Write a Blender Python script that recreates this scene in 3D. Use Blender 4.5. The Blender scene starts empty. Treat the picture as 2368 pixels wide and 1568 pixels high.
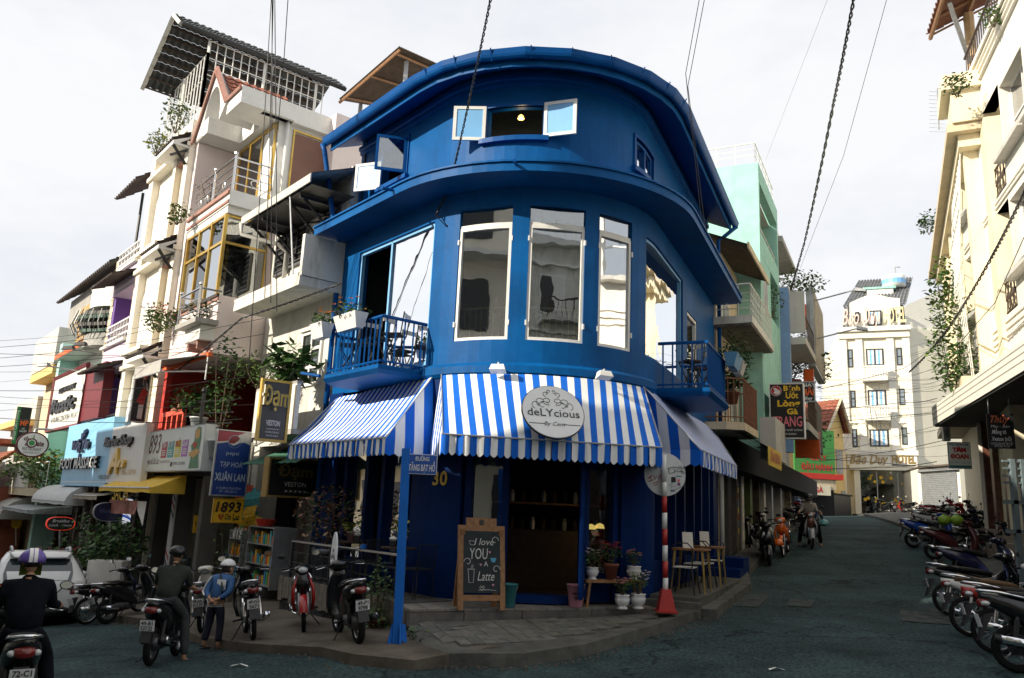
import bpy,bmesh,math,random
import numpy as np
from mathutils import Vector,Matrix
rnd=random.Random(7)
R=math.radians
sc=bpy.context.scene
COL=sc.collection
# camera
EYE=2.3                       # metres above the kerb in front of the cafe; the street climbs to the camera
PITCH,ROLL=R(12.06),R(2.52)
FOC=3186/4096*2367            # focal length in survey units (picture 2367 wide)
_fw=Vector((0,math.cos(PITCH),math.sin(PITCH)))
_u0=Vector((0,-math.sin(PITCH),math.cos(PITCH)))
_r0=Vector((1,0,0))
_rt=_r0*math.cos(ROLL)+_u0*math.sin(ROLL)
_up=-_r0*math.sin(ROLL)+_u0*math.cos(ROLL)
cam=bpy.data.cameras.new('camera');camo=bpy.data.objects.new('camera',cam);COL.objects.link(camo)
M3=Matrix((_rt,_up,-_fw)).transposed()
camo.matrix_world=Matrix.Translation((0,0,EYE)) @ M3.to_4x4()
cam.sensor_width=36;cam.lens=28;cam.clip_start=.05;cam.clip_end=2000
sc.camera=camo
# sky, sun, exposure
SUN_AZ,SUN_EL=math.atan2(-.9,-.43),R(27)      # azimuth measured from +Y towards +X
wd=bpy.data.worlds.new('World');sc.world=wd;wd.use_nodes=True
nt=wd.node_tree;nt.nodes.clear()
N=nt.nodes.new;LK=nt.links.new
sky=N('ShaderNodeTexSky');sky.sky_type='NISHITA';sky.sun_disc=False
sky.sun_elevation=SUN_EL;sky.sun_rotation=SUN_AZ;sky.air_density=1.2;sky.dust_density=2.5
skm=N('ShaderNodeVectorMath');skm.operation='SCALE';skm.inputs['Scale'].default_value=1.0
LK(sky.outputs[0],skm.inputs[0])
tc=N('ShaderNodeTexCoord');mp=N('ShaderNodeMapping');mp.inputs['Scale'].default_value=(1,1,2.2)
LK(tc.outputs['Generated'],mp.inputs[0])
cn=N('ShaderNodeTexNoise');cn.inputs['Scale'].default_value=2.6;cn.inputs['Detail'].default_value=7;cn.inputs['Roughness'].default_value=.6
LK(mp.outputs[0],cn.inputs[0])
cr=N('ShaderNodeValToRGB');cr.color_ramp.elements[0].position=.28;cr.color_ramp.elements[1].position=.56
cr.color_ramp.elements[0].color=(6.35,6.6,7.1,1);cr.color_ramp.elements[1].color=(7.7,7.72,7.8,1)
LK(cn.outputs[0],cr.inputs[0])
mx=N('ShaderNodeMix');mx.data_type='RGBA';mx.inputs[0].default_value=.93
LK(skm.outputs[0],mx.inputs[6]);LK(cr.outputs[0],mx.inputs[7])
bg=N('ShaderNodeBackground');bg.inputs['Strength'].default_value=.1
LK(mx.outputs[2],bg.inputs[0]);wo=N('ShaderNodeOutputWorld');LK(bg.outputs[0],wo.inputs[0])
sl=bpy.data.lights.new('sun','SUN');sl.energy=5;sl.angle=R(.55);sl.color=(1,.89,.72)
so=bpy.data.objects.new('sun',sl);COL.objects.link(so)
sv=Vector((math.sin(SUN_AZ)*math.cos(SUN_EL),math.cos(SUN_AZ)*math.cos(SUN_EL),math.sin(SUN_EL)))
so.rotation_euler=sv.to_track_quat('Z','Y').to_euler();so.location=(-30,-10,40)
sc.view_settings.view_transform='Standard';sc.view_settings.look='None'
sc.view_settings.exposure=.4;sc.view_settings.gamma=1;sc.view_settings.use_curve_mapping=False
sc.render.engine='CYCLES'
try:
 sc.cycles.max_bounces=8;sc.cycles.diffuse_bounces=3;sc.cycles.glossy_bounces=3
 sc.cycles.transparent_max_bounces=16;sc.cycles.transmission_bounces=3
 sc.cycles.use_denoising=True;sc.cycles.caustics_reflective=False;sc.cycles.caustics_refractive=False
 sc.cycles.sample_clamp_indirect=4
except Exception: pass
# survey: sight lines from the camera station
def ray(px,py):
 d=_fw+_rt*((px-1183.5)/FOC)-_up*((py-784)/FOC)
 return d
def at(px,py,Y):
 d=ray(px,py);d=d*(Y/d.y);return Vector((d.x,d.y,d.z+EYE))
def onz(px,py,z):
 d=ray(px,py);t=(z-EYE)/d.z;return Vector((d.x*t,d.y*t,z))
class Fac:
 """a street front: s runs along it, d out from it, z up"""
 def __init__(self,P0,az,side):
  a=R(az);self.az=az
  self.P=Vector((P0[0],P0[1],0));self.a=Vector((math.sin(a),math.cos(a),0))
  self.n=Vector((math.cos(a),-math.sin(a),0))*side
 def w(self,s,d,z):
  v=self.P+self.a*s+self.n*d;return Vector((v.x,v.y,z))
 def px(self,px,py,d=0):
  r=ray(px,py);P=self.P+self.n*d
  t=P.dot(self.n)/(r.x*self.n.x+r.y*self.n.y);q=r*t
  return (q-self.P).dot(self.a),q.z+EYE
 def cross(self,px,py,s):
  r=ray(px,py);P=self.P+self.a*s
  t=P.dot(self.a)/(r.x*self.a.x+r.y*self.a.y);q=r*t
  return (q-self.P).dot(self.n),q.z+EYE
 def rect(self,x0,y0,x1,y1,d=0):
  a=self.px(x0,y0,d);b=self.px(x1,y1,d)
  return min(a[0],b[0]),max(a[0],b[0]),min(a[1],b[1]),max(a[1],b[1])
CC=Vector((.38,15.56,0));R0=2.55
FL=Fac((CC.x,CC.y),-39.6,-1);FL.P=CC+FL.n*R0
FR=Fac((CC.x,CC.y),23.9,1);FR.P=CC+FR.n*R0
FX=Fac((14.3,23),18.5,-1)
AL=math.atan2(FL.n.y,FL.n.x);AR=math.atan2(FR.n.y,FR.n.x);ARC=(AR-AL)*R0
def out(u,off=0.):
 """plan of the corner house: left front, round nose, right front"""
 if u <=0: v=CC+FL.n*(R0+off)+FL.a*(-u)
 elif u < ARC:
  a=AL+u/R0;v=CC+Vector((math.cos(a),math.sin(a),0))*(R0+off)
 else: v=CC+FR.n*(R0+off)+FR.a*(u-ARC)
 return v
def onrm(u):
 if u <=0: return FL.n.copy()
 if u >=ARC: return FR.n.copy()
 a=AL+u/R0;return Vector((math.cos(a),math.sin(a),0))
def ow(u,off,z):
 v=out(u,off);return Vector((v.x,v.y,z))
# ground heights (thin plate through surveyed spots)
_cp=[(0,0,.72),(3,5,.72),(-4,0,.6),(8,0,.9),(6.9,12.2,.75),(7.9,14.4,.82),(5.8,10.5,.74),(13.4,23.5,1.52),(7.15,22,1.18),(9.6,26,1.6),
 (19.9,48,2.75),(27,58,3.0),(36,90,4.0),(3.6,15,.70),(2.9,13,.68),(1.4,11,.45),(.27,10.6,.38),(-1.4,10.9,.38),(-2.5,10.9,.36),(-3.4,11.6,.26),(-4.1,12.1,.13),
 (-4.3,10.2,.26),(-3.7,7,.38),(-6.6,14.5,.0),(-8.9,16.5,-.35),(-17.4,26.8,-1.15),(-30.1,42.2,-2.1),(-42.9,57.6,-2.8),(-60,90,-3),(20,23,2.0),(-10,5,.1),(-20,15,-.9),(0,-20,.7),(20,-10,1.2),(-30,-20,0)]
_cp=np.array(_cp);_X=_cp[:,:2]
def _k(r): return np.where(r > 1e-9,r*r*np.log(np.maximum(r,1e-9)),0)
_n=len(_cp);_A=np.zeros((_n+3,_n+3))
_A[:_n,:_n]=_k(np.linalg.norm(_X[:,None]-_X[None],axis=2))+np.eye(_n)*.8
_A[:_n,_n]=1;_A[:_n,_n+1:]=_X;_A[_n,:_n]=1;_A[_n+1:,:_n]=_X.T
_W=np.linalg.solve(_A,np.concatenate([_cp[:,2],[0,0,0]]))
def gz(x,y):
 p=np.array([max(-60,min(45,x)),max(-25,min(92,y))])
 return float(_k(np.linalg.norm(_X-p,axis=1))@_W[:_n]+_W[_n]+_W[_n+1:]@p)
# object helpers
MAT4={}
def props(o,label=None,cat=None,group=None,kind=None):
 if label: o['label']=label
 if cat: o['category']=cat
 if group: o['group']=group
 if kind: o['kind']=kind
def thing(name,label,cat,loc=(0,0,0),rotz=0,group=None,rot=None):
 o=bpy.data.objects.new(name,None);COL.objects.link(o);o.empty_display_size=.2
 o.location=loc;o.rotation_euler=rot if rot else (0,0,rotz)
 from mathutils import Euler
 MAT4[o.name]=Matrix.Translation(loc) @ Euler(rot if rot else (0,0,rotz)).to_matrix().to_4x4()
 props(o,label,cat,group);return o
class MB:
 def __init__(s,fr=None): s.v=[];s.f=[];s.m=[];s.fr=fr
 def P(s,p):
  if s.fr: p=s.fr(*p)
  s.v.append((p[0],p[1],p[2]));return len(s.v)-1
 def poly(s,pts,m=0):
  s.f.append([s.P(p) for p in pts]);s.m.append(m);return s
 def box(s,a0,a1,b0,b1,c0,c1,m=0):
  i=[s.P(p) for p in ((a0,b0,c0),(a1,b0,c0),(a1,b1,c0),(a0,b1,c0),(a0,b0,c1),(a1,b0,c1),(a1,b1,c1),(a0,b1,c1))]
  for q in ((0,3,2,1),(4,5,6,7),(0,1,5,4),(1,2,6,5),(2,3,7,6),(3,0,4,7)):
   s.f.append([i[k] for k in q]);s.m.append(m)
  return s
 def hexa(s,lo,hi,m=0):
  n=len(lo);a=[s.P(p) for p in lo];b=[s.P(p) for p in hi]
  s.f.append(a[::-1]);s.f.append(b);s.m +=[m,m]
  for k in range(n):
   s.f.append([a[k],a[(k+1) % n],b[(k+1) % n],b[k]]);s.m.append(m)
  return s
 def prism(s,pts,c0,c1,m=0):
  return s.hexa([(p[0],p[1],c0) for p in pts],[(p[0],p[1],c1) for p in pts],m)
 def loft(s,rings,m=0,cap=True,closed=True):
  idx=[[s.P(p) for p in r] for r in rings];n=len(idx[0])
  for a,b in zip(idx,idx[1:]):
   for k in range(n if closed else n-1):
    s.f.append([a[k],a[(k+1) % n],b[(k+1) % n],b[k]]);s.m.append(m)
  if cap and closed:
   s.f.append(idx[0][::-1]);s.f.append(idx[-1]);s.m +=[m,m]
  return s
 def tube(s,pts,r,n=6,m=0,cap=True):
  pts=[Vector(s.fr(*p)) if s.fr else Vector(p) for p in pts]
  fr,s.fr=s.fr,None
  rs=r if isinstance(r,(list,tuple)) else [r]*len(pts)
  rings=[];up=None
  for k,p in enumerate(pts):
   t=(pts[min(k+1,len(pts)-1)]-pts[max(k-1,0)]).normalized()
   if up is None: up=Vector((0,0,1)) if abs(t.z) < .9 else Vector((1,0,0))
   x=t.cross(up).normalized();y=x.cross(t).normalized();up=y
   rings.append([p+(x*math.cos(2*math.pi*j/n+.4)+y*math.sin(2*math.pi*j/n+.4))*rs[k] for j in range(n)])
  s.loft(rings,m,cap);s.fr=fr;return s
 def lathe(s,c,prof,n=14,m=0,axis='z'):
  rings=[]
  for r,h in prof:
   ring=[]
   for j in range(n):
    a=2*math.pi*j/n
    if axis=='z': ring.append((c[0]+r*math.cos(a),c[1]+r*math.sin(a),c[2]+h))
    elif axis=='y': ring.append((c[0]+r*math.cos(a),c[1]+h,c[2]+r*math.sin(a)))
    else: ring.append((c[0]+h,c[1]+r*math.cos(a),c[2]+r*math.sin(a)))
   rings.append(ring)
  return s.loft(rings,m,True)
 def ball(s,c,r,n=10,k=6,m=0):
  if not isinstance(r,(tuple,list)): r=(r,r,r)
  rings=[]
  for i in range(k+1):
   a=-math.pi/2+math.pi*i/k;ca=max(math.cos(a),.02)
   rings.append([(c[0]+r[0]*ca*math.cos(2*math.pi*j/n),c[1]+r[1]*ca*math.sin(2*math.pi*j/n),c[2]+r[2]*math.sin(a)) for j in range(n)])
  return s.loft(rings,m,True)
 def build(s,name,mats,parent=None,smooth=False,local=False,link=True):
  me=bpy.data.meshes.new(name);vs=s.v
  if parent is not None and not local:
   inv=MAT4[parent.name].inverted();A=np.array(inv);V=np.array(vs).reshape(-1,3)
   vs=(V@A[:3,:3].T+A[:3,3]).tolist()
  me.from_pydata([tuple(v) for v in vs],[],s.f)
  if not isinstance(mats,(list,tuple)): mats=[mats]
  for q in mats: me.materials.append(q)
  if len(mats) > 1: me.polygons.foreach_set('material_index',s.m)
  if smooth: me.polygons.foreach_set('use_smooth',[True]*len(me.polygons))
  if not link: return me
  o=bpy.data.objects.new(name,me);COL.objects.link(o)
  if parent is not None:
   o.parent=parent;MAT4[o.name]=MAT4[parent.name]
  else: MAT4[o.name]=Matrix.Identity(4)
  return o
def add(name,me,parent,loc=None,mats=None):
 o=bpy.data.objects.new(name,me);COL.objects.link(o);o.parent=parent
 MAT4[o.name]=MAT4[parent.name]
 if loc:
  o.location=loc;MAT4[o.name]=MAT4[parent.name] @ Matrix.Translation(loc)
 if mats:
  for k,q in enumerate(mats):
   if q is not None: o.material_slots[k].link='OBJECT';o.material_slots[k].material=q
 return o
def solo(name,mb,mats,label,cat,loc,group=None,smooth=False,kind=None):
 """a thing that is one mesh, its origin at loc"""
 L=Vector(loc);mb.v=[(v[0]-L.x,v[1]-L.y,v[2]-L.z) for v in mb.v]
 o=mb.build(name,mats,None,smooth);o.location=L;MAT4[o.name]=Matrix.Translation(L)
 props(o,label,cat,group,kind);return o
def frame(O,u,n):
 """local frame: u to the right, n out, z up"""
 O=Vector(O);u=Vector(u).normalized();n=Vector(n).normalized()
 return lambda a,b,c: O+u*a+n*b+Vector((0,0,c))
# materials
_mats={}
def mat(name,col=(.5,.5,.5),rough=.7,var=.12,scale=3.,metal=0.,bump=.0,bscale=40.,spec=.5,dirt=0.,dirtcol=(.05,.045,.04),emit=0,streak=False):
 if name in _mats: return _mats[name]
 m=bpy.data.materials.new(name);m.use_nodes=True;t=m.node_tree;b=t.nodes['Principled BSDF']
 b.inputs['Roughness'].default_value=rough;b.inputs['Metallic'].default_value=metal
 b.inputs['Specular IOR Level'].default_value=spec
 c=(*col,1);b.inputs['Base Color'].default_value=c
 if var or bump or dirt:
  g=t.nodes.new('ShaderNodeNewGeometry');pos=g.outputs['Position']
 if var:
  no=t.nodes.new('ShaderNodeTexNoise');no.inputs['Scale'].default_value=scale;no.inputs['Detail'].default_value=6;no.inputs['Roughness'].default_value=.65
  t.links.new(pos,no.inputs['Vector'])
  r=t.nodes.new('ShaderNodeValToRGB')
  r.color_ramp.elements[0].position=.3;r.color_ramp.elements[1].position=.7
  r.color_ramp.elements[0].color=(*[x*(1-var) for x in col],1);r.color_ramp.elements[1].color=(*[min(1,x*(1+var)) for x in col],1)
  t.links.new(no.outputs[0],r.inputs[0]);last=r.outputs[0]
  if dirt:
   mp=t.nodes.new('ShaderNodeMapping');mp.inputs['Scale'].default_value=(2.2,2.2,.35 if streak else 1.6)
   t.links.new(pos,mp.inputs[0])
   n2=t.nodes.new('ShaderNodeTexNoise');n2.inputs['Scale'].default_value=1.7;n2.inputs['Detail'].default_value=8;n2.inputs['Roughness'].default_value=.7
   t.links.new(mp.outputs[0],n2.inputs['Vector'])
   r2=t.nodes.new('ShaderNodeValToRGB');r2.color_ramp.elements[0].position=.52;r2.color_ramp.elements[1].position=.78
   r2.color_ramp.elements[0].color=(0,0,0,1);r2.color_ramp.elements[1].color=(dirt,dirt,dirt,1)
   t.links.new(n2.outputs[0],r2.inputs[0])
   mi=t.nodes.new('ShaderNodeMix');mi.data_type='RGBA'
   t.links.new(r2.outputs[0],mi.inputs[0]);t.links.new(last,mi.inputs[6]);mi.inputs[7].default_value=(*dirtcol,1)
   last=mi.outputs[2]
  t.links.new(last,b.inputs['Base Color'])
 if bump:
  n3=t.nodes.new('ShaderNodeTexNoise');n3.inputs['Scale'].default_value=bscale;n3.inputs['Detail'].default_value=5
  t.links.new(pos,n3.inputs['Vector']);bp=t.nodes.new('ShaderNodeBump');bp.inputs['Strength'].default_value=bump;bp.inputs['Distance'].default_value=.02
  t.links.new(n3.outputs[0],bp.inputs['Height']);t.links.new(bp.outputs[0],b.inputs['Normal'])
 if emit:
  b.inputs['Emission Color'].default_value=c;b.inputs['Emission Strength'].default_value=emit
 _mats[name]=m;return m
def glass(name,tint=(.75,.85,.85),refl=.12,rough=.0):
 if name in _mats: return _mats[name]
 m=bpy.data.materials.new(name);m.use_nodes=True;t=m.node_tree;t.nodes.clear()
 o=t.nodes.new('ShaderNodeOutputMaterial');a=t.nodes.new('ShaderNodeBsdfTransparent');a.inputs[0].default_value=(*tint,1)
 g=t.nodes.new('ShaderNodeBsdfGlossy');g.inputs['Roughness'].default_value=rough;g.inputs[0].default_value=(.96,.98,1,1)
 ge=t.nodes.new('ShaderNodeNewGeometry');nz=t.nodes.new('ShaderNodeTexNoise');nz.inputs['Scale'].default_value=1.3;nz.inputs['Detail'].default_value=2;bm=t.nodes.new('ShaderNodeBump');bm.inputs['Strength'].default_value=.12;bm.inputs['Distance'].default_value=.03
 t.links.new(ge.outputs['Position'],nz.inputs['Vector']);t.links.new(nz.outputs[0],bm.inputs['Height']);t.links.new(bm.outputs[0],g.inputs['Normal'])
 f=t.nodes.new('ShaderNodeLayerWeight');f.inputs[0].default_value=.35
 mr=t.nodes.new('ShaderNodeMapRange');mr.inputs[3].default_value=refl;mr.inputs[4].default_value=1
 t.links.new(f.outputs['Fresnel'],mr.inputs[0]);x=t.nodes.new('ShaderNodeMixShader')
 t.links.new(mr.outputs[0],x.inputs[0]);t.links.new(a.outputs[0],x.inputs[1]);t.links.new(g.outputs[0],x.inputs[2]);t.links.new(x.outputs[0],o.inputs[0])
 _mats[name]=m;return m
# lettering
_txt={}
def text(body,O,u,n,mats,parent,w=None,h=None,ex=.004,shear=0.,bold=0.,align='c',name='lettering',up=None):
 """raised letters: O = anchor (left / centre / right of the base line), u along the line, n out of the board"""
 key=(body,shear,bold)
 if key not in _txt:
  cu=bpy.data.curves.new('lettering','FONT');cu.body=body;cu.shear=shear;cu.offset=bold;cu.resolution_u=2;cu.fill_mode='FRONT'
  ob=bpy.data.objects.new('lettering',cu);me=ob.to_mesh()
  V=np.array([v.co[:] for v in me.vertices]).reshape(-1,3);F=[list(p.vertices) for p in me.polygons]
  ob.to_mesh_clear();bpy.data.objects.remove(ob);bpy.data.curves.remove(cu)
  _txt[key]=(V,F)
 V,F=_txt[key]
 if len(V)==0: return None
 x0,x1=V[:,0].min(),V[:,0].max();sx=sy=h if h else 1
 if h: sx=sy=h/.7
 if w:
  sx=w/(x1-x0)
  if not h: sy=sx
 u=Vector(u).normalized();n=Vector(n).normalized();upv=Vector(up) if up else Vector((0,0,1));O=Vector(O)
 ax={'c': (x0+x1)/2,'l': x0,'r': x1}[align]
 mb=MB()
 for k,e in enumerate((ex,0)):
  if e==0 and ex < .008: break
 top=[O+u*((v[0]-ax)*sx)+upv*(v[1]*sy)+n*ex for v in V]
 mb.v=[tuple(p) for p in top];mb.f=[list(f) for f in F];mb.m=[0]*len(F)
 if ex >=.008:      # channel letters: give them sides
  cnt={}
  for f in F:
   for i in range(len(f)):
    e=(f[i],f[(i+1) % len(f)]);cnt[e]=1
  base=len(mb.v);mb.v +=[tuple(Vector(p)-n*ex) for p in top]
  for (i,j) in list(cnt):
   if (j,i) not in cnt:
    mb.f.append([i,j,j+base,i+base]);mb.m.append(1)
  if not isinstance(mats,(list,tuple)): mats=[mats,mats]
 elif isinstance(mats,(list,tuple)): mats=mats[0]
 return mb.build(name,mats,parent)
# palette
m_asph=mat('asphalt',(.033,.055,.057),.93,.45,.8,bump=.6,bscale=60,spec=.12,dirt=.55,dirtcol=(.052,.068,.066))
def asphalt_grain(m):
 t=m.node_tree;b=t.nodes['Principled BSDF'];old=b.inputs['Base Color'].links[0].from_socket;g=t.nodes.new('ShaderNodeNewGeometry')
 n1=t.nodes.new('ShaderNodeTexNoise');n1.inputs['Scale'].default_value=24;n1.inputs['Detail'].default_value=4;vo=t.nodes.new('ShaderNodeTexVoronoi');vo.feature='DISTANCE_TO_EDGE';vo.inputs['Scale'].default_value=.32
 nd=t.nodes.new('ShaderNodeTexNoise');nd.inputs['Scale'].default_value=1.4;nd.inputs['Detail'].default_value=6;ad=t.nodes.new('ShaderNodeVectorMath');t.links.new(g.outputs[0],nd.inputs[0]);t.links.new(g.outputs[0],ad.inputs[0]);t.links.new(nd.outputs['Color'],ad.inputs[1]);t.links.new(ad.outputs[0],vo.inputs['Vector']);t.links.new(g.outputs[0],n1.inputs[0])
 r1=t.nodes.new('ShaderNodeMapRange');r1.inputs[1].default_value=.3;r1.inputs[2].default_value=.7;r1.inputs[3].default_value=.35;r1.inputs[4].default_value=1.75;t.links.new(n1.outputs[0],r1.inputs[0])
 r2=t.nodes.new('ShaderNodeMapRange');r2.inputs[1].default_value=0;r2.inputs[2].default_value=.012;r2.inputs[3].default_value=.35;r2.inputs[4].default_value=1;t.links.new(vo.outputs['Distance'],r2.inputs[0])
 mu=t.nodes.new('ShaderNodeMath');mu.operation='MULTIPLY';t.links.new(r1.outputs[0],mu.inputs[0]);t.links.new(r2.outputs[0],mu.inputs[1]);sc_=t.nodes.new('ShaderNodeVectorMath');sc_.operation='SCALE';t.links.new(old,sc_.inputs[0]);t.links.new(mu.outputs[0],sc_.inputs['Scale']);t.links.new(sc_.outputs[0],b.inputs['Base Color'])
asphalt_grain(m_asph)
m_conc=mat('concrete',(.10,.10,.09),.9,.42,2.5,bump=.4,bscale=35,spec=.15,dirt=.7,dirtcol=(.06,.055,.045))
m_pave=mat('pavement_cement',(.125,.108,.088),.9,.4,1.6,bump=.35,bscale=30,spec=.15,dirt=.6,dirtcol=(.09,.06,.04))
m_tile=[mat('paving_tile_%s' % n,c,.85,.3,8,bump=.35,bscale=70,spec=.2,dirt=.5) for n,c in (('grey',(.115,.118,.108)),('buff',(.13,.125,.105)),('pale',(.15,.145,.13)))]
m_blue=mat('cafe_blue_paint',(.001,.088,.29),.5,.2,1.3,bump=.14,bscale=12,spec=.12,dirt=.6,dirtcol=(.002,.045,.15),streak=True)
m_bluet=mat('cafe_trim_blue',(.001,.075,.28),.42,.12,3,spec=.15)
m_blued=mat('cafe_blue_shaded',(.002,.022,.115),.45,.15,2,spec=.12)  # darker copy of the cafe blue, ground floor shade put into the colour
m_bluel=mat('pale_blue_panel',(.20,.47,.80),.4,.05,3)
m_polebl=mat('pole_blue_paint',(.012,.16,.62),.45,.08,4,spec=.35)
m_white=mat('white_paint',(.78,.78,.75),.55,.06,4,dirt=.25,dirtcol=(.4,.37,.32))
m_whited=mat('white_worn',(.66,.65,.6),.8,.1,2,bump=.12,bscale=30,dirt=.7,dirtcol=(.16,.15,.14),streak=True)
m_cream=mat('cream_wall',(.82,.77,.66),.8,.06,1.5,bump=.08,bscale=20,dirt=.3,dirtcol=(.5,.42,.3),streak=True)
m_beige=mat('beige_wall',(.62,.53,.38),.85,.1,1.5,bump=.1,bscale=20,dirt=.5,dirtcol=(.2,.17,.12),streak=True)
m_yell=mat('yellow_wall',(.74,.52,.2),.85,.1,1.2,bump=.1,bscale=20,dirt=.35,dirtcol=(.35,.25,.12),streak=True)
m_pink=mat('pale_pink_wall',(.78,.68,.66),.8,.05,1.5,dirt=.2,dirtcol=(.5,.4,.4),streak=True)
m_pinkt=mat('rose_trim',(.36,.19,.15),.7,.15,5)
m_lilac=mat('lilac_wall',(.62,.53,.66),.8,.07,2,dirt=.2,dirtcol=(.4,.35,.42))
m_purp=mat('purple_paint',(.15,.07,.33),.6,.1,3)
m_mint=mat('mint_wall',(.42,.68,.62),.8,.07,1.5,dirt=.2,dirtcol=(.25,.4,.36),streak=True)
m_teal=mat('teal_wall',(.34,.64,.57),.85,.12,2.5,bump=.25,bscale=26,dirt=.35,dirtcol=(.12,.36,.31),streak=True)
m_grey=mat('grey_render',(.36,.35,.33),.85,.14,1.5,bump=.15,bscale=20,dirt=.6,dirtcol=(.12,.115,.1),streak=True)
m_greyl=mat('pale_grey_render',(.56,.55,.52),.85,.08,1.5,dirt=.6,dirtcol=(.22,.21,.2),streak=True)
m_black=mat('black_metal',(.015,.016,.018),.45,.2,6)
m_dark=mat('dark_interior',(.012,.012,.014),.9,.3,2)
m_darkw=mat('dark_wood',(.045,.026,.016),.6,.35,9)
m_wood=mat('oiled_wood',(.27,.13,.05),.55,.35,14,bump=.2,bscale=60)
m_plank=mat('weathered_plank',(.19,.165,.135),.9,.4,12,bump=.35,bscale=50,dirt=.6,dirtcol=(.05,.045,.04),streak=True)
m_slate=mat('black_slate',(.022,.022,.023),.8,.4,10,bump=.5,bscale=40)
m_steel=mat('stainless_steel',(.6,.6,.6),.22,.08,5,metal=1)
m_chrome=mat('chrome',(.75,.76,.78),.08,.05,5,metal=1)
m_zinc=mat('galvanised_metal',(.42,.44,.46),.45,.2,6,metal=.6)
m_rust=mat('rusty_sheet',(.105,.085,.065),.8,.35,4,metal=.1,dirt=.8,dirtcol=(.12,.06,.03))
m_rtile=mat('brown_roof_tile',(.055,.042,.038),.8,.35,5,bump=.2)
m_stile=mat('slate_roof_tile',(.05,.056,.06),.75,.25,4)
m_redtile=mat('red_roof_tile',(.30,.10,.06),.8,.3,5,bump=.2)
m_gold=mat('gold_metal',(.62,.42,.1),.35,.15,4,metal=.7)
m_brass=mat('brass_frame',(.40,.27,.09),.4,.15,5,metal=.4)
m_brownp=mat('brown_panel',(.19,.09,.06),.45,.12,1.2)
m_curt=mat('gold_curtain',(.75,.36,.03),.7,.35,9)
m_curtw=mat('white_curtain',(.75,.74,.72),.8,.15,9)
m_red=mat('red_paint',(.55,.035,.02),.55,.12,3)
m_redd=mat('deep_red_wall',(.33,.018,.012),.7,.2,2)
m_orange=mat('orange_panel',(.75,.13,.02),.5,.1,3)
m_leaf=[mat('leaf_%s' % n,c,.55,.4,11,spec=.35) for n,c in (('deep',(.035,.085,.025)),('mid',(.07,.14,.035)),('light',(.14,.21,.05)))]
m_leafr=mat('leaf_reddish',(.16,.065,.04),.6,.4,9)
m_leafy=mat('leaf_yellow',(.33,.33,.05),.6,.3,9)
m_bark=mat('bark',(.10,.075,.05),.9,.3,12)
m_pink_f=mat('pink_petal',(.75,.25,.32),.6,.2,15)
m_red_f=mat('red_petal',(.55,.02,.05),.6,.2,15)
m_white_f=mat('white_petal',(.8,.7,.68),.6,.2,15)
m_orange_f=mat('orange_petal',(.8,.25,.02),.6,.2,15)
m_terra=mat('terracotta',(.22,.075,.045),.8,.2,8)
m_porc=mat('white_glazed_pot',(.75,.76,.77),.25,.04,5)
m_lamp=mat('warm_lamp_glow',(1,.62,.15),.5,0,emit=2.2)
m_glass=glass('cafe_glass',(.75,.8,.8),.2)
m_glassb=glass('mirror_glass',(.5,.55,.55),.62)
m_glassd=glass('shop_glass',(.5,.56,.58),.10)
m_glassa=glass('amber_glass',(.8,.55,.25),.16)
m_letw=mat('white_letter',(.8,.8,.8),.5,0)
m_letk=mat('black_letter',(.01,.01,.012),.4,0)
m_letr=mat('red_letter',(.5,.02,.02),.5,0)
m_lety=mat('yellow_letter',(.78,.5,.02),.5,0)
# road sheet
def axis(lo,hi,a,b,fine,coarse):
 v=list(np.arange(lo,a,coarse))+list(np.arange(a,b,fine))+list(np.arange(b,hi+.1,coarse));return v
xs=axis(-260,260,-24,36,.75,12);ys=axis(-60,420,2,62,.75,12)
mb=MB();Z=[[gz(x,y) for y in ys] for x in xs]
idx=[[mb.P((x,y,Z[i][j])) for j,y in enumerate(ys)] for i,x in enumerate(xs)]
for i in range(len(xs)-1):
 for j in range(len(ys)-1):
  mb.f.append([idx[i][j],idx[i+1][j],idx[i+1][j+1],idx[i][j+1]]);mb.m.append(0)
road=mb.build('road',m_asph,None,True);road['kind']='structure'
def sheet(name,inner,outer,dzi,dzo,m,nb=6,skirt=.3,zi=None,zo=None):
 """a raised pavement between two plan curves, with its kerb face"""
 mb=MB();rows=[]
 for k in range(nb+1):
  t=k/nb;row=[]
  for q,(a,b) in enumerate(zip(inner,outer)):
   x=a[0]+(b[0]-a[0])*t;y=a[1]+(b[1]-a[1])*t
   z=(zi(a) if zi else gz(*a[:2])+dzi)*(1-t)+(zo(b) if zo else gz(*b[:2])+dzo)*t
   row.append((x+.03*math.sin(7*x+3*y)*(k==nb),y,z+.012*math.sin(5*x+9*y)))
  rows.append(row)
 mb.loft(rows,0,False,False)
 mb.loft([rows[-1],[(p[0]+.02,p[1]-.03,p[2]-skirt) for p in rows[-1]]],0,False,False)
 for e in (0,-1):
  c=[r[e] for r in rows];mb.loft([c,[(p[0],p[1],p[2]-skirt) for p in c]],0,False,False)
 o=mb.build(name,m,None,True);o['kind']='structure';return o
ss=[-3.4,-2.8,-2,-1,0,1,2,3,4,5,6,8,10,12,14,17,20,24,28,32,38,45,55,66]
inn=[FL.w(s,-.2,0)[:2] for s in ss]
kd=lambda s: 2.0 if s < -3 else (2.5 if s < -1 else 3.0 if s < 8 else 2.6)
outc=[FL.w(s,kd(s),0)[:2] for s in ss]
PAVE_H=.12
sheet('pavement',inn,outc,.2,PAVE_H,m_pave,8)
ss2=[-.6,0,1,2,3,4,6,8,10,13,17,22,28,35,42]
sheet('pavement',[FR.w(s,-.3,0)[:2] for s in ss2],[FR.w(s,1.1 if s < 6 else .8,0)[:2] for s in ss2],.2,.14,m_conc,5)
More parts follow.
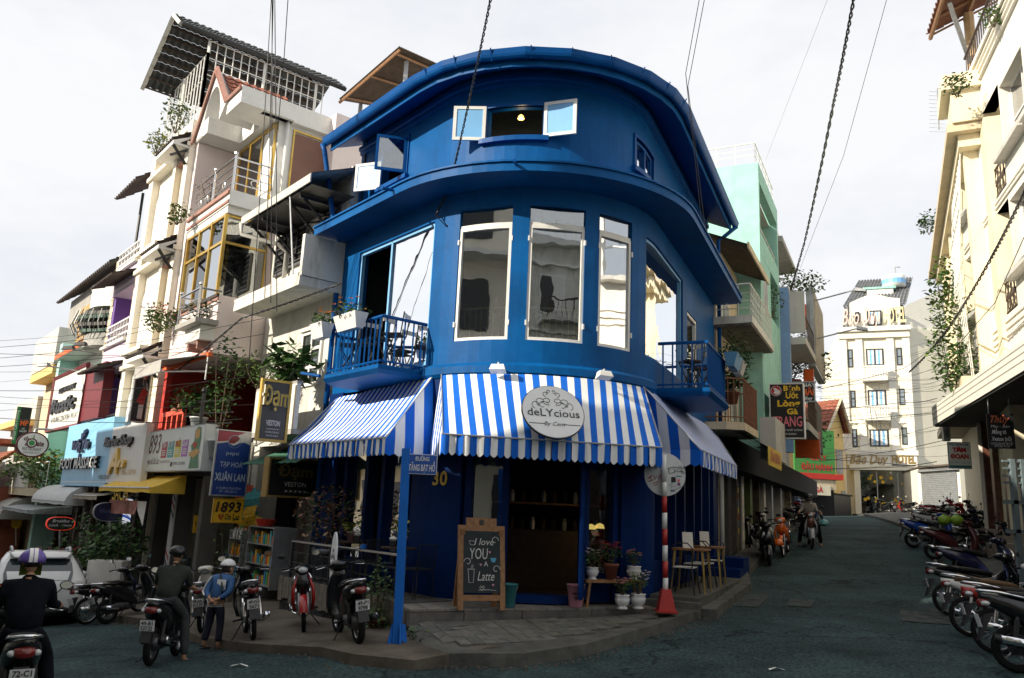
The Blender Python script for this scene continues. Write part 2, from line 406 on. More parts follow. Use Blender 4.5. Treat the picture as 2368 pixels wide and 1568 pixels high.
ss3=[-14,-8,-4,0,4,8,12,18,24,32]
sheet('pavement',[FX.w(s,-.4,0)[:2] for s in ss3],[FX.w(s,1.5,0)[:2] for s in ss3],.2,.12,m_conc,5)
# tiled apron in front of the cafe door: rough cement bed with single tiles on it
kin=[(-1.3,11.9),(-.9,11.85),(0,12.15),(.9,12.6),(1.8,13.05),(2.6,13.5),(3.3,14.4)]
kout=[(-1.15,11.1),(-.62,10.35),(.3,10.55),(1.2,11.2),(2.35,12.35),(3.1,13.3),(3.75,14.5)]
zin=lambda p: .70+.02*(p[0])+.012
apron=sheet('pavement',kin,kout,0,.13,m_conc,6,.35,zi=zin,zo=lambda p: gz(*p)+.15)
def apz(x,y):
 best=9e9;zz=0
 for i in range(len(kin)-1):
  for ti in range(7):
   f=ti/6;a=[kin[i][k]*(1-f)+kin[i+1][k]*f for k in (0,1)];b=[kout[i][k]*(1-f)+kout[i+1][k]*f for k in (0,1)]
   za,zb=zin(a),gz(*b)+.15
   for tj in range(9):
    g=tj/8;q=(a[0]+(b[0]-a[0])*g,a[1]+(b[1]-a[1])*g);d=(q[0]-x)**2+(q[1]-y)**2
    if d < best: best=d;zz=za*(1-g)+zb*g
 return zz
def inside(p,poly):
 c=False
 for i in range(len(poly)):
  a,b=poly[i],poly[i-1]
  if (a[1] > p[1]) !=(b[1] > p[1]) and p[0] < (b[0]-a[0])*(p[1]-a[1])/(b[1]-a[1])+a[0]: c=not c
 return c
kmid=[(a[0]*.22+b[0]*.78,a[1]*.22+b[1]*.78) for a,b in zip(kin,kout)]
pol=kin+kmid[::-1];ua=Vector((.912,.41,0));va=Vector((-.41,.912,0));ts=.175
for i in range(-16,32):
 for j in range(-22,14):
  c=Vector((0,12,0))+ua*(i*ts)+va*(j*ts)
  cs=[c+ua*(a*ts*.48)+va*(b*ts*.48) for a,b in ((-1,-1),(1,-1),(1,1),(-1,1))]
  if all(inside((q.x,q.y),pol) for q in cs):
   zt=[apz(q.x,q.y)+.018 for q in cs];dz=rnd.uniform(-.003,.004)
   mb=MB();mb.hexa([(q.x,q.y,z-.02) for q,z in zip(cs,zt)],[(q.x,q.y,z+dz) for q,z in zip(cs,zt)])
   mb.build('paving_tile',rnd.choice(m_tile),apron)
# worn crossing paint
def paint(px,w,l,az):
 a=R(az);f=Vector((math.sin(a),math.cos(a),0));s=Vector((math.cos(a),-math.sin(a),0));mb=MB()
 n=5;g=[]
 for i in range(n+1):
  row=[]
  for j in range(3):
   q=px+f*((i/n-.5)*l)+s*((j/2-.5)*w);row.append((q.x,q.y,gz(q.x,q.y)+.012))
  g.append(row)
 mb.loft(g,0,False,False);o=mb.build('road_marking',m_worn,None);o['kind']='structure'
m_worn=mat('worn_road_paint',(.062,.072,.07),.9,.6,6,dirt=1,dirtcol=(.026,.038,.041),spec=.1)
for (px,py,w,l) in ((1735,1385,.5,2.0),(1850,1392,.45,1.0),(2130,1350,.7,1.4),(2185,1425,.4,1.5)):
 q=onz(px,py,gz(*at(px,py,15)[:2]));q=onz(px,py,gz(q.x,q.y));paint(Vector((q.x,q.y,0)),w,l,24)
# litter on the road
for k,(px,py) in enumerate(((1797,1541),(1085*.508+1,1541))):
 q=onz(px,py,.42);q=onz(px,py,gz(q.x,q.y));z=gz(q.x,q.y)
 mb=MB();mb.loft([[(q.x-.1,q.y-.02,z+.012),(q.x,q.y+.03,z+.035),(q.x+.1,q.y+.01,z+.012)],[(q.x-.09,q.y+.05,z+.015),(q.x,q.y+.08,z+.03),(q.x+.09,q.y+.06,z+.014)]],0,False,False)
 solo('paper_scrap',mb,m_white,('crumpled white scrap of paper on the asphalt towards the middle of the road','white scrap of paper on the asphalt below the riders at left')[k],'litter',(q.x,q.y,z))
# grit and rubble washed against the kerbs
mb=MB();rk=random.Random(5)
for k in range(420):
 if k < 260: i=rk.randrange(len(kout)-1);t_=rk.random();a,b=kout[i],kout[i+1];x,y=a[0]+(b[0]-a[0])*t_,a[1]+(b[1]-a[1])*t_;x +=abs(rk.gauss(0,.12))+.03;y -=abs(rk.gauss(0,.10))+.03
 else: s_=rk.uniform(-3,8);v=FL.w(s_,kd(s_)+abs(rk.gauss(0,.15))+.03,0);x,y=v.x,v.y
 z=gz(x,y);r=rk.uniform(.006,.03)*(1.6 if rk.random() < .05 else 1);c=[(x+r*math.cos(q)*rk.uniform(.7,1.2),y+r*math.sin(q)*rk.uniform(.7,1.2)) for q in (0,1.3,2.5,3.8,5)]
 mb.hexa([(u,v,z-.005) for u,v in c],[(x+(u-x)*.6,y+(v-y)*.6,z+r*.9) for u,v in c])
o=mb.build('gravel',m_conc,None);o['kind']='stuff';o['label']='grit and small rubble lying along the kerbs';o['category']='gravel'
# ==== the blue corner cafe
cafe=thing('cafe_building','deep blue corner building with round front, white framed windows and striped awnings','building',(CC.x,CC.y,.85))
US=lambda a,b: sorted(set([a,b]+[u for u in np.linspace(0,ARC,25) if a < u < b]+[u for u in (-3.3,11.58) if a <=u <=b]))
def sweep(name,prof,u0,u1,m,extra=None,parent=cafe,smooth=True,step=None):
 us=US(u0,u1) if step is None else sorted(set([u0,u1]+[u for u in np.linspace(0,ARC,step) if u0 < u < u1]))
 mb=MB(extra);rings=[[ow(u,o,z) for (o,z) in prof] for u in us]
 mb.loft(rings,0,True,True)
 o=mb.build(name,m,parent,False);return o
def wallgrid(name,u0,u1,z0,z1,off,holes,m,depth=.16,parent=cafe):
 us=sorted(set(US(u0,u1)+[h[0] for h in holes]+[h[1] for h in holes]));zs=sorted({z0,z1} | {h[2] for h in holes} | {h[3] for h in holes})
 mb=MB()
 def hole(u,z): return any(h[0] < u < h[1] and h[2] < z < h[3] for h in holes)
 for a,b in zip(us,us[1:]):
  for c,d in zip(zs,zs[1:]):
   if hole((a+b)/2,(c+d)/2): continue
   for o in (off,off-depth): mb.poly([ow(a,o,c),ow(b,o,c),ow(b,o,d),ow(a,o,d)])
 for h in holes:
  hu=[u for u in us if h[0] <=u <=h[1]]
  for a,b in zip(hu,hu[1:]):
   for z in (h[2],h[3]): mb.poly([ow(a,off,z),ow(b,off,z),ow(b,off-depth,z),ow(a,off-depth,z)])
  for u in (h[0],h[1]): mb.poly([ow(u,off,h[2]),ow(u,off,h[3]),ow(u,off-depth,h[3]),ow(u,off-depth,h[2])])
 return mb.build(name,m,parent)
def bar(mb,u0,u1,o0,o1,z0,z1,m=0,seg=None):
 """a bar that follows the wall"""
 us=US(u0,u1) if seg is None else [u0,u1]
 mb.loft([[ow(u,o1,z0),ow(u,o1,z1),ow(u,o0,z1),ow(u,o0,z0)] for u in us],m)
# attic storey
HA=[(1.12,2.25,8.85,9.46),(-2.3,-1.36,8.82,9.64),(4.48,5.56,8.72,9.34)]
wallgrid('attic_wall',-3.3,11.58,7.9,10.22,-.2,HA,m_blue)
sweep('cornice',[(-.2,9.86),(-.15,9.88),(-.15,9.95),(-.11,9.97),(-.11,10.05),(-.2,10.05)],-3.3,11.58,m_bluet)
sweep('soffit',[(-.22,10.2),(.42,9.92),(.42,9.97),(-.22,10.27)],-3.5,11.7,m_bluet,step=15)
sweep('fascia_board',[(.42,9.86),(.45,9.86),(.45,10.08),(.42,10.08)],-3.55,11.75,m_blue,step=13)
gp=[(.455+.085*(1-math.cos(t))*1.0+.0,10.09-.13*math.sin(t)) for t in np.linspace(0,math.pi,9)]
sweep('gutter',[(.455,10.12)]+gp[1:-1]+[(.64,10.13),(.62,10.13),(.6,10.04),(.5,10.04),(.475,10.12)],-3.62,11.85,m_bluet,step=9)
mb=MB()
for u in np.linspace(.3,4.9,9):
 a=out(u,.46);n=onrm(u);mb.tube([a+Vector((0,0,10.14)),a+n*.09+Vector((0,0,9.955)),a+n*.19+Vector((0,0,10.14))],.013,5)
mb.build('gutter_bracket',m_bluet,cafe)
rf=MB();us=sorted(set([-3.62,11.85]+list(np.linspace(0,ARC,9))))
bk=Vector((1.5,24.0,11.6))
for a,b in zip(us,us[1:]):
 pa,pb=ow(a,.45,10.1),ow(b,.45,10.1);ia,ib=pa.lerp(Vector((1.3,19.5,12.0)),.6),pb.lerp(Vector((1.3,19.5,12.0)),.6)
 ia.z=ib.z=10.75;rf.poly([pa,pb,ib,ia]);rf.poly([ia,ib,Vector((1.3,19.5,10.9))])
rf.build('roof',m_rust,cafe)
# ledge between attic and first floor
sweep('ledge',[(.70,7.8),(.70,7.955),(.735,7.955),(.735,7.99),(-.25,8.0),(-.25,7.8)],-3.42,11.58,m_blue)
# first floor wall
HB=[(.77,1.78,5.08,7.46),(2.08,3.07,5.08,7.46),(3.35,4.11,5.08,7.46),(-2.62,.13,4.72,7.4),(4.58,7.54,5.1,7.34),(8.0,9.15,4.62,6.78)]
wallgrid('first_floor_wall',-3.3,11.58,4.45,7.81,0,HB,m_blue,.22)
sweep('moulding',[(.0,4.44),(.07,4.44),(.12,4.5),(.12,4.62),(.05,4.68),(.0,4.69)],.15,4.75,m_blue)
# windows: white casement, transom light over
def casement(u0,u1,z0,zt,z1):
 mb=MB();t=.055
 bar(mb,u0,u1,-.10,-.02,z0,z0+t);bar(mb,u0,u1,-.10,-.02,zt-.06,zt-.002);bar(mb,u0,u1,-.09,-.03,zt+.002,zt+.05)
 bar(mb,u0,u0+t,-.10,-.02,z0+t,zt-.06);bar(mb,u1-t,u1,-.10,-.02,z0+t,zt-.06)
 w=mb.build('window',m_white,cafe)
 g=MB();bar(g,u0+t,u1-t,-.064,-.058,z0+t,zt-.06,seg=1);g.build('pane',m_glass,w)
 g=MB();bar(g,u0+.01,u1-.01,-.064,-.058,zt+.05,z1-.01,seg=1);g.build('transom_pane',m_glass,w)
 for z in (z0+.25,zt-.3):
  for u in (u0-.005,u1+.005): h=MB();bar(h,u-.012,u+.012,-.02,.012,z,z+.09,seg=1);h.build('hinge',m_white,w)
for (u0,u1,z0,z1) in HB[:3]: casement(u0,u1,z0,7.12,z1)
# large left window: open sliding half and glazed half
mb=MB()
for u in (-2.60,-1.40,.08): bar(mb,u-.03,u+.03,-.12,-.04,4.72,7.38)
bar(mb,-2.6,.1,-.12,-.04,7.34,7.4);bar(mb,-2.6,.1,-.12,-.04,4.72,4.8)
w=mb.build('window',m_bluel,cafe);g=MB();bar(g,-1.37,.05,-.085,-.078,4.8,7.34,seg=1);g.build('pane',m_glassb,w)
mb=MB()
for u in (4.60,7.5): bar(mb,u-.02,u+.02,-.12,-.04,5.1,7.32)
bar(mb,4.6,7.5,-.12,-.04,7.28,7.33);bar(mb,4.6,7.5,-.12,-.04,5.1,5.14)
w=mb.build('window',m_bluel,cafe);g=MB();bar(g,4.62,7.48,-.085,-.078,5.14,7.28,seg=1);g.build('pane',m_glassb,w)
mb=MB()
for u in (8.03,9.12): bar(mb,u-.04,u+.04,-.1,-.02,4.62,6.78)
bar(mb,8.07,9.08,-.1,-.02,6.7,6.77);bar(mb,8.07,9.08,-.1,-.02,4.63,4.9)
for z in (5.5,6.1): bar(mb,8.07,9.08,-.08,-.04,z,z+.03)
w=mb.build('balcony_door',m_white,cafe);g=MB();bar(g,8.07,9.08,-.065,-.06,4.9,6.7,seg=1);g.build('pane',m_glass,w)
# attic windows with open shutters
def trim(u0,u1,z0,z1,off,m=m_bluet,t=.07,sill=True):
 mb=MB();bar(mb,u0-t,u1+t,off-.05,off+.035,z1,z1+t);bar(mb,u0-t,u0,off-.05,off+.03,z0,z1);bar(mb,u1,u1+t,off-.05,off+.03,z0,z1)
 if sill: bar(mb,u0-t*1.8,u1+t*1.6,off-.05,off+.09,z0-.09,z0)
 return mb.build('window_trim',m,cafe)
for (u0,u1,z0,z1) in HA: trim(u0,u1,z0,z1,-.2)
def shutter(u,hs,wdt,z0,z1,ang,mf,mp,glassy=False):
 """a sash hinged at u, swung out; hs -1 = hinged on the left jamb"""
 p=ow(u,-.17,0);n=onrm(u);t=(out(u+.01)-out(u-.01)).normalized()
 a=R(ang);dv=(t*(hs*math.cos(a))+n*math.sin(a)).normalized();nn=dv.cross(Vector((0,0,1)))
 f=lambda x,y,z: p+dv*x+nn*y+Vector((0,0,z));k=.06;mb=MB(f)
 mb.box(0,wdt,-.02,.02,z0,z0+k);mb.box(0,wdt,-.02,.02,z1-k,z1);mb.box(0,k,-.02,.02,z0+k,z1-k);mb.box(wdt-k,wdt,-.02,.02,z0+k,z1-k)
 s=mb.build('sash',mf,cafe);g=MB(f);g.box(k,wdt-k,-.008,.008,z0+k,z1-k);g.build('pane',mp,s)
shutter(1.10,-1,.60,8.83,9.50,22,m_white,m_bluel);shutter(2.27,1,.60,8.83,9.50,20,m_white,m_bluel)
shutter(-2.33,-1,.62,8.80,9.42,30,m_white,m_bluel);shutter(-1.34,-1,.62,8.86,9.62,62,m_bluet,m_glass)
mb=MB();bar(mb,4.52,4.6,-.28,-.22,8.74,9.32);bar(mb,5.46,5.54,-.28,-.22,8.74,9.32);bar(mb,4.98,5.06,-.28,-.22,8.74,9.32);bar(mb,4.6,5.46,-.28,-.22,8.74,8.8);bar(mb,4.6,5.46,-.28,-.22,9.26,9.32)
w=mb.build('window',m_bluet,cafe);g=MB();bar(g,4.6,5.46,-.255,-.25,8.8,9.26,seg=1);g.build('pane',m_glassb,w)
# pegs and spouts on the ledge
mb=MB()
for u in (-.25,1.9):
 a=out(u,.72);n=onrm(u);mb.tube([a+Vector((0,0,7.9)),a+n*.22+Vector((0,0,7.87))],.03,7)
mb.build('drain_spout',m_bluet,cafe)
# downpipes
mb=MB();n=FL.n;a=FL.w(3.25,.1,0)
mb.tube([FL.w(3.62,.62,10.0),FL.w(3.6,.56,9.85),FL.w(3.5,.2,8.1),FL.w(3.42,.06,7.7),FL.w(3.36,.08,1.0)],.055,8)
for z in (6.6,5.4,3.9): mb.box  # brackets below
mb.build('downpipe',m_bluet,cafe,True)
mb=MB();mb.tube([FR.w(6.55,.6,10.0),FR.w(6.5,.3,9.75),FR.w(6.45,.12,9.6),FR.w(6.45,.12,4.0)],.055,8);mb.build('downpipe',m_bluet,cafe,True)
mb=MB();mb.tube([FR.w(6.5,.12,4.2),FR.w(6.5,.12,1.0)],.06,8);mb.build('downpipe',m_white,cafe,True)
# ground floor: columns, door bay, shop windows
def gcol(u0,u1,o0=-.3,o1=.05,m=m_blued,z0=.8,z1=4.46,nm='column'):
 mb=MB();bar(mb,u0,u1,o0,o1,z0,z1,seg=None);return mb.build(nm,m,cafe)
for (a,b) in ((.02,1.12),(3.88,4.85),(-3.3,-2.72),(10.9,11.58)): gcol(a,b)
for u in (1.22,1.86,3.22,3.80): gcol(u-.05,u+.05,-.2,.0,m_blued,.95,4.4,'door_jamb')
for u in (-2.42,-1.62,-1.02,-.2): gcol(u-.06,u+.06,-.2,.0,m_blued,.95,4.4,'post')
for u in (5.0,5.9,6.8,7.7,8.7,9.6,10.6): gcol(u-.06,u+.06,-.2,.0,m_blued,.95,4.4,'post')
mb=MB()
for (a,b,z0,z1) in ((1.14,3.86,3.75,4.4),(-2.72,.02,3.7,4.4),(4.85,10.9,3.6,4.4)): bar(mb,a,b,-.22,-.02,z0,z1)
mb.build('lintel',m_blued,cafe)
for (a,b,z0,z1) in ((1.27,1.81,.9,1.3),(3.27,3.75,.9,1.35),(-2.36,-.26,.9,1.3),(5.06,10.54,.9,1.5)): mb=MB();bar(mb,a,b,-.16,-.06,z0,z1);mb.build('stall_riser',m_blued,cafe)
for (a,b) in ((1.27,1.81),(3.27,3.75),(-2.36,-1.68),(-.96,-.26),(5.06,5.84),(5.96,6.74),(6.86,7.64),(7.76,8.64),(8.76,9.54),(9.66,10.54)):
 g=MB();bar(g,a,b,-.115,-.108,1.3,3.74,seg=1);g.build('shop_pane',m_glassd,cafe)
# door leaf folded inward/outward on the right jamb
p=out(3.19,-.02);n=onrm(3.2);t=(out(3.21)-out(3.19)).normalized();dv=(n*.86-t*.5).normalized()
f=lambda x,y,z: p+dv*x+dv.cross(Vector((0,0,1)))*y+Vector((0,0,z));mb=MB(f)
mb.box(0,.62,-.025,.025,1.0,3.7)
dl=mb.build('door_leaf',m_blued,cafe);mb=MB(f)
for x in (.05,.31,.57): mb.box(x-.03,x+.03,-.04,.04,1.02,3.68)
for z in (1.1,2.3,3.55): mb.box(.08,.54,-.036,.036,z,z+.12)
mb.build('door_rail',m_blued,dl)
mb=MB();bar(mb,1.91,3.17,-.3,.02,.88,1.0);mb.build('threshold',m_blued,cafe)
# floors, ceiling and rear wall inside
def slabpoly(name,z0,z1,m,off=-.2):
 mb=MB();us=US(-3.2,11.4);pts=[ow(u,off,0) for u in us];mb.prism([(q.x,q.y) for q in pts],z0,z1);return mb.build(name,m,cafe)
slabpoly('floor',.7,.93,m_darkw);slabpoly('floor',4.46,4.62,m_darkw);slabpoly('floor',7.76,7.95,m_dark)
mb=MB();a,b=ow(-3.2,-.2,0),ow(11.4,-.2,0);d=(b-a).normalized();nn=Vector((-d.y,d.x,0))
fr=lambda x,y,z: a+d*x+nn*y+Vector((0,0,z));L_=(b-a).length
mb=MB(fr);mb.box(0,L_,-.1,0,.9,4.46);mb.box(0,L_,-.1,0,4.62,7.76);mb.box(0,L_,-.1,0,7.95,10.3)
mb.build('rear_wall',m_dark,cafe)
# brass guard rails behind the first floor windows
for (u0,u1) in ((.8,1.75),(2.1,3.05),(3.38,4.08)):
 mb=MB();bar(mb,u0,u1,-.21,-.17,5.66,5.70)
 for u in np.linspace(u0+.06,u1-.06,8):
  q=out(u,-.19);mb.box(q.x-.009,q.x+.009,q.y-.009,q.y+.009,5.08,5.66)
 mb.build('guard_rail',mat('pale_brass_rail',(.62,.45,.2),.4,.1,6),cafe)
mb=MB();
for u in (.78,2.08,3.36): pass
# house number
u=.72;text('30',ow(u,.056,2.64),(out(u+.02)-out(u-.02)),onrm(u),m_gold,cafe,h=.23,ex=.012,bold=.02,name='house_number')
# pendant lamps in the shop
for (u,o,z) in ((1.52,-.7,3.0),(-.7,-.9,3.0)):
 q=out(u,o);t=thing('pendant_lamp','white cone pendant lamp behind the %s' % ('glass left of the cafe door' if u > 0 else 'side window by the terrace'),'lamp',(q.x,q.y,z))
 mb=MB();mb.lathe((q.x,q.y,z),[(.02,.16),(.04,.12),(.19,0),(.185,-.005),(.03,.1)],14);mb.build('lamp_shade',m_white,t)
 mb=MB();mb.tube([(q.x,q.y,z+.15),(q.x,q.y,4.44)],.006,4);mb.build('cord',m_black,t)
# balconies
def balcony(fac,s0,s1,d1,zb,zr,lbl,rounded=None):
 b=thing('balcony',lbl,'balcony',fac.w((s0+s1)/2,0,zb));F=fac.w;c=.35
 def ring(e): return [F(s0-e,.0,0),F(s0-e,d1+e,0),F(s1-c,d1+e,0),F(s1+e,d1-c,0),F(s1+e,.0,0)]
 r1=ring(.06);r0=ring(-.02)
 mb=MB();mb.hexa([(q.x,q.y,zb) for q in r0],[(q.x,q.y,zb+.07) for q in r1]);mb.hexa([(q.x,q.y,zb+.072) for q in ring(.02)],[(q.x,q.y,zb+.15) for q in ring(.03)])
 mb.build('slab',m_blue,b)
 pl=[q for q in ring(-.03)];mb=MB()
 mb.tube([(q.x,q.y,zr) for q in pl],.032,6);mb.tube([(q.x,q.y,zb+.22) for q in pl],.02,5);mb.build('handrail',m_bluet,b)
 for a,e in zip(pl,pl[1:]):
  n=max(1,int((e-a).length/.155))
  for k in range(n):
   q=a.lerp(e,(k+.5)/n);mb=MB();mb.box(q.x-.013,q.x+.013,q.y-.013,q.y+.013,zb+.15,zr);mb.build('baluster',m_bluet,b)
 return b
balcony(FL,-.12,2.15,.93,4.45,5.45,'blue iron balcony with two planters under the left sliding window')
balcony(FR,.05,2.5,.93,4.45,5.45,'blue iron balcony with dark stools on the side of the cafe facing the hotel')
mb=MB();mb.tube([FL.w(2.1,.9,4.62),FL.w(2.7,1.0,4.72)],.03,6);mb.build('overflow_pipe',m_bluet,cafe)
# ==== awnings
m_awb=mat('awning_blue',(.008,.13,.62),.75,.08,6,spec=.2);m_aww=mat('awning_white',(.80,.82,.83),.75,.05,4,spec=.2,dirt=.15,dirtcol=(.5,.5,.5))
def awning(name,label,wallpts,barpts,wing,nst,zv,sag=0.,wf=None):
 """wallpts/barpts: (left,right) 3D at the wall and at the front bar; stripes run down the slope"""
 W0,W1=[Vector(p) for p in wallpts];B0,B1=[Vector(p) for p in barpts]
 t=thing(name,label,'awning',(W0+W1)/2);mats=[m_awb,m_aww]
 dn=((B1-B0).cross(Vector((0,0,1)))).normalized()
 if dn.dot(B0-W0) < 0: dn=-dn
 mb=MB();ns=10
 def surf(f,g):
  p=(wf(f) if wf else W0.lerp(W1,f)).lerp(B0.lerp(B1,f),g);s=math.sin(math.pi*g)*(sag*(.4+.6*math.sin(math.pi*f)))
  return p+Vector((0,0,-s+.012*math.sin(f*19+g*7)*sag*8))
 for i in range(nst):
  rows=[[surf((i+q)/nst,g/ns) for q in (0,.5,1)] for g in range(ns+1)]
  mb.loft(rows,i % 2,False,False)
 mb.build('canopy',mats,t,True)
 # scalloped valance along the front bar
 mb=MB();vh=zv
 for i in range(nst):
  top=[B0.lerp(B1,(i+q/4)/nst)+Vector((0,0,.0))+dn*(.012*math.sin(i*2.1+q)) for q in range(5)]
  bot=[p-Vector((0,0,vh+.045*math.sin(math.pi*q/4)))+dn*(.015*math.sin(i*1.7+q*.8)) for q,p in enumerate(top)]
  mb.loft([top,bot],i % 2,False,False)
 mb.build('valance',mats,t,True)
 # end wings
 for e,(w,b) in enumerate(((W0,B0),(W1,B1))):
  k=wing[e]
  if not k: continue
  foot=Vector(k);mb=MB();n=max(3,int((foot-b).length/.17));hgt=lambda f: b.lerp(w,f)
  for i in range(n):
   f0,f1=i/n,(i+1)/n;l0,l1=b.lerp(foot,f0),b.lerp(foot,f1);u0,u1=b.lerp(w,f0),b.lerp(w,f1)
   mb.poly([l0,l1,u1,u0],i % 2)
   top=[l0,l0.lerp(l1,.5),l1];bot=[l0-Vector((0,0,vh)),l0.lerp(l1,.5)-Vector((0,0,vh+.045)),l1-Vector((0,0,vh))]
   mb.loft([top,bot],i % 2,False,False)
  mb.build('side_wing',mats,t)
 fm=MB();fm.tube([B0,B1],.014,5);fm.tube([W0+Vector((0,0,-.01)),B0],.012,5);fm.tube([W1+Vector((0,0,-.01)),B1],.012,5);fm.build('frame',m_zinc,t)
 return t,surf,dn
# front
fb0,fb1=at(1022,1020,11.75),at(1530,1040,12.45);fb0.z=fb1.z=3.34
wf0,wf1=ow(.66,.12,4.5),ow(4.33,.12,4.5)
aw,surf,dn=awning('striped_awning','blue and white striped awning over the cafe door carrying the round name disc',(wf0,wf1),(fb0,fb1),(ow(.45,.05,3.34),ow(4.7,.05,3.34)),33,.26,sag=.02,wf=lambda f: ow(.66+3.67*f,.13,4.47))
# round name disc on the front awning
u_=(fb1-fb0).normalized();c=at(1276.5,957,12.15);sl_=(Vector((u_.y,-u_.x,0))*.5+Vector((0,0,-.87))).normalized();nn=u_.cross(-sl_).normalized()
if nn.y > 0: nn=-nn
dsc=thing('name_disc','round white cafe name disc with scrollwork fixed to the striped awning','sign',c)
mb=MB();Rd=.495
ring=lambda r,h: [c+u_*(r*math.cos(2*math.pi*j/44))-sl_*(r*1.0*math.sin(2*math.pi*j/44))+nn*h for j in range(44)]
mb.loft([ring(Rd,.03),ring(Rd,.06),ring(Rd-.012,.062)]);mb.build('rim',m_letk,dsc)
mb=MB();mb.loft([ring(Rd-.013,.05),ring(Rd-.013,.066)]);mb.build('disc',m_aww,dsc)
up_=-sl_
tp=lambda x,y: c+u_*x+up_*y+nn*.068
text('deLYcious',tp(0,-.10),u_,nn,m_letk,dsc,w=.82,up=up_,bold=.005)
text('By Cent',tp(0,-.27),u_,nn,m_letk,dsc,h=.07,shear=.3,up=up_)
def scroll(parent,tp,s,m,nn):
 mb=MB()
 def curl(x,y,r,a0,tr,sg):
  pts=[]
  for k in range(16):
   f=k/15;a=a0+sg*tr*f;rr=r*(1-.75*f);pts.append(tp(x+rr*math.cos(a),y+rr*math.sin(a)))
  mb.tube(pts,.0065*s,4)
 for sx in (-1,1):
  for (x,y,r,a0,tr,sg) in ((.1,.12,.11,-1.6,6.5,1),(.24,.1,.12,-1.4,6,1),(.34,.02,.11,-1.2,5.5,1),(.12,.3,.07,-1.5,6,1),(.05,.37,.05,-1.6,6,1),(.2,-.0,.13,3.1,5,-1)):
   curl(sx*x*s,y*s,r*s,a0 if sx > 0 else math.pi-a0,tr,sg*sx)
 mb.build('scrollwork',m,parent)
scroll(dsc,lambda x,y: tp(x,y+.1),.75,m_letk,nn)
mb=MB()
for x0,x1 in ((-.4,-.15),(.15,.4)): mb.tube([tp(x0,-.24),tp(x1,-.24)],.006,4)
mb.build('rule',m_letk,dsc)
# left and right
awning('striped_awning','blue and white striped awning sagging under the left balcony beside the street name pole',(FL.w(2.95,.06,4.36),ow(.42,.06,4.5)),(FL.w(3.05,.95,3.34),FL.w(-.55,.95,3.34)),(None,ow(.5,.05,3.34)),40,.24,sag=.10)
awning('striped_awning','narrow blue and white striped awning on the side facing the hotel',(ow(4.42,.08,4.5),FR.w(5.6,.08,4.45)),(FR.w(-.75,.92,3.42),FR.w(3.5,.92,3.42)),(ow(4.75,.05,3.42),None),62,.24,sag=.04)
# flood lamps over the front awning
for k,u in enumerate((1.72,3.3)):
 q=ow(u,.1,4.56);n=onrm(u);tt=n.cross(Vector((0,0,1)))
 t=thing('flood_lamp',('white flood lamp under the blue moulding, left one over the front awning','small white flood lamp over the front awning, to the right above the name disc')[k],'lamp',q)
 f=frame(q+n*.22+Vector((0,0,-.02)),tt,n);mb=MB(f);mb.hexa([(-.13,-.06,-.09),(.13,-.06,-.09),(.13,.1,-.04),(-.13,.1,-.04)],[(-.1,-.05,.03),(.1,-.05,.03),(.1,.06,.05),(-.1,.06,.05)]);mb.build('housing',m_white,t)
 mb=MB();mb.tube([q,q+n*.24+Vector((0,0,.06)),q+n*.24],.012,5);mb.build('bracket',m_white,t)
# ==== platform and terraces
plat=thing('stone_platform','low stone and board platform in front of the cafe door','platform',(.6,12.5,.7))
A_,B_=Vector((-1.26,11.74,0)),Vector((2.45,13.42,0));du=(B_-A_).normalized();dv=Vector((-du.y,du.x,0));PL=(B_-A_).length
f=lambda x,y,z: A_+du*x+dv*y+Vector((0,0,z));n=15
m_stone=mat('kerb_stone',(.12,.115,.105),.85,.35,5,bump=.4,bscale=30,dirt=.7,dirtcol=(.035,.035,.03))
for i in range(n):
 x0,x1=PL*i/n+.006,PL*(i+1)/n-.006;mb=MB(f);mb.box(x0,x1,.03,2.3,.83,.862+rnd.uniform(-.004,.004));mb.build('deck_board',mat('deck_stone',(.2,.185,.16),.85,.3,6,bump=.3,bscale=40,dirt=.6,dirtcol=(.07,.065,.06)),plat)
for a,b in ((0,.82),(.825,1.75),(1.755,2.95),(2.955,PL)):
 mb=MB(f);mb.box(a,b-.01,0,.16,.62,.829+rnd.uniform(-.01,0));mb.build('kerb_stone',m_stone,plat)
mb=MB(f);mb.box(-.02,PL+.0,.165,2.3,.3,.828);mb.build('core',m_stone,plat)
mb=MB(f);mb.box(PL+.005,PL+.16,-.0,1.9,.5,.83);mb.build('kerb_stone',m_stone,plat)
# left terrace
ter=thing('terrace','raised cafe terrace faced with worn planks over black slate beside the parked motorbikes','terrace',FL.w(.5,1,.3))
F=FL.w
mb=MB(F);mb.prism([(-1.3,0),(2.75,0),(2.75,.93),(-1.3,.93)],.2,.88);mb.build('floor',m_conc,ter)
x=-1.32
while x < 2.75:
 w=rnd.uniform(.13,.2);zt=.9+rnd.uniform(-.01,.015);zb=.52+rnd.uniform(-.05,.05)
 mb=MB(F);mb.box(x,min(2.78,x+w-.008),.945,.985+rnd.uniform(0,.012),zb,zt);mb.build('plank',m_plank,ter);x +=w
z=-.1;row=0
while z < .52:
 h=.055;x=-1.3+(row % 2)*.1
 while x < 2.72:
  w=rnd.uniform(.18,.34);mb=MB(F) if True else mb
  mb.box(x,min(2.76,x+w-.006),.92,.945+rnd.uniform(0,.02),z,z+h-.006)
  if F(x,.95,0).y > 0 and row < 11: mb.build('slate',m_slate,ter)
  x +=w
 z +=h;row +=1
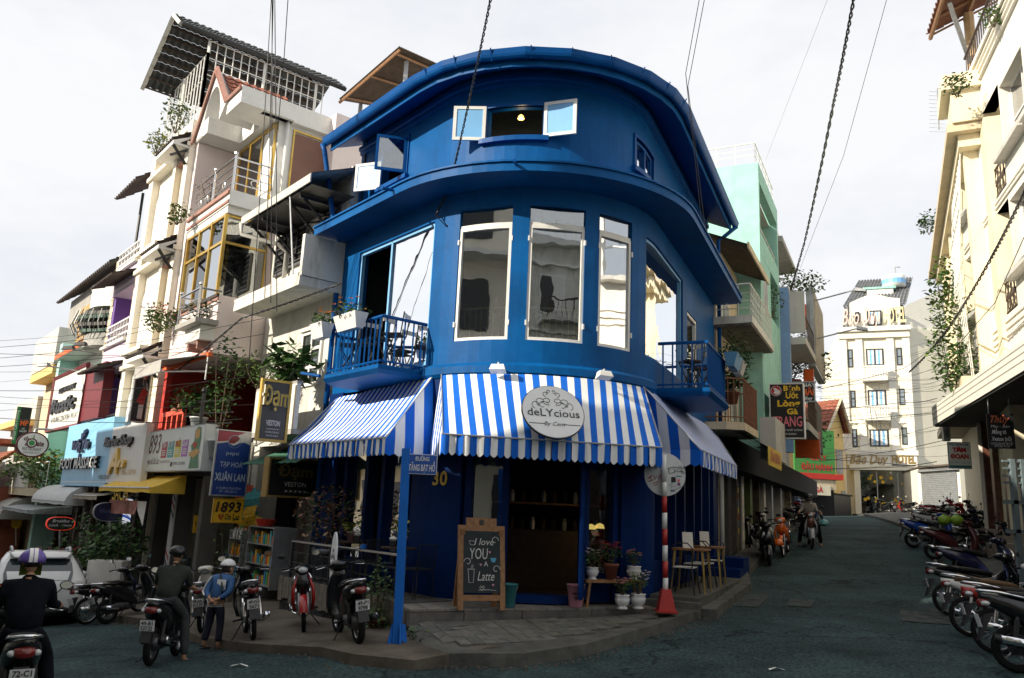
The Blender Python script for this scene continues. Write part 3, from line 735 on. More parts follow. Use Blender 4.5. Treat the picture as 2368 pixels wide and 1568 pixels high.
# graffito on the planks
mb=MB()
def squig(pts,r=.006): mb.tube([F(a,1.002,b) for a,b in pts],r,4)
squig([(2.25,.78),(2.2,.86),(2.12,.8),(2.16,.7),(2.06,.66),(2.0,.76)]);squig([(1.98,.84),(1.96,.66),(1.88,.66),(1.86,.8),(1.9,.82)]);squig([(1.8,.84),(1.78,.62),(1.7,.62),(1.66,.72),(1.72,.8),(1.8,.7)]);squig([(1.62,.82),(1.56,.66),(1.64,.6),(1.5,.62)])
mb.build('graffito',m_letk,ter)
# railing
rl=thing('railing','black square bar railing with steel handrail along the left terrace','railing',FL.w(.5,.85,.88))
d0=.85
for s in (-1.2,-.45,.35,1.15,1.95,2.65):
 mb=MB(F);mb.box(s-.02,s+.02,d0-.02,d0+.02,.88,1.52);mb.build('post',m_black,rl)
for z in (.98,1.16,1.34):
 mb=MB(F);mb.box(-1.18,2.63,d0-.012,d0+.012,z,z+.022);mb.build('rail',m_black,rl)
for s in (-1.0,-.7,-.1,.1,.65,.9,1.4,1.65,2.2,2.4):
 mb=MB(F);mb.box(s-.01,s+.01,d0-.01,d0+.01,.9,1.34);mb.build('bar',m_black,rl)
mb=MB();mb.tube([F(-1.22,d0,1.54),F(2.68,d0,1.54)],.024,8);mb.build('handrail',m_steel,rl)
# oval sign leaning on the railing
q=F(.75,.98,.98);os_=thing('oval_sign','white oval cafe sign standing at the railing behind the black scooter','sign',q)
uu=Vector((.72,.69,0)).normalized();uu=(-FL.a*.75+FL.n*.25).normalized();n2=uu.cross(Vector((0,0,1)));n2=n2 if n2.y < 0 else -n2
mb=MB();rg=lambda k,h: [q+uu*(.26*k*math.cos(2*math.pi*j/32))+Vector((0,0,.38+.44*k*math.sin(2*math.pi*j/32)))+n2*h for j in range(32)]
mb.loft([rg(1,0),rg(1,.025)]);mb.build('board',m_aww,os_)
tq=lambda x,y: q+uu*x+Vector((0,0,.38+y))+n2*.028
text('deLYcious',tq(0,-.15),uu,n2,m_letk,os_,w=.44);scroll(os_,lambda x,y: tq(x,y+.0),.4,m_letk,n2)
mb=MB();mb.tube([tq(-.2,-.2),tq(.2,-.2)],.005,4);mb.build('rule',m_letk,os_)
# right terrace with steps
rt_=thing('terrace','grey concrete terrace with two steps and cafe tables beside the barrier pole','terrace',FR.w(1.5,.5,.8))
G=FR.w
mb=MB(G)
mb.prism([(-.55,.02),(6.2,.02),(6.2,.86),(-.55,.86)],.5,1.0);mb.build('floor',m_conc,rt_)
for k,(zz,e) in enumerate(((.78,.16),(.89,.0))):
 mb=MB(G);mb.box(-.75-e,-.56,-.35,.9,.45,zz+.05);mb.build('step',m_conc,rt_)
for (s0,s1,z) in ((4.6,5.2,1.2),(5.2,6.2,1.42)):
 mb=MB(G);mb.box(s0,s1,.05,.8,1.0,z);mb.build('step',m_blued,rt_)
# blackboard
q=Vector((-.34,12.3,.862));bb=thing('a_frame_blackboard','wooden A frame blackboard with chalk lettering beside the cafe door','blackboard',q)
uu=Vector((.94,.33,0)).normalized();n2=Vector((uu.y,-uu.x,0));tl=.16
def bbp(x,y,z): return q+uu*x+n2*(y-z*tl+.2)+Vector((0,0,z))
mb=MB(bbp);mb.box(-.36,-.28,-.03,.03,0,1.18);mb.build('leg',m_wood,bb);mb=MB(bbp);mb.box(.28,.36,-.03,.03,0,1.18);mb.build('leg',m_wood,bb)
mb=MB(bbp);mb.box(-.28,.28,-.025,.025,.12,.2);mb.build('rail',m_wood,bb);mb=MB(bbp);mb.box(-.28,.28,-.02,.03,1.1,1.18);mb.build('rail',m_wood,bb)
for k in range(4):
 mb=MB(bbp);mb.box(-.24+.12*k+.003,-.24+.12*(k+1)-.003,-.02,.012,1.18,1.29);mb.build('head_board',m_wood,bb)
mb=MB(bbp);mb.box(-.285,.285,-.02,.034,.23,1.1);mb.build('board',mat('chalkboard',(.012,.022,.026),.75,.3,5,dirt=.4,dirtcol=(.04,.05,.05)),bb)
mb=MB(lambda x,y,z: bbp(x,-.25-y+2*tl*z*1.0,z));
for sx in (-1,1): mb.box(sx*.3-.035,sx*.3+.035,.05,.1,0,1.12)
mb.build('rear_frame',m_wood,bb)
mb=MB(bbp);mb.lathe((0,.06,0),[(.04,0)],6) if False else mb.box(-.03,.03,.012,.04,1.2,1.26);mb.build('knob',m_black,bb)
m_chalk=mat('chalk',(.6,.6,.58),.95,.25,60);m_chalkb=mat('blue_chalk',(.1,.35,.55),.9,.2,40);m_chalkp=mat('pink_chalk',(.65,.3,.4),.9,.2,40)
nb=(n2+Vector((0,0,tl))).normalized();ub=(Vector((0,0,1))-n2*tl).normalized()
bp_=lambda x,z: bbp(x,.037,z)
text('I love',bp_(.03,.90),uu,nb,m_chalk,bb,w=.30,h=.10,shear=.25,up=ub,ex=.002)
text('YOU',bp_(-.05,.70),uu,nb,m_chalk,bb,w=.28,h=.16,shear=.1,up=ub,ex=.002)
text('A',bp_(.06,.60),uu,nb,m_chalk,bb,h=.07,up=ub,ex=.002)
text('Latte',bp_(.06,.40),uu,nb,m_chalk,bb,w=.26,h=.13,shear=.3,up=ub,ex=.002)
mb=MB()
def chalk(pts,r=.004): mb.tube([bp_(a,b) for a,b in pts],r,4)
chalk([(-.2,.37),(-.215,.55),(-.12,.55),(-.135,.37),(-.2,.37)]);chalk([(-.225,.56),(-.11,.56)]);chalk([(-.17,.58),(-.15,.62),(-.13,.6),(-.16,.57)])
for (cx,cz,s) in ((.2,.97,1),(-.22,.66,-1),(.22,.56,1)):
 chalk([(cx+.06*math.cos(a)*(1-a/9)*s,cz+.06*math.sin(a)*(1-a/9)) for a in [k*.4 for k in range(14)]],.005)
chalk([(-.2,.96),(-.18,.9),(-.12,.9),(-.1,.95),(-.2,.96)]);chalk([(0,.3),(-.02,.33),(-.04,.31),(0,.26),(.04,.31),(.02,.33),(0,.3)]);chalk([(-.05,.27),(.1,.275),(.22,.262)])
mb.build('chalk_drawing',m_chalk,bb)
mb=MB(bp_ if False else None);pts=[(.13,.72),(.15,.66),(.2,.66),(.225,.72)]
mb.poly([bp_(a,b) for a,b in pts]);mb.build('chalk_cup',m_chalkb,bb)
mb=MB()
for (cx,cz) in ((.17,.34),(-.02,.62),(.12,.8)): mb.poly([bp_(cx,cz-.02),bp_(cx+.02,cz+.01),bp_(cx+.01,cz+.018),bp_(cx,cz+.01),bp_(cx-.01,cz+.018),bp_(cx-.02,cz+.01)])
mb.build('chalk_heart',m_chalkp,bb)
# buckets
def bucket(px,py,Y,m,lbl,word=None,s=1.):
 q=at(px,py,Y);q.z=.862;t=thing('bucket',lbl,'bucket',q)
 mb=MB();mb.lathe(q,[(.095*s,0),(.1*s,.01),(.135*s,.32*s),(.145*s,.325*s),(.145*s,.34*s),(.128*s,.335*s),(.09*s,.03)],18);mb.build('body',m,t,True)
 mb=MB();mb.tube([q+Vector((.14*s*math.cos(a),-.05,.33*s-.02-.10*s*math.sin(a))) for a in [k*math.pi/8 for k in range(9)]],.005,4);mb.build('handle',m_zinc,t)
 if word:
  for k,wd_ in enumerate(word): text(wd_,q+Vector((0,-.128*s,(.19-.065*k)*s)),(1,0,0),(0,-1,0),m_letk,t,w=.13 if k==0 else .085,ex=.003,bold=.03)
bucket(1174,1400,12.55,mat('teal_enamel',(.03,.17,.19),.5,.15,6),'teal metal bucket beside the blackboard')
bucket(1330,1397,12.95,mat('pink_enamel',(.55,.24,.33),.5,.12,6),'pink bucket printed with vegetable lettering by the door leaf',('FRESH','VEG'),1.0)
# flower bench and pots
def foliage(mb,c,r,n,ls,mset,flat=.8):
 for k in range(n):
  while True:
   v=Vector((rnd.uniform(-1,1),rnd.uniform(-1,1),rnd.uniform(-1,1)))
   if v.length < 1: break
  v=v*(.55+.45*v.length) if rnd.random() < .5 else v
  p=Vector(c)+Vector((v.x*r[0],v.y*r[1],v.z*r[2]));a=rnd.uniform(0,6.28);tl_=rnd.uniform(-.9,.9)
  d=Vector((math.cos(a),math.sin(a),tl_)).normalized();s_=d.cross(Vector((rnd.uniform(-.5,.5),rnd.uniform(-.5,.5),1))).normalized();L=ls*rnd.uniform(.6,1.3)
  m=rnd.choice(mset);mb.poly([p,p+d*L*.5+s_*L*.28+Vector((0,0,.04*L)),p+d*L,p+d*L*.5-s_*L*.28],m)
def flowers(mb,c,r,n,s,m):
 for k in range(n):
  a=rnd.uniform(0,6.28);rr=rnd.random()**.5;p=Vector(c)+Vector((rr*r[0]*math.cos(a),rr*r[1]*math.sin(a),rnd.uniform(.2,1)*r[2]))
  for j in range(5):
   b=a+j*1.256;q1=p+Vector((math.cos(b),math.sin(b),.35))*s;q2=p+Vector((math.cos(b+.9),math.sin(b+.9),.35))*s;mb.poly([p,q1,(q1+q2)/2+Vector((0,0,s*.3)),q2],m)
def potplant(q,lbl,potm,s,h,fm,n=170,gl=None,fs=.024,nf=20,r=None,ls=.06,pot='urn',leafset=None,cat='potted plant',name='potted_plant',grp=None):
 q=Vector(q);t=thing(name,lbl,cat,q,group=grp);mb=MB()
 if pot=='urn': pr_=[(.07*s,0),(.075*s,.02*s),(.05*s,.035*s),(.09*s,.07*s),(.105*s,.13*s),(.09*s,.165*s),(.105*s,.18*s),(.1*s,.19*s),(.08*s,.17*s)]
 elif pot=='cone': pr_=[(.06*s,0),(.09*s,.17*s),(.1*s,.17*s),(.1*s,.2*s),(.085*s,.2*s),(.08*s,.16*s)]
 else: pr_=[(.08*s,0),(.08*s,.2*s),(.072*s,.2*s),(.07*s,.17*s)]
 ph=pr_[-2][1];mb.lathe(q,pr_,16);mb.build('pot',potm,t,True)
 mb=MB()
 for k in range(5):
  a=k*1.3;mb.tube([q+Vector((.01*math.cos(a),.01*math.sin(a),ph-.03)),q+Vector((h*.2*math.cos(a),h*.2*math.sin(a),ph+h*.4)),q+Vector((h*.3*math.cos(a),h*.3*math.sin(a),ph+h*.75))],.006,4)
 mb.build('stem',m_bark,t)
 rr=r or (h*.5,h*.5,h*.45);c=q+Vector((0,0,ph+h*.5));mb=MB();foliage(mb,c,rr,n,ls,(0,1) if not leafset else range(len(leafset)))
 o=mb.build('foliage',leafset or [m_leaf[0],m_leaf[1]],t);o['kind']='stuff'
 if fm:
  mb=MB();flowers(mb,c,rr,nf,fs,0);o=mb.build('flowers',fm,t);o['kind']='stuff'
 return t
q=at(1415,1335,13.25);bz=1.27;bench=thing('bench','narrow wooden bench carrying flower pots right of the cafe door','bench',(q.x,q.y,.862))
fbn=frame((q.x,q.y,0),(.93,.37,0),(.37,-.93,0));mb=MB(fbn);mb.box(-.52,.52,-.12,.12,bz-.04,bz);mb.build('seat',m_wood,bench)
for (a,b) in ((-.45,-.09),(-.45,.09),(.45,-.09),(.45,.09)):
 mb=MB(fbn);mb.hexa([(a*1.1-.02,b-.02,.862),(a*1.1+.02,b-.02,.862),(a*1.1+.02,b+.02,.862),(a*1.1-.02,b+.02,.862)],[(a-.02,b-.02,bz-.04),(a+.02,b-.02,bz-.04),(a+.02,b+.02,bz-.04),(a-.02,b+.02,bz-.04)]);mb.build('leg',m_wood,bench)
potplant(fbn(-.36,0,bz),'white urn with pale flowers on the bench, against the door leaf',m_porc,1.0,.3,m_white_f,120)
potplant(fbn(-.02,0,bz),'brown pot with red flowers in the middle of the bench',m_terra,1.25,.36,m_red_f,200,pot='cone',nf=34)
potplant(fbn(.4,0,bz),'white urn with pink flowers at the outer end of the bench',m_porc,1.15,.27,m_pink_f,130)
potplant(fbn(-.0,.33,.862),'white urn with pink flowers on the platform under the bench',m_porc,1.15,.26,m_pink_f,130)
potplant(fbn(.3,.3,.862),'white urn with pale pink blossoms on the platform under the bench end',m_porc,1.2,.36,m_white_f,170,nf=34)
# ==== left street: a row of tube houses
def fb(par,name,s0,s1,d0,d1,z0,z1,m,fac=FL):
 mb=MB(fac.w);mb.box(s0,s1,d0,d1,z0,z1);return mb.build(name,m,par)
def pb(par,name,x0,y0,x1,y1,d0,d1,m,fac=FL,at_d=None):
 s0,s1,z0,z1=fac.rect(x0,y0,x1,y1,d1 if at_d is None else at_d);return fb(par,name,s0,s1,d0,d1,z0,z1,m,fac)
def house(name,label,fac,s0,s1,d,z1,m,depth=9,z0=None,cat='building'):
 q=fac.w((s0+s1)/2,d,0);q.z=gz(q.x,q.y)-.3 if z0 is None else z0
 h=thing(name,label,cat,q);fb(h,'wall',s0,s1,d-depth,d,q.z,z1,m,fac);return h
def win(par,s0,s1,z0,z1,d,mf,mg,fac=FL,nx=2,nz=1,t=.05,rec=.0,name='window'):
 mb=MB(fac.w);e=d+.03-rec
 mb.box(s0,s1,d-.02,e,z0,z0+t);mb.box(s0,s1,d-.02,e,z1-t,z1)
 for k in range(nx+1):
  c=s0+t/2+(s1-s0-t)*k/nx;mb.box(c-t/2,c+t/2,d-.02,e+.004,z0+t,z1-t)
 for k in range(1,nz):
  c=z0+(z1-z0)*k/nz;mb.box(s0+t,s1-t,d-.02,e-.004,c-t/2,c+t/2)
 w=mb.build(name,mf,par)
 fb(w,'pane',s0+t*.5,s1-t*.5,d-.02,d+.006,z0+t*.5,z1-t*.5,mg,fac);return w
def wave_roof(par,p00,p01,p10,p11,m,nw=14,amp=.025,th=.03,name='roof',rows=1):
 """corrugated or tiled sheet: p00-p01 along the eave, p10-p11 along the ridge; waves run down the slope"""
 p00,p01,p10,p11=map(Vector,(p00,p01,p10,p11));nn=(p01-p00).cross(p10-p00).normalized()
 if nn.z < 0: nn=-nn
 mb=MB();K_=nw*4
 for r in range(rows):
  rr=[]
  for q in (r/rows,(r+1)/rows-.002):
   rr.append([p00.lerp(p01,k/K_).lerp(p10.lerp(p11,k/K_),q)+nn*(amp*math.cos(2*math.pi*k/4)+ (0 if rows==1 else (.035 if q==r/rows else 0))) for k in range(K_+1)])
  mb.loft(rr,0,False,False);mb.loft([rr[0],[p-nn*th for p in rr[0]]],0,False,False)
  lo=[[p-nn*th for p in x] for x in rr];mb.loft(lo,0,False,False)
 return mb.build(name,m,par)
def railfac(par,pts,z0,z1,nbar,m,rails=(),br=.012,hr=.022,name_rail='handrail'):
 mb=MB();mb.tube([(p[0],p[1],z1) for p in pts],hr,6)
 for z in rails: mb.tube([(p[0],p[1],z) for p in pts],br,5)
 mb.build(name_rail,m,par)
 for a,b in zip(pts,pts[1:]):
  a,b=Vector(a),Vector(b)
  for k in range(nbar+1):
   p=a.lerp(b,k/max(1,nbar));mb=MB();mb.tube([(p.x,p.y,z0),(p.x,p.y,z1)],br,5);mb.build('baluster',m,par)
F=FL.w;X=FL.px
# white tailor house next to the cafe
h1=house('tailor_house','white two storey house with louvred shutters squeezed between the blue cafe and the red balcony',FL,3.32,7.25,-1.6,9.4,m_whited,8,0)
fb(h1,'upper_wall',3.32,7.25,-1.6,-.02,3.5,9.6,m_whited)
fb(h1,'pillar',6.62,7.2,-.5,.05,0,3.5,m_whited);fb(h1,'pillar',3.0,3.3,-.3,.02,.7,3.5,m_whited)
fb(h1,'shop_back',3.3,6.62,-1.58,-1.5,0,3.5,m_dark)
fb(h1,'shop_floor',3.3,6.62,-1.5,.1,0,.5,m_conc)
fb(h1,'slab',3.35,6.95,-.02,.95,6.66,6.86,m_whited);fb(h1,'end_fin',3.32,3.44,-.02,.93,6.87,7.77,m_whited);fb(h1,'upstand',3.45,6.95,.88,.945,6.87,6.95,m_whited)
def louvre(s0,s1,z0,z1,d):
 mb=MB(F);t=.06;mk=mat('grey_shutter',(.085,.088,.092),.6,.2,6)
 mb.box(s0,s1,d,d+.05,z0,z0+t);mb.box(s0,s1,d,d+.05,z1-t,z1);mb.box(s0,s0+t,d,d+.05,z0+t,z1-t);mb.box(s1-t,s1,d,d+.05,z0+t,z1-t)
 w=mb.build('shutter',mk,h1);n=int((z1-z0)/.14)
 for k in range(1,n):
  z=z0+(z1-z0)*k/n;mb=MB(F);mb.hexa([(s0+t,d+.0,z),(s1-t,d+.0,z),(s1-t,d+.045,z-.05),(s0+t,d+.045,z-.05)],[(s0+t,d+.0,z+.012),(s1-t,d+.0,z+.012),(s1-t,d+.045,z-.038),(s0+t,d+.045,z-.038)]);mb.build('slat',mk,w)
 fb(w,'backing',s0+t,s1-t,d-.01,d+.004,z0+t,z1-t,m_dark)
for (x0,y0,x1,y1) in ((645,542,669,632),(673,515,707,615),(757,472,784,520)):
 s0,s1,z0,z1=FL.rect(x0,(y0+y1)/2-45 if x0 !=757 else y0,x1,(y0+y1)/2+40 if x0 !=757 else y1,0);louvre(s0,s1,max(7.15,z0),min(z1,8.75),0)
# eave of corrugated sheet on black braced brackets
e0,e1=F(6.75,1.05,8.92),F(3.05,1.05,9.0)
wave_roof(h1,e0,e1,F(6.75,-.3,9.5),F(3.05,-.3,9.58),m_zinc,34,.018,.03,'eave_roof')
mb=MB(F);mb.box(3.05,6.78,1.05,1.075,8.80,8.99);mb.build('fascia',m_greyl,h1)
mb=MB(F);mb.box(3.1,6.7,.0,1.0,8.78,8.80);mb.build('soffit_slats',m_black,h1)
for s in (6.45,5.75,4.35,3.75):
 mb=MB(F);mb.box(s-.03,s+.03,.0,.06,7.95,8.78);mb.box(s-.03,s+.03,.06,.95,8.68,8.76);mb.tube([(s,.05,8.0),(s,.85,8.7)],.035,4);mb.tube([(s,.05,8.55),(s,.5,8.35)],.03,4);mb.build('bracket',m_black,h1)
mb=MB();mb.tube([F(4.15,1.02,8.9),F(3.7,.95,6.95)],.022,6);mb.build('strut',m_zinc,h1)
mb=MB();mb.tube([F(6.72,1.08,8.82),F(6.72,1.05,8.55),F(6.2,.3,8.35),F(6.2,.08,8.2),F(6.2,.08,6.9)],.055,8);mb.build('downpipe',m_greyl,h1,True)
# first floor window with glazing bars
s0,s1,z0,z1=FL.rect(673,745,722,868,0);
win(h1,3.95,4.95,4.75,6.0,0,m_white,m_glassd,nx=2,nz=3,t=.07)
fb(h1,'window_head',3.88,5.02,0,.08,6.01,6.07,m_whited)
# rounded balcony
cur=[]
for s,d in [(3.02,0),(3.02,.92)]+[(4.9+.75*math.sin(a),.92-.75*(1-math.cos(a))) for a in np.linspace(0,1.5708,8)]+[(5.65,0)]: cur.append((s,d))
def curb(name,z0,z1,th,m):
 mb=MB(F);pts=cur[1:];ins=[(min(s,5.65)-(th if s > 4.9 else 0)*((s-4.9)/.75),d-th*(1 if s <=4.9 else max(0,1-(s-4.9)/.75)*1.0)) for s,d in pts]
 mb.loft([[(s,d,z0),(s,d,z1),(i[0],i[1],z1),(i[0],i[1],z0)] for (s,d),i in zip(pts,ins)]);return mb.build(name,m,h1,False)
curb('balcony_parapet',3.66,4.56,.09,m_whited);curb('balcony_coping',4.56,4.62,.13,m_grey)
mb=MB(F);mb.prism([c for c in cur],3.56,3.655);mb.build('balcony_slab',m_grey,h1)
sh=fb(h1,'shelf',5.3,6.05,.0,.25,5.36,5.39,m_zinc)
fb(h1,'house_plate',6.72,6.9,.05,.065,2.0,2.3,mat('house_plate_blue',(.015,.03,.09),.5,0))
text('32',F(6.81,.068,2.08),-FL.a,FL.n,m_letw,h1,h=.1)
mb=MB();mb.tube([F(7.0,.12,3.6),F(7.0,.12,.5)],.06,8);mb.build('downpipe',m_greyl,h1,True)
# green canvas flap over the shop
ga=thing('green_awning','small faded green awning above the black and gold tailor sign','awning',F(4.2,0,3.1))
wave_roof(ga,F(5.35,.95,3.0),F(3.0,.75,3.02),F(4.9,.0,3.42),F(3.0,.0,3.42),mat('green_canvas',(.05,.16,.11),.8,.3,5,dirt=.5,dirtcol=(.25,.3,.26)),9,.012,.01,'canopy')
# tall house with the red balcony
h2=house('balcony_house','tall pale house with steel balconies, golden curtains and a red gallery',FL,7.3,10.95,-1.4,12.9,m_pink,7,-.4)
fb(h2,'front_wall',7.85,10.95,-1.4,0,7.0,12.9,m_pink);fb(h2,'lower_wall',7.3,10.7,-1.4,1.2,5.66,7.1,m_pink)
fb(h2,'side_wall',7.78,7.85,-8,.0,9.2,12.75,m_white)
# brown panelled flank
for k in range(4):
 mb=MB(F);a=-.45-k*1.45;mb.box(7.74,7.775,a-1.4,a,9.6,12.1);mb.build('flank_panel',m_brownp,h2)
 mb=MB(F);mb.box(7.72,7.775,a+.003,a+.047,9.6,12.14);mb.build('panel_bar',m_gold,h2)
mb=MB(F);mb.box(7.73,7.775,-6,-.4,12.15,12.2);mb.build('panel_bar',m_gold,h2)
fb(h2,'roof_band',7.6,7.775,-8,.55,12.32,12.85,m_white)
mb=MB();mb.tube([F(7.68,-.2,12.4),F(7.66,-.22,9.7)],.05,8);mb.build('downpipe',m_white,h2,True)
# sculpted roof slab with gable
fb(h2,'roof_slab',7.5,8.5,-.3,1.2,12.32,12.8,m_white);fb(h2,'roof_slab',9.95,10.98,-.3,1.2,12.32,12.8,m_white);fb(h2,'roof_slab',8.5,9.95,-.3,.25,12.32,12.8,m_white)
gx=[(8.55,12.5),(9.65,14.15),(10.95,12.45),(10.6,12.35)];ar=[(10.35-1.35*(1-math.cos(a))*.5*1.0,12.35+1.25*math.sin(a)) for a in np.linspace(0,math.pi,11)]
mb=MB();th=[F(s,1.22,z) for s,z in [(10.95,12.35),(9.65,14.1),(8.55,12.75),(9.0,12.35)]+[(x_,z_) for x_,z_ in ar[::-1]]];bk_=[p-FL.n*.9 for p in th]
mb.hexa(th,bk_);mb.build('gable',m_white,h2)
mb=MB();
for a,b in (((11.02,12.3),(9.65,14.2)),((9.65,14.2),(8.45,12.75))):
 p,q=F(a[0],1.24,a[1]),F(b[0],1.24,b[1]);mb.tube([p,q],.06,4);mb.tube([p+FL.n*.05+Vector((0,0,-.12)),q+FL.n*.05+Vector((0,0,-.12))],.035,4)
mb.tube([F(8.5,1.24,12.72),F(7.5,1.24,12.72)],.05,4);mb.build('gable_trim',m_pinkt,h2)
wave_roof(h2,F(8.5,1.1,12.85),F(8.5,-.8,12.85),F(9.6,1.1,14.05),F(9.6,-.8,14.05),m_redtile,8,.02,.02,'gable_roof',rows=6)
wave_roof(h2,F(7.7,-2.2,12.8),F(7.7,-5.2,12.8),F(9.3,-3.0,13.7),F(9.3,-4.4,13.7),m_redtile,10,.02,.02,'hip_roof',rows=5)
# golden curtained doors behind the top balcony
mb=MB(F);
for s in (7.9,8.75,9.6,10.4): mb.box(s-.035,s+.035,0,.06,9.95,12.3)
mb.box(7.9,10.4,0,.055,12.2,12.3)
w=mb.build('balcony_door',m_gold,h2)
fb(w,'curtain',7.95,8.7,.005,.02,9.97,12.2,m_curtw);fb(w,'curtain',8.8,9.55,.005,.02,9.97,12.2,m_curt);fb(w,'curtain',9.65,10.35,.005,.02,9.97,12.2,m_curt)
fb(w,'pane',8.8,10.35,.03,.036,9.97,12.2,m_glassa)
fb(h2,'partition',10.75,10.95,0,1.15,7.1,12.3,m_pink)
# top balcony
fb(h2,'balcony_slab',7.6,10.74,0,1.15,9.55,9.95,m_white)
for k,(e,zz) in enumerate(((1.16,9.93),(1.2,9.86),(1.17,9.62))):
 fb(h2,'balcony_trim',7.58,10.74,1.152,e+.01,zz-.03,zz+.04,m_pinkt)
def steelrail(par,pts,z0,rails,posts,caps=True):
 for z in rails:
  mb=MB();mb.tube([(p.x,p.y,z0+z) for p in pts],.026 if z==max(rails) else .017,6);mb.build('rail',m_steel,par)
 for p in posts:
  mb=MB();mb.tube([(p.x,p.y,z0),(p.x,p.y,z0+max(rails)+.06)],.03,8)
  if caps: mb.ball((p.x,p.y,z0+max(rails)+.1),.055,8,5)
  mb.build('post',m_steel,par)
pp=[F(7.75,.05,0),F(7.75,1.05,0),F(10.65,1.05,0)]
steelrail(h2,pp,9.95,(.25,.48,.71,.95),(pp[1],F(9.2,1.05,0)))
for s in (8.4,9.7,10.2):
 q=F(s,1.06,10.3);mb=MB();mb.tube([q+FL.a*.1*math.cos(a)+Vector((0,0,.1*math.sin(a))) for a in np.linspace(0,6.28,13)],.012,5);mb.build('ring',m_steel,h2)
mb=MB();mb.tube([F(7.72,.5,10.3)+FL.n*.1*math.cos(a)+Vector((0,0,.1*math.sin(a))) for a in np.linspace(0,6.28,13)],.012,5);mb.build('ring',m_steel,h2)
# glazed bay
fb(h2,'bay_top',7.7,10.74,0,1.12,9.35,9.548,m_white);fb(h2,'bay_core',8.2,10.6,0,.6,7.1,9.34,m_curtw)
mb=MB(F)
for s in (7.78,8.72,9.66,10.62): mb.box(s-.04,s+.04,1.06,1.14,7.1,9.35)
for z in (7.14,8.6,9.31): mb.box(7.82,10.6,1.07,1.13,z-.035,z+.035)
w=mb.build('bay_window',m_gold,h2)
for k,(a,b) in enumerate(((7.83,8.67),(8.77,9.61),(9.71,10.57))):
 for (c,d) in ((7.18,8.56),(8.64,9.27)): fb(w,'pane',a,b,1.095,1.1,c,d,m_glassb if (k+int(c)) % 2 else m_glassa)
 fb(w,'curtain',a,b,1.03,1.04,7.18,9.27,m_curtw if k < 2 else m_curt)
mb=MB(F)
for z in (7.14,8.6,9.31): mb.box(7.77,7.83,.0,1.055,z-.03,z+.03)
mb.box(7.77,7.83,-.05,.0,7.1,9.34);w=mb.build('bay_side',m_gold,h2)
mcd=mat('dark_violet_curtain',(.10,.085,.10),.7,.3,8)
fb(w,'pane',7.795,7.8,.0,1.06,7.17,9.28,m_glass)
for k in range(13): fb(w,'curtain_fold',7.86+.02*(k % 2),7.9+.02*(k % 2),.02+k*.08,.02+k*.08+.07,7.17,9.28,m_curt if k in (3,11) else mcd)
# open casement leaf
p=F(7.6,.1,0);fz=frame(p,(.75,.66,0),(.66,-.75,0));mb=MB(fz)
mb.box(-.05,.75,-.02,.02,7.0,7.06);mb.box(-.05,.75,-.02,.02,8.75,8.81);mb.box(-.05,.01,-.02,.02,7.06,8.75);mb.box(.69,.75,-.02,.02,7.06,8.75)
# pink band, cornice, small step balcony
for z,e in ((7.1,.06),(7.02,.03),(5.7,.05)): fb(h2,'band_trim',7.3,10.72,1.2,1.2+e,z-.05,z+.03,m_pinkt if z < 7.05 else m_darkw)
for k,(a,b) in enumerate(((9.2,10.5),)): fb(h2,'raised_panel',a,b,1.2,1.225,5.95,6.8,m_pink)
fb(h2,'sill_balcony',7.1,8.6,1.2,1.75,6.3,6.42,m_grey);fb(h2,'sill_block',7.3,8.4,1.2,1.55,5.95,6.29,m_white)
for s in (7.55,8.2):
 mb=MB(F);mb.prism([(s-.04,1.2),(s+.04,1.2),(s+.04,1.5),(s-.04,1.5)],5.75,5.94);mb.build('corbel',m_pinkt,h2)
pp=[F(7.15,1.2,0),F(7.15,1.7,0),F(8.55,1.7,0),F(8.55,1.2,0)];steelrail(h2,pp,6.42,(.2,.45,.72),(pp[1],pp[2]))
# red gallery
fb(h2,'gallery_floor',7.3,10.6,-1.38,1.2,3.55,3.75,m_dark);fb(h2,'gallery_wall',10.5,10.62,-1.38,1.2,3.76,5.62,m_redd);fb(h2,'gallery_back',7.4,10.49,-1.38,-1.3,3.76,5.62,m_dark)
fb(h2,'gallery_jamb',10.45,10.66,1.1,1.24,3.76,5.62,m_red);fb(h2,'gallery_jamb',7.3,7.38,-.3,-.2,3.76,5.62,m_red)
fb(h2,'gallery_edge',7.26,10.7,1.2,1.3,5.56,5.655,m_orange)
for k in range(9):
 s=8.0+k*.16;fb(h2,'lattice_bar',s,s+.03,-1.29,-1.26,3.8,5.5,m_darkw)
for z in (4.2,4.7,5.2): fb(h2,'lattice_bar',8.0,9.35,-1.25,-1.23,z,z+.03,m_darkw)
fb(h2,'red_panel',9.4,9.7,-1.29,-1.2,3.8,5.55,m_red)
mb=MB(F);mb.box(8.75,10.48,1.16,1.24,4.28,4.4)
gr=mb.build('red_balustrade',mat('coral_paint',(.68,.09,.05),.6,.1,4),h2)
for s in (8.78,9.2,9.62,10.04,10.42): fb(gr,'baluster',s-.05,s+.05,1.15,1.23,3.76,4.28,mat('coral_paint'))
fb(gr,'screen',8.8,10.4,1.1,1.12,3.78,4.2,m_slate)
# black iron railing with pots, right half of the gallery
ir=[F(8.75,1.2,0),F(7.35,1.25,0),F(6.3,.9,0)]
for z in (3.95,4.2,4.48):
 mb=MB();mb.tube([(p.x,p.y,z) for p in ir],.02,5);mb.build('iron_rail',m_black,h2)
mb=MB();p=ir[1];mb.tube([(p.x,p.y,3.4),(p.x,p.y,4.7)],.045,6);mb.ball((p.x,p.y,4.74),.07,8,5);mb.build('iron_post',m_black,h2)
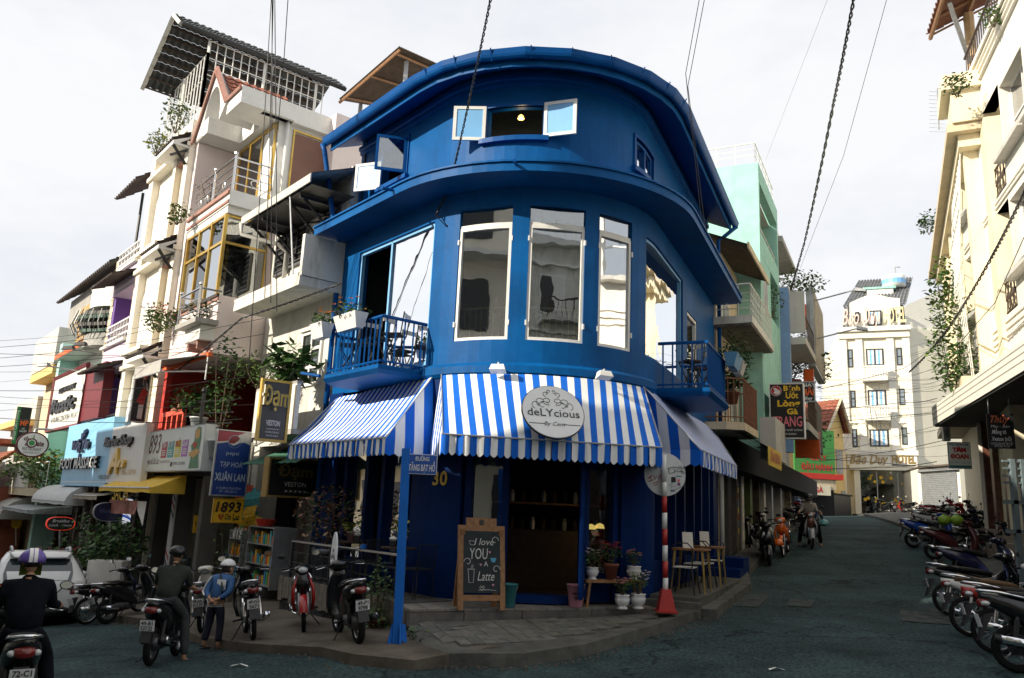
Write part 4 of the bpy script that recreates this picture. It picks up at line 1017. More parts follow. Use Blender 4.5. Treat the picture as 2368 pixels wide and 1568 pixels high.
# grey canvas awning of the gallery
ga=thing('canvas_awning','grey canvas awning with red lining over the red gallery','awning',F(9,1.2,5.6))
a0,a1,b0,b1=F(10.45,1.26,5.66),F(7.35,1.26,5.6),F(10.1,2.15,5.45),F(7.9,2.15,5.4)
mb=MB();mb.loft([[a0,a1],[b0+Vector((0,0,.02)),b1+Vector((0,0,.02))],[b0-Vector((0,0,.3)),b1-Vector((0,0,.28))]],0,False,False);mb.build('canopy',mat('grey_canvas',(.42,.41,.39),.7,.15,4,bump=.3,bscale=8),ga)
mb=MB();mb.tube([a1,b1,b1-Vector((0,0,.28)),F(7.35,1.26,5.2)],.018,5);mb.tube([b0-Vector((0,0,.3)),b1-Vector((0,0,.28))],.018,5);mb.tube([F(7.35,1.27,5.6),F(7.35,1.27,5.0)],.018,5);mb.build('frame',m_zinc,ga)
mb=MB();mb.poly([a0,b0,b0-Vector((0,0,.3))]);mb.build('end_panel',m_orange,ga)
# ground floor: cafe "1893" front, barber pillars
fb(h2,'beam',7.3,10.95,0,1.1,2.75,3.5,m_dark);fb(h2,'shop_back',7.3,10.9,-1.3,-1.2,-.3,2.74,m_dark)
m_slabw=mat('white_panel_shade',(.5,.5,.47),.7,.2,4)
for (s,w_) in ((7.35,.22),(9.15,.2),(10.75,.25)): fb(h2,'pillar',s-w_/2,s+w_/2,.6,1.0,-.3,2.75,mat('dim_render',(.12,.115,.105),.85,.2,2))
def barberpole(s,z0,z1,lbl):
 q=F(s,1.05,z0);t=thing('striped_post',lbl,'post',q);mats=[m_aww,mat('barber_red',(.5,.03,.03),.5,0),mat('barber_navy',(.03,.05,.16),.5,0)]
 mb=MB();
 w_=.13;mb.box
 f=lambda a,b,c: F(s+a,1.02+b,c)
 mb=MB(f);mb.box(-w_,w_,0,.04,z0,z1);mb.build('board',mats[0],t)
 k=0;z=z0+.05
 for z in list(np.arange(z0+.05,z0+.55,.2))+list(np.arange(z1-.65,z1-.15,.2)):
  mb=MB(f);mb.poly([(-w_,.043,z),(w_,.043,z+.2),(w_,.043,z+.29),(-w_,.043,z+.09)]);mb.build('stripe',mats[1+k % 2],t);k +=1
barberpole(9.15,.25,2.35,'white post with red and navy slanted stripes, right of the shop doorway');barberpole(11.35,.0,2.25,'white post with red and navy slanted stripes beneath the glowing barber pole')
# cream pilaster house with the tiled roof cage
h3=house('cream_house','tall cream house with pilasters, small tiled canopies and a roof cage under a slate gable',FL,10.97,14.9,1.1,12.9,m_cream,9)
for (a,b) in ((10.97,11.35),(12.1,12.35),(14.45,14.9)): fb(h3,'pilaster',a,b,1.1,1.32,2.4,12.9,m_cream)
for z in (3.35,6.45,9.6):
 for (a,b) in ((12.6,14.3),):
  mb=MB(F);pts=[(a,z+.2),(b,z+.2),(b,z+1.7)]+[(a+(b-a)*(.5+.5*math.cos(t_)),z+1.7+.45*math.sin(t_)) for t_ in np.linspace(.3,2.84,7)]+[(a,z+1.7)]
  mb.hexa([(s,1.105,zz) for s,zz in pts],[(s,1.16,zz) for s,zz in pts]);w=mb.build('window',m_white,h3)
  win(w,a+.25,b-.25,z+.3,z+1.7,1.17,m_white,m_glassd,nx=2,nz=1) if False else fb(w,'pane',a+.25,b-.25,1.165,1.175,z+.35,z+1.65,m_curtw)
 fb(h3,'ledge',12.35,14.45,1.1,1.55,z-.1,z+.02,m_cream);fb(h3,'window',11.4,12.05,1.1,1.14,z+.1,z+2.2,m_beige)
 fb(h3,'cornice',10.95,14.95,1.1,1.4,z+2.62,z+2.75,m_cream);fb(h3,'rose_cap',11.4,12.08,1.1,1.3,z+2.3,z+2.42,m_pinkt)
 # small tiled canopy with braced bracket
 wave_roof(h3,F(12.7,1.8,z+2.68),F(11.0,1.8,z+2.68),F(12.7,1.3,z+3.05),F(11.0,1.3,z+3.05),m_rtile,9,.03,.03,'canopy_roof',rows=3)
 mb=MB(F);mb.hexa([(12.7,1.1,z+2.55),(11.0,1.1,z+2.55),(11.0,1.78,z+2.55),(12.7,1.78,z+2.55)],[(12.7,1.1,z+3.02),(11.0,1.1,z+3.02),(11.0,1.78,z+2.66),(12.7,1.78,z+2.66)]);mb.build('canopy_soffit',m_white,h3)
 mb=MB(F);mb.tube([(11.05,1.35,z+2.05),(11.05,1.75,z+2.53)],.045,4);mb.tube([(11.05,1.35,z+2.5),(11.05,1.8,z+2.2)],.04,4);mb.build('bracket',m_black,h3)
 mb=MB(F);mb.poly([(10.985,1.25,z+2.62),(10.985,1.6,z+2.62),(10.985,1.25,z+2.9)]);mb.build('bracket_opening',m_dark,h3)
fb(h3,'parapet',11.05,14.9,.9,1.3,12.91,13.1,m_cream)
# roof cage
def grille(p,q,z0,z1,n,nr,par=h3,m=m_white):
 for k in range(n+1):
  a=Vector(p).lerp(Vector(q),k/n);mb=MB();r=.014 if k % 7 else .035;mb.box(a.x-r,a.x+r,a.y-r,a.y+r,z0,z1);mb.build('cage_bar',m,par)
 for k in range(nr+1):
  z=z0+(z1-z0)*k/nr;mb=MB();mb.tube([(p[0],p[1],z),(q[0],q[1],z)],.018,4);mb.build('cage_rail',m,par)
grille(F(11,1.15,0),F(11,-2.6,0),13.5,15.7,15,4);grille(F(11,1.15,0),F(14.6,1.15,0),12.9,15.3,12,3)
rs,rz,d_f,d_b=11.75,16.55,2.05,-3.3
wave_roof(h3,F(10.85,d_f,15.85),F(10.85,d_b,15.85),F(rs,d_f,rz),F(rs,d_b,rz),m_stile,26,.03,.03,'slate_roof',rows=4)
wave_roof(h3,F(14.3,d_f,15.2),F(14.3,d_b,15.2),F(rs,d_f,rz),F(rs,d_b,rz),m_stile,26,.03,.03,'slate_roof',rows=8)
mb=MB()
for a,b in (((10.85,15.78),(rs,rz-.05)),((rs,rz-.05),(14.35,15.1))): mb.tube([F(a[0],d_f+.02,a[1]),F(b[0],d_f+.02,b[1])],.08,4)
mb.build('barge_board',m_whited,h3)
mb=MB();mb.tube([F(10.8,d_f,15.78),F(10.8,d_b,15.78)],.08,6);mb.build('gutter',m_black,h3)
for k in range(7):
 f_=k/6.5;mb=MB();a=F(14.2-f_*2.3,d_f,15.12+f_*1.28);mb.tube([a,a-FL.n*5],.04,4);mb.build('rafter',m_darkw,h3)
for k in range(3):
 d=.8-k*1.5;mb=MB();mb.tube([F(11.05,d,15.75),F(rs,d,rz-.15),F(14.2,d,15.15)],.05,4);mb.build('roof_truss',m_black,h3)
fb(h3,'roof_room',11.6,14.2,-8,-5.5,12.9,14.2,m_beige);fb(h3,'roof_core',11,14.85,-8,1.0,12.5,12.95,m_cream)
# purple and lilac house
h4=house('purple_house','lilac house with purple columns, arched window and white geometric railings',FL,14.92,17.75,.2,9.6,m_lilac,9)
for z in (3.9,7.0,9.6):
 fb(h4,'balcony_slab',14.95,17.75,.2,1.3,z-.75,z,m_lilac);fb(h4,'balcony_cap',14.95,17.8,1.2,1.42,z-.02,z+.08,m_white)
 for k in range(8):
  s=15.1+k*.36;fb(h4,'baluster',s-.02,s+.02,1.22,1.27,z+.08,z+.75,m_white if z > 5 else m_black)
 for zz in (.3,.52,.75): fb(h4,'rail',15.0,17.7,1.27,1.3,z+zz-.025,z+zz+.025,m_white if z > 5 else m_black)
for z in (1.2,4.0,7.1): fb(h4,'column',17.5,17.75,.2,1.2,z-1.0 if z < 2 else z,z+2.1,m_purp)
for z in (4.1,7.1):
 mb=MB(F);pts=[(15.4,z),(17.2,z),(17.2,z+1.1)]+[(16.3+.9*math.cos(t_),z+1.1+.75*math.sin(t_)) for t_ in np.linspace(.2,2.94,8)]+[(15.4,z+1.1)]
 mb.hexa([(s,.21,zz) for s,zz in pts],[(s,.26,zz) for s,zz in pts]);mb.build('arched_window',m_pink,h4);fb(h4,'arch_band',15.0,17.45,.2,.22,z+1.95,z+2.2,m_purp)
wave_roof(h4,F(17.7,2.0,9.0),F(14.95,2.0,9.0),F(17.7,1.2,9.35),F(14.95,1.2,9.35),m_rtile,12,.03,.03,'canopy_roof',rows=2)
a,b=FL.px(258,528,.8),FL.px(335,500,.8)
wave_roof(h4,F(17.6,1.7,12.3),F(15.0,1.7,12.3),F(17.6,.4,13.3),F(15.0,.4,13.3),m_rtile,10,.04,.04,'pergola_roof',rows=5)
for s in (15.3,17.3):
 mb=MB(F);mb.tube([(s,.9,9.6),(s,.9,12.7)],.05,5);mb.build('pergola_post',m_black,h4)
wave_roof(h4,F(17.7,2.0,6.05),F(14.95,2.0,6.05),F(17.7,1.2,6.35),F(14.95,1.2,6.35),m_rtile,12,.03,.03,'canopy_roof',rows=2)
# white house with stone column and rounded balconies
h5=house('stone_column_house','white house with a rough stone column and wavy rounded balconies',FL,17.78,21.2,.3,9.3,m_white,9)
m_rub=[mat('rubble_%d' % k,c,.85,.3,5,bump=.3) for k,c in enumerate(((.52,.45,.33),(.42,.37,.29),(.6,.55,.45)))]
fb(h5,'column_core',17.8,18.25,.3,1.12,2,10.2,m_darkw)
z=2.2
while z < 10.2:
 hh=rnd.uniform(.16,.26)
 for (a,b) in ((17.78,18.0),(18.02,18.27)):
  k=rnd.uniform(-.03,.03);mb=MB(F);mb.box(a+.01,b+k*.5-.01,1.1,1.19+rnd.uniform(0,.04),z+.01,z+hh-.012);mb.build('stone',rnd.choice(m_rub),h5)
  if a < 17.9:
   mb=MB(F);mb.box(17.74-rnd.uniform(0,.03),17.79,.72+k,1.08+k*.3,z+.01,z+hh-.012);mb.build('stone',rnd.choice(m_rub),h5)
 z +=hh
def roundbal(z0,z1,r,sC,m,n=16,wob=0.,name='round_balcony',dd=.5):
 mb=MB(F);pts=[(sC+r*math.cos(a),dd+(r*.8+wob*math.sin(5*a))*math.sin(a)) for a in np.linspace(0,math.pi,n)];mb.prism(pts,z0,z1);return mb.build(name,m,h5)
roundbal(8.75,9.5,1.3,19.6,m_white);roundbal(9.5,9.58,1.35,19.6,m_white,name='coping')
m_wicker=mat('woven_iron',(.10,.10,.095),.7,.5,9)
for k,(z,r) in enumerate(((8.5,1.35),(8.3,1.6),(8.05,1.5),(7.85,1.35))): roundbal(z,z+.12,r,19.8,m_wicker if k % 2==0 else mat('bottle_green',(.02,.09,.06),.5,.2,5),wob=.12,name='wavy_rail')
for k in range(26):
 a=.15+k*.11;s=19.8+1.6*math.cos(a);d=.5+1.4*math.sin(a);mb=MB(F);mb.tube([(s,d,7.8),(s+.1*math.cos(a),d+.15*math.sin(a),8.1),(s,d,8.6)],.02,4);mb.build('rail_bar',m_white if k % 2 else m_wicker,h5)
roundbal(7.35,7.8,1.3,19.8,mat('pebble_cladding',(.4,.4,.38),.85,.4,22,bump=.5,bscale=30),name='balcony_base')
# mint house
h6=house('mint_house','mint green house with white windows and floodlights above the steakhouse sign',FL,21.25,26,.4,8.2,m_mint,9)
fb(h6,'white_band',21.3,25.6,.4,.5,7.2,8.2,m_white);fb(h6,'column',25.5,26.0,.4,1.2,-1,8.3,m_mint);fb(h6,'ledge',21.3,26.1,.4,1.3,7.6,7.75,m_white);fb(h6,'ledge_trim',21.3,26.1,1.3,1.33,7.62,7.8,m_orange)
for s in (22.2,23.8): win(h6,s,s+1.1,5.4,7.1,.4,m_white,m_glassd,nx=3,nz=2)
# grey tower with tiled roof behind
h7=house('grey_tower','grey stair tower with a brown tiled roof rising above the mint house',FL,24.2,33.2,-.2,11.7,m_grey,5,5)
wave_roof(h7,F(33.8,.35,11.6),F(23.4,.35,11.6),F(33.8,-1.9,13.3),F(23.4,-1.9,13.3),m_rtile,30,.05,.04,'roof',rows=9)
fb(h7,'opening',27.2,31.6,-.2,-.15,8.9,10.8,mat('ochre_room',(.45,.28,.1),.8,.2,3))
for k in range(6): fb(h7,'bar',27.2,31.6,-.14,-.1,9.1+k*.27,9.14+k*.27,m_black)
# terraced beige houses further down
h8=house('beige_terrace_house','beige house with stepped roof terraces beyond the mint house',FL,26.1,31.6,.6,8.3,m_beige,9)
fb(h8,'parapet',26.3,31.4,.6,1.3,7.5,9.1,m_greyl);fb(h8,'soffit',26.3,31.4,.6,1.3,7.1,7.45,m_yell)
h9=house('grey_block_house','plain grey block house with a yellow cornice far down the left street',FL,31.7,38,.8,6.6,m_greyl,10)
fb(h9,'cornice',31.7,38,.8,1.4,5.2,5.5,m_yell);fb(h9,'red_awning',32,36,.8,2.2,4.3,4.5,m_redtile)
h10=house('dark_roof_house','low house with a dark slate roof at the far left edge',FL,38.2,52,1.0,3.6,m_greyl,10)
wave_roof(h10,F(52,1.6,3.6),F(38.2,1.6,3.6),F(52,-3.5,6.6),F(38.2,-3.5,6.6),m_stile,40,.05,.05,'roof',rows=10)
# red tiled corner house at the far left
h11=house('arched_tile_house','orange house with arched windows and red tiled roof at the left edge',FL,30.0,46,3.2,2.3,mat('brick_red_wall',(.28,.085,.05),.8,.2,2),2.3)
wave_roof(h11,F(46,3.9,1.9),F(29.6,3.9,1.9),F(46,1.6,3.9),F(29.6,1.6,3.9),m_redtile,44,.05,.05,'roof',rows=9)
for (s,zz) in ((31.5,-1.5),(35,-1.6)):
 mb=MB(F);pts=[(s,zz),(s+1.6,zz),(s+1.6,zz+1.0)]+[(s+.8+.8*math.cos(t_),zz+1.0+.7*math.sin(t_)) for t_ in np.linspace(.2,2.94,8)]+[(s,zz+1.0)]
 mb.hexa([(a,3.21,b) for a,b in pts],[(a,3.26,b) for a,b in pts]);w=mb.build('arched_window',m_yell,h11)
 mb=MB(F);mb.hexa([(s+.8+(a-s-.8)*.82,3.262,zz+.1+(b-zz)*.86) for a,b in pts],[(s+.8+(a-s-.8)*.82,3.27,zz+.1+(b-zz)*.86) for a,b in pts]);mb.build('pane',m_glassd,w)
for s in (30.6,33.4,36.2): win(h11,s,s+1.6,.4,1.7,3.2,m_yell,m_glassd,nx=3,nz=2)
fb(h11,'band',30,46,3.2,3.35,-.25,.1,mat('ochre_band',(.6,.3,.12),.8,.1,3))
# corrugated shed roof on the tall wall behind the cafe
h12=thing('roof_shed','open roof shed with rusty corrugated sheet above the cafe gutter','shed',F(6.5,-6,12.0))
q0,q1,q2,q3=at(785,230,24),at(925,108,22.5),at(900,250,27),at(1035,158,24.5)
wave_roof(h12,q0,q2,q1,q3,m_rust,30,.03,.02,'sheet_roof')
for p,zb in ((at(940,140,23.2),11.5),(q0.lerp(q2,.4),10.5),(at(1010,190,24.5),11.5)):
 mb=MB();mb.box(p.x-.06,p.x+.06,p.y-.06,p.y+.06,zb,p.z-.05);mb.build('post',m_zinc,h12)
for f_ in (.08,.5,.92):
 a,b=q0.lerp(q1,f_),q2.lerp(q3,f_);mb=MB();mb.tube([a-Vector((0,0,.08)),b-Vector((0,0,.08))],.05,4);mb.build('purlin',m_wood,h12)
mb=MB();mb.tube([q0-Vector((0,0,.12)),q1-Vector((0,0,.12))],.05,4);mb.build('rafter',m_wood,h12)
a,b=at(795,235,27),at(1000,235,27)
mb=MB();mb.hexa([(a.x,a.y,9),(b.x,b.y,9),(b.x+2,b.y+6,9),(a.x+2,a.y+6,9)],[(a.x,a.y,12.9),(b.x,b.y,12.9),(b.x+2,b.y+6,12.9),(a.x+2,a.y+6,12.9)]);mb.build('wall',m_yell,h12)
# the party wall and rear block behind the cafe
h13=thing('rear_house','cream rear house behind the cafe roof with a tiled hip and ribbed cladding','building',F(9,-6,5))
mb=MB(F);mb.box(8.0,11,-16,-8.1,3,14.2);mb.build('wall',m_beige,h13)
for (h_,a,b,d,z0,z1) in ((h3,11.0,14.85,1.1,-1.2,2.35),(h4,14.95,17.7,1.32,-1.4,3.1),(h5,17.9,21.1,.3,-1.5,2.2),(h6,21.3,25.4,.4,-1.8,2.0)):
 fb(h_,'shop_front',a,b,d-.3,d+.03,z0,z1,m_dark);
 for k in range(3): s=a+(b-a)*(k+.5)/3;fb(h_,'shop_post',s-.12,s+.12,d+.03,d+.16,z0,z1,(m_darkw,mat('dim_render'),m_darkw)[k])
# ==== right street
_p=FR.w(6.6,0,0);F2=Fac((_p.x,_p.y),26,1);G2=F2.w
# beige house beside the cafe
r1=house('beige_house','beige house with a railed concrete balcony between the cafe and the teal house',F2,.05,3.3,0,9.6,m_beige,9,.9)
fb(r1,'shop_opening',.2,3.2,0,.02,1.2,3.6,m_dark,F2)
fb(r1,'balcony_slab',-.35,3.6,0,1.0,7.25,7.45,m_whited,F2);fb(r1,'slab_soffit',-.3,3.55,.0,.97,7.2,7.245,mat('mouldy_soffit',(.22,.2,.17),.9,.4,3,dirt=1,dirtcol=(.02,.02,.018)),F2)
pp=[G2(-.3,.05,0),G2(-.3,.95,0),G2(3.5,.95,0)]
railfac(r1,pp[1:],7.45,8.3,14,m_white,(7.65,7.85,8.05));railfac(r1,pp[:2],7.45,8.3,3,m_white,(7.65,7.85,8.05))
wave_roof(r1,G2(-.2,.9,9.4),G2(3.4,.9,9.4),G2(-.2,-1.5,10.4),G2(3.4,-1.5,10.4),m_rust,16,.02,.03,'eave_roof')
mb=MB(G2);mb.box(-.25,3.4,.9,.94,9.28,9.46);mb.build('fascia',m_beige,r1)
for s in (.4,1.9): win(r1,s,s+.9,5.0,6.6,0,m_white,m_glassd,F2,nx=2,nz=3)
win(r1,.8,1.8,7.5,9.0,0,m_white,m_glassd,F2,nx=2,nz=2)
# small rusted balcony
def ironbal(par,s0,s1,d1,z0,z1,m,ms,fac):
 pts=[(s0,0),(s0,d1*.6),(s0+.25,d1),(s1-.3,d1),(s1,d1*.6),(s1,0)]
 mb=MB(fac.w);mb.prism(pts,z0-.18,z0);mb.build('slab',ms,par);pl=[fac.w(s,d-.03,0) for s,d in pts]
 mb=MB();mb.tube([(p.x,p.y,z1) for p in pl],.022,5);mb.tube([(p.x,p.y,z0+.12) for p in pl],.015,5);mb.build('handrail',m,par)
 for a,b in zip(pl,pl[1:]):
  n=max(1,int((b-a).length/.12))
  for k in range(n):
   p=a.lerp(b,(k+.5)/n);mb=MB();mb.box(p.x-.009,p.x+.009,p.y-.009,p.y+.009,z0,z1);mb.build('baluster',m,par)
rb=thing('iron_balcony','small balcony of rusted bars on a rounded concrete slab left of the chicken soup sign','balcony',G2(-.1,0,4.4))
ironbal(rb,-1.7,.95,.95,4.55,5.6,mat('rust_brown_iron',(.2,.08,.04),.7,.3,6),m_beige,F2)
# teal house
r2=thing('teal_house','tall teal house with recessed loggias rising behind the beige house','building',G2(5.5,0,1))
fb(r2,'side_wall',3.35,3.55,-12,.70,4.4,13.3,m_teal,F2)
fb(r2,'back_block',3.56,7.7,-12,-1.6,.9,13.3,m_teal,F2);fb(r2,'end_wall',7.5,7.72,-1.6,.70,4.4,13.3,m_teal,F2)
mteald=m_teal
for (z0,z1) in ((12.7,13.3),(10.35,11.05),(6.0,8.8),(4.4,5.0)): fb(r2,'front_band',3.56,7.49,.45,.702,z0,z1,mteald,F2)
fb(r2,'front_pier',3.56,5.5,.45,.7,8.82,10.34,mteald,F2)
for z in (12.62,8.7,6.0): fb(r2,'floor',3.56,7.49,-1.6,.44,z,z+.07,m_greyl,F2)
railfac(r2,[G2(3.7,.6,0),G2(7.4,.6,0)],11.05,11.4,5,m_white,(11.22,))
railfac(r2,[G2(3.4,-3,0),G2(3.4,.6,0),G2(7.4,.6,0)],13.3,14.0,6,m_white,(13.6,13.8))
win(r2,3.8,4.6,8.6,9.9,.7,m_white,m_glassd,F2)
# blue edged house with planted balconies
r3=house('planted_balcony_house','pale house with a blue column and planted balconies beyond the teal house',F2,7.8,12,-.3,10.3,m_greyl,8,1.2)
fb(r3,'column',7.75,8.05,-.2,1.0,4.6,10.4,mat('periwinkle_paint',(.2,.33,.6),.6,.1,4),F2)
for z in (5.4,8.4): fb(r3,'balcony',8.1,11.8,-.2,1.5,z,z+.25,m_greyl,F2)
for z in (5.65,8.65): railfac(r3,[G2(8.1,1.45,0),G2(11.7,1.45,0)],z,z+.85,9,m_rust,(z+.4,))
fb(r3,'parapet',8.0,8.12,-.2,1.5,8.8,10.3,m_greyl,F2);fb(r3,'roof_slab',7.8,12,-2,1.0,10.31,10.45,m_greyl,F2)
fb(r3,'canopy',8.2,12.5,-1.5,.8,12.3,12.5,m_grey,F2);fb(r3,'canopy_top',8.6,12.2,-1.5,.5,12.9,13.1,m_white,F2)
for s in (8.3,12): fb(r3,'post',s,s+.12,-.1,.0,10.46,12.3,m_greyl,F2)
# shop house carrying orange panels and a big sign box
r4=house('orange_shop_house','narrow shop house with orange panels and a weathered sign box seen edge on',F2,12.1,17,-.2,11.5,m_greyl,8,1.4)
for (x0,y0,x1,y1) in ((1852,703,1871,762),(1858,853,1880,893)):
 d0,z0=F2.cross(x0,y1,12.0);d1,z1=F2.cross(x1,y0,12.0);mb=MB(G2);mb.box(12.0,12.15,d0,d1,z0,z1);mb.build('orange_panel',m_orange,r4)
d0,z0=F2.cross(1868,842,12.0);d1,z1=F2.cross(1874,664,12.0)
sb=thing('sign_box','big weathered sign box above the shops seen nearly edge on, with two lamp arms','sign',G2(14,d0,z0))
mb=MB(G2);mb.box(12.0,16.5,d0,d0+.28,z0-.1,z1);mb.build('box',m_zinc,sb)
mb=MB(G2);mb.box(12.1,16.4,d0+.281,d0+.3,z0,z1-.1);mb.build('face',mat('weathered_banner',(.35,.32,.26),.8,.35,2),sb)
for z,s in ((z1-.5,12.3),(z1-2.0,12.6)):
 mb=MB(G2);mb.tube([(s,d0+.3,z),(s,d0+1.9,z+.35)],.03,5);mb.build('lamp_arm',m_zinc,sb)
 mb=MB(G2);mb.hexa([(s-.12,d0+1.8,z+.28),(s+.12,d0+1.8,z+.28),(s+.12,d0+2.2,z+.22),(s-.12,d0+2.2,z+.22)],[(s-.1,d0+1.8,z+.42),(s+.1,d0+1.8,z+.42),(s+.1,d0+2.2,z+.32),(s-.1,d0+2.2,z+.32)]);mb.build('lamp_head',m_zinc,sb)
d0,z0=F2.cross(1878,1095,12);d1,z1=F2.cross(1862,1005,12);mb=MB(G2);mb.box(12.0,12.2,min(d0,d1)-.4,max(d0,d1)+.3,z0+.6,z1+.1);mb.build('orange_panel',m_orange,r4)
d0,z0=F2.cross(1876,985,12.5);mb=MB(G2);mb.box(12.5,15.5,d0-.1,d0+.15,z0-.9,z0+1.1);mb.build('side_box',m_rust,r4)
# shop fronts along the pavement
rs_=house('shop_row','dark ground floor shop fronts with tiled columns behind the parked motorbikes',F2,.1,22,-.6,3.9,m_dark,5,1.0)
m_ctile=mat('white_column_tile',(.5,.5,.47),.4,.1,3)
for k,(s0,s1,m) in enumerate(((.15,.75,m_beige),(1.25,1.75,m_ctile),(2.5,2.9,m_beige),(3.4,3.8,m_ctile),(4.9,5.3,mat('moss_green',(.11,.16,.04),.6,.2,4)),(6.6,6.9,m_rust),(7.7,8.1,m_ctile),(9.6,9.9,m_zinc),(12,12.4,m_ctile),(15,15.4,m_beige))):
 c=fb(rs_,'column',s0,s1,-.6,.02,1.0,3.85,m,F2)
 if k in (1,3):
  for z in (1.6,2.2,2.8,3.4): fb(c,'tile_joint',s0-.002,s1+.002,.0,.024,z,z+.008,m_grey,F2)
 if k in (0,2):
  for j in range(9): fb(c,'sticker',s1-.16,s1-.02,.021,.026,1.9+j*.19,1.9+j*.19+.15,(m_lety,mat('sticker_blue',(.1,.2,.4),.6,0),m_redd)[j % 3],F2)
 if k in (3,6):
  for j in range(4): fb(c,'notice',s0+.08,s1-.08,.021,.026,1.7+j*.5,1.7+j*.5+.28,m_pink,F2)
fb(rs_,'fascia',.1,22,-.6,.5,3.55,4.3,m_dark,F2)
gs=fb(rs_,'green_board',-.4,.2,.3,.36,3.45,4.0,mat('green_sign',(.02,.22,.06),.5,.1,4),F2)
# awnings with the yellow milk banner
ya=thing('dark_awning','dark green shop awning with a yellow dairy banner on its end','awning',G2(.5,.6,4.2))
mb=MB(G2);mb.loft([[(-1.2,.1,4.75),(1.7,.1,4.75)],[(-1.3,1.35,4.05),(1.75,1.35,4.05)]],0,False,False);mb.loft([[(-1.2,.1,4.70),(1.7,.1,4.70)],[(-1.3,1.33,4.0),(1.75,1.33,4.0)]],0,False,False);mb.build('canopy',mat('bottle_canvas',(.02,.05,.04),.8,.2,4),ya)
mb=MB(G2);mb.box(-.6,1.75,1.34,1.36,3.62,4.08);mb.build('banner',mat('milk_banner_yellow',(.72,.5,.06),.7,.15,6),ya)
text('SỮA CHUA',G2(.55,1.37,3.75),F2.a,F2.n,m_letr,ya,w=1.7,h=.24,bold=.03)
bw=fb(r1,'white_board',1.2,3.3,.9,1.3,3.9,5.0,m_greyl,F2)
# end of the street
Hp=at(2035,1190,60);FH=Fac((Hp.x,Hp.y),112,1)
if FH.n.y > 0: FH.n=-FH.n
H=FH.w
def hb(par,name,x0,y0,x1,y1,d0,d1,m): return pb(par,name,x0,y0,x1,y1,d0,d1,m,FH,0)
m_hot=mat('hotel_cream',(.84,.79,.64),.75,.05,1.2,dirt=.2,dirtcol=(.6,.5,.35));m_hotw=mat('hotel_white',(.8,.78,.7),.75,.05,2)
sL,zB=FH.px(1972,1192,0);sR,_=FH.px(2122,1192,0);zT=FH.px(2035,760,0)[1];sL=FH.px(1948,900)[0];sR=FH.px(2106,900)[0]
ht=thing('hotel','tall cream hotel with white balustrades closing the right hand street','building',H((sL+sR)/2,0,zB))
A1,B1=H(sL,0,0),H(sR,0,0);C1=B1+Vector((6.2,1.6,0));D1=A1+Vector((4,14,0))
mb=MB();mb.hexa([(p.x,p.y,zB-1) for p in (A1,B1,C1,C1+Vector((0,10,0)),D1)],[(p.x,p.y,zT) for p in (A1,B1,C1,C1+Vector((0,10,0)),D1)]);mb.build('wall',m_hot,ht)
wt=zT+3.2
mb=MB();q=B1+Vector((.05,.3,0));q2_=C1;mb.hexa([(p.x,p.y,zT-.5) for p in (q,q2_,q2_+Vector((.1,.3,0)),q+Vector((.1,.3,0)))],[(q.x,q.y,zT+1.8),(q2_.x,q2_.y,wt+1.6),(q2_.x+.1,q2_.y+.3,wt+1.6),(q.x+.1,q.y+.3,zT+1.8)]);mb.build('gable_wall',m_hotw,ht)
fb(ht,'cornice',sL-.25,sR+.2,0,.5,zT-.25,zT+.1,m_hotw,FH);fb(ht,'cornice',sL-.15,sR+.1,0,.3,zT-.75,zT-.26,m_hot,FH)
# attic front with curved gable
ax=[FH.px(x,y,0) for x,y in ((1965,765),(1964,700),(1985,690),(2008,681),(2020,680),(2036,682),(2055,687),(2080,689),(2083,752))]
mb=MB();mb.hexa([H(s,-.5,z) for s,z in ax],[H(s,-.1,z) for s,z in ax]);mb.build('curved_gable',m_hotw,ht)
# roofs
rL,rRr=FH.px(1958,700)[0],FH.px(2108,700)[0];z1=FH.px(2030,700)[1];z2=FH.px(2060,652)[1]
wave_roof(ht,H(sL+.2,-.3,zT),H(sR,-.3,zT),H(sL+.4,-.9,z1),H(sR-.1,-.9,z1),mat('hotel_roof_tile',(.17,.18,.19),.7,.25,3),16,.05,.05,'mansard_roof',rows=4)
wave_roof(ht,H(sL+.3,-.8,z1),H(sR+.1,-.8,z1),H(sL+1.8,-6,z2+2.0),H(sR+1.2,-6,z2+2.0),mat('hotel_roof_tile'),18,.06,.06,'mansard_roof',rows=8)
fb(ht,'roof_ridge_box',sL+2.2,sR-.6,-3.5,-2.8,z2-.3,z2+.25,m_hotw,FH);fb(ht,'ridge_cap',sL+1.9,sR-.4,-3.6,-2.7,z2+.26,z2+.42,m_teal,FH)
q=H(FH.px(2076,655)[0],-4,z2+.4);mb=MB();mb.lathe((q.x,q.y,z2+.6),[(.9,0),(.9,.9),(.8,1.0)],18);tk=mb.build('water_tank',m_white,ht,True);mb=MB();mb.lathe((q.x,q.y,z2+.85),[(.905,0),(.905,.4)],18);mb.build('tank_band',m_bluel,tk)
mb=MB();mb.tube([(q.x+.2,q.y,z2+1.2),(q.x+.2,q.y,z2+2.4),(q.x+.6,q.y,z2+2.4)],.05,5);mb.build('vent_pipe',m_zinc,ht)
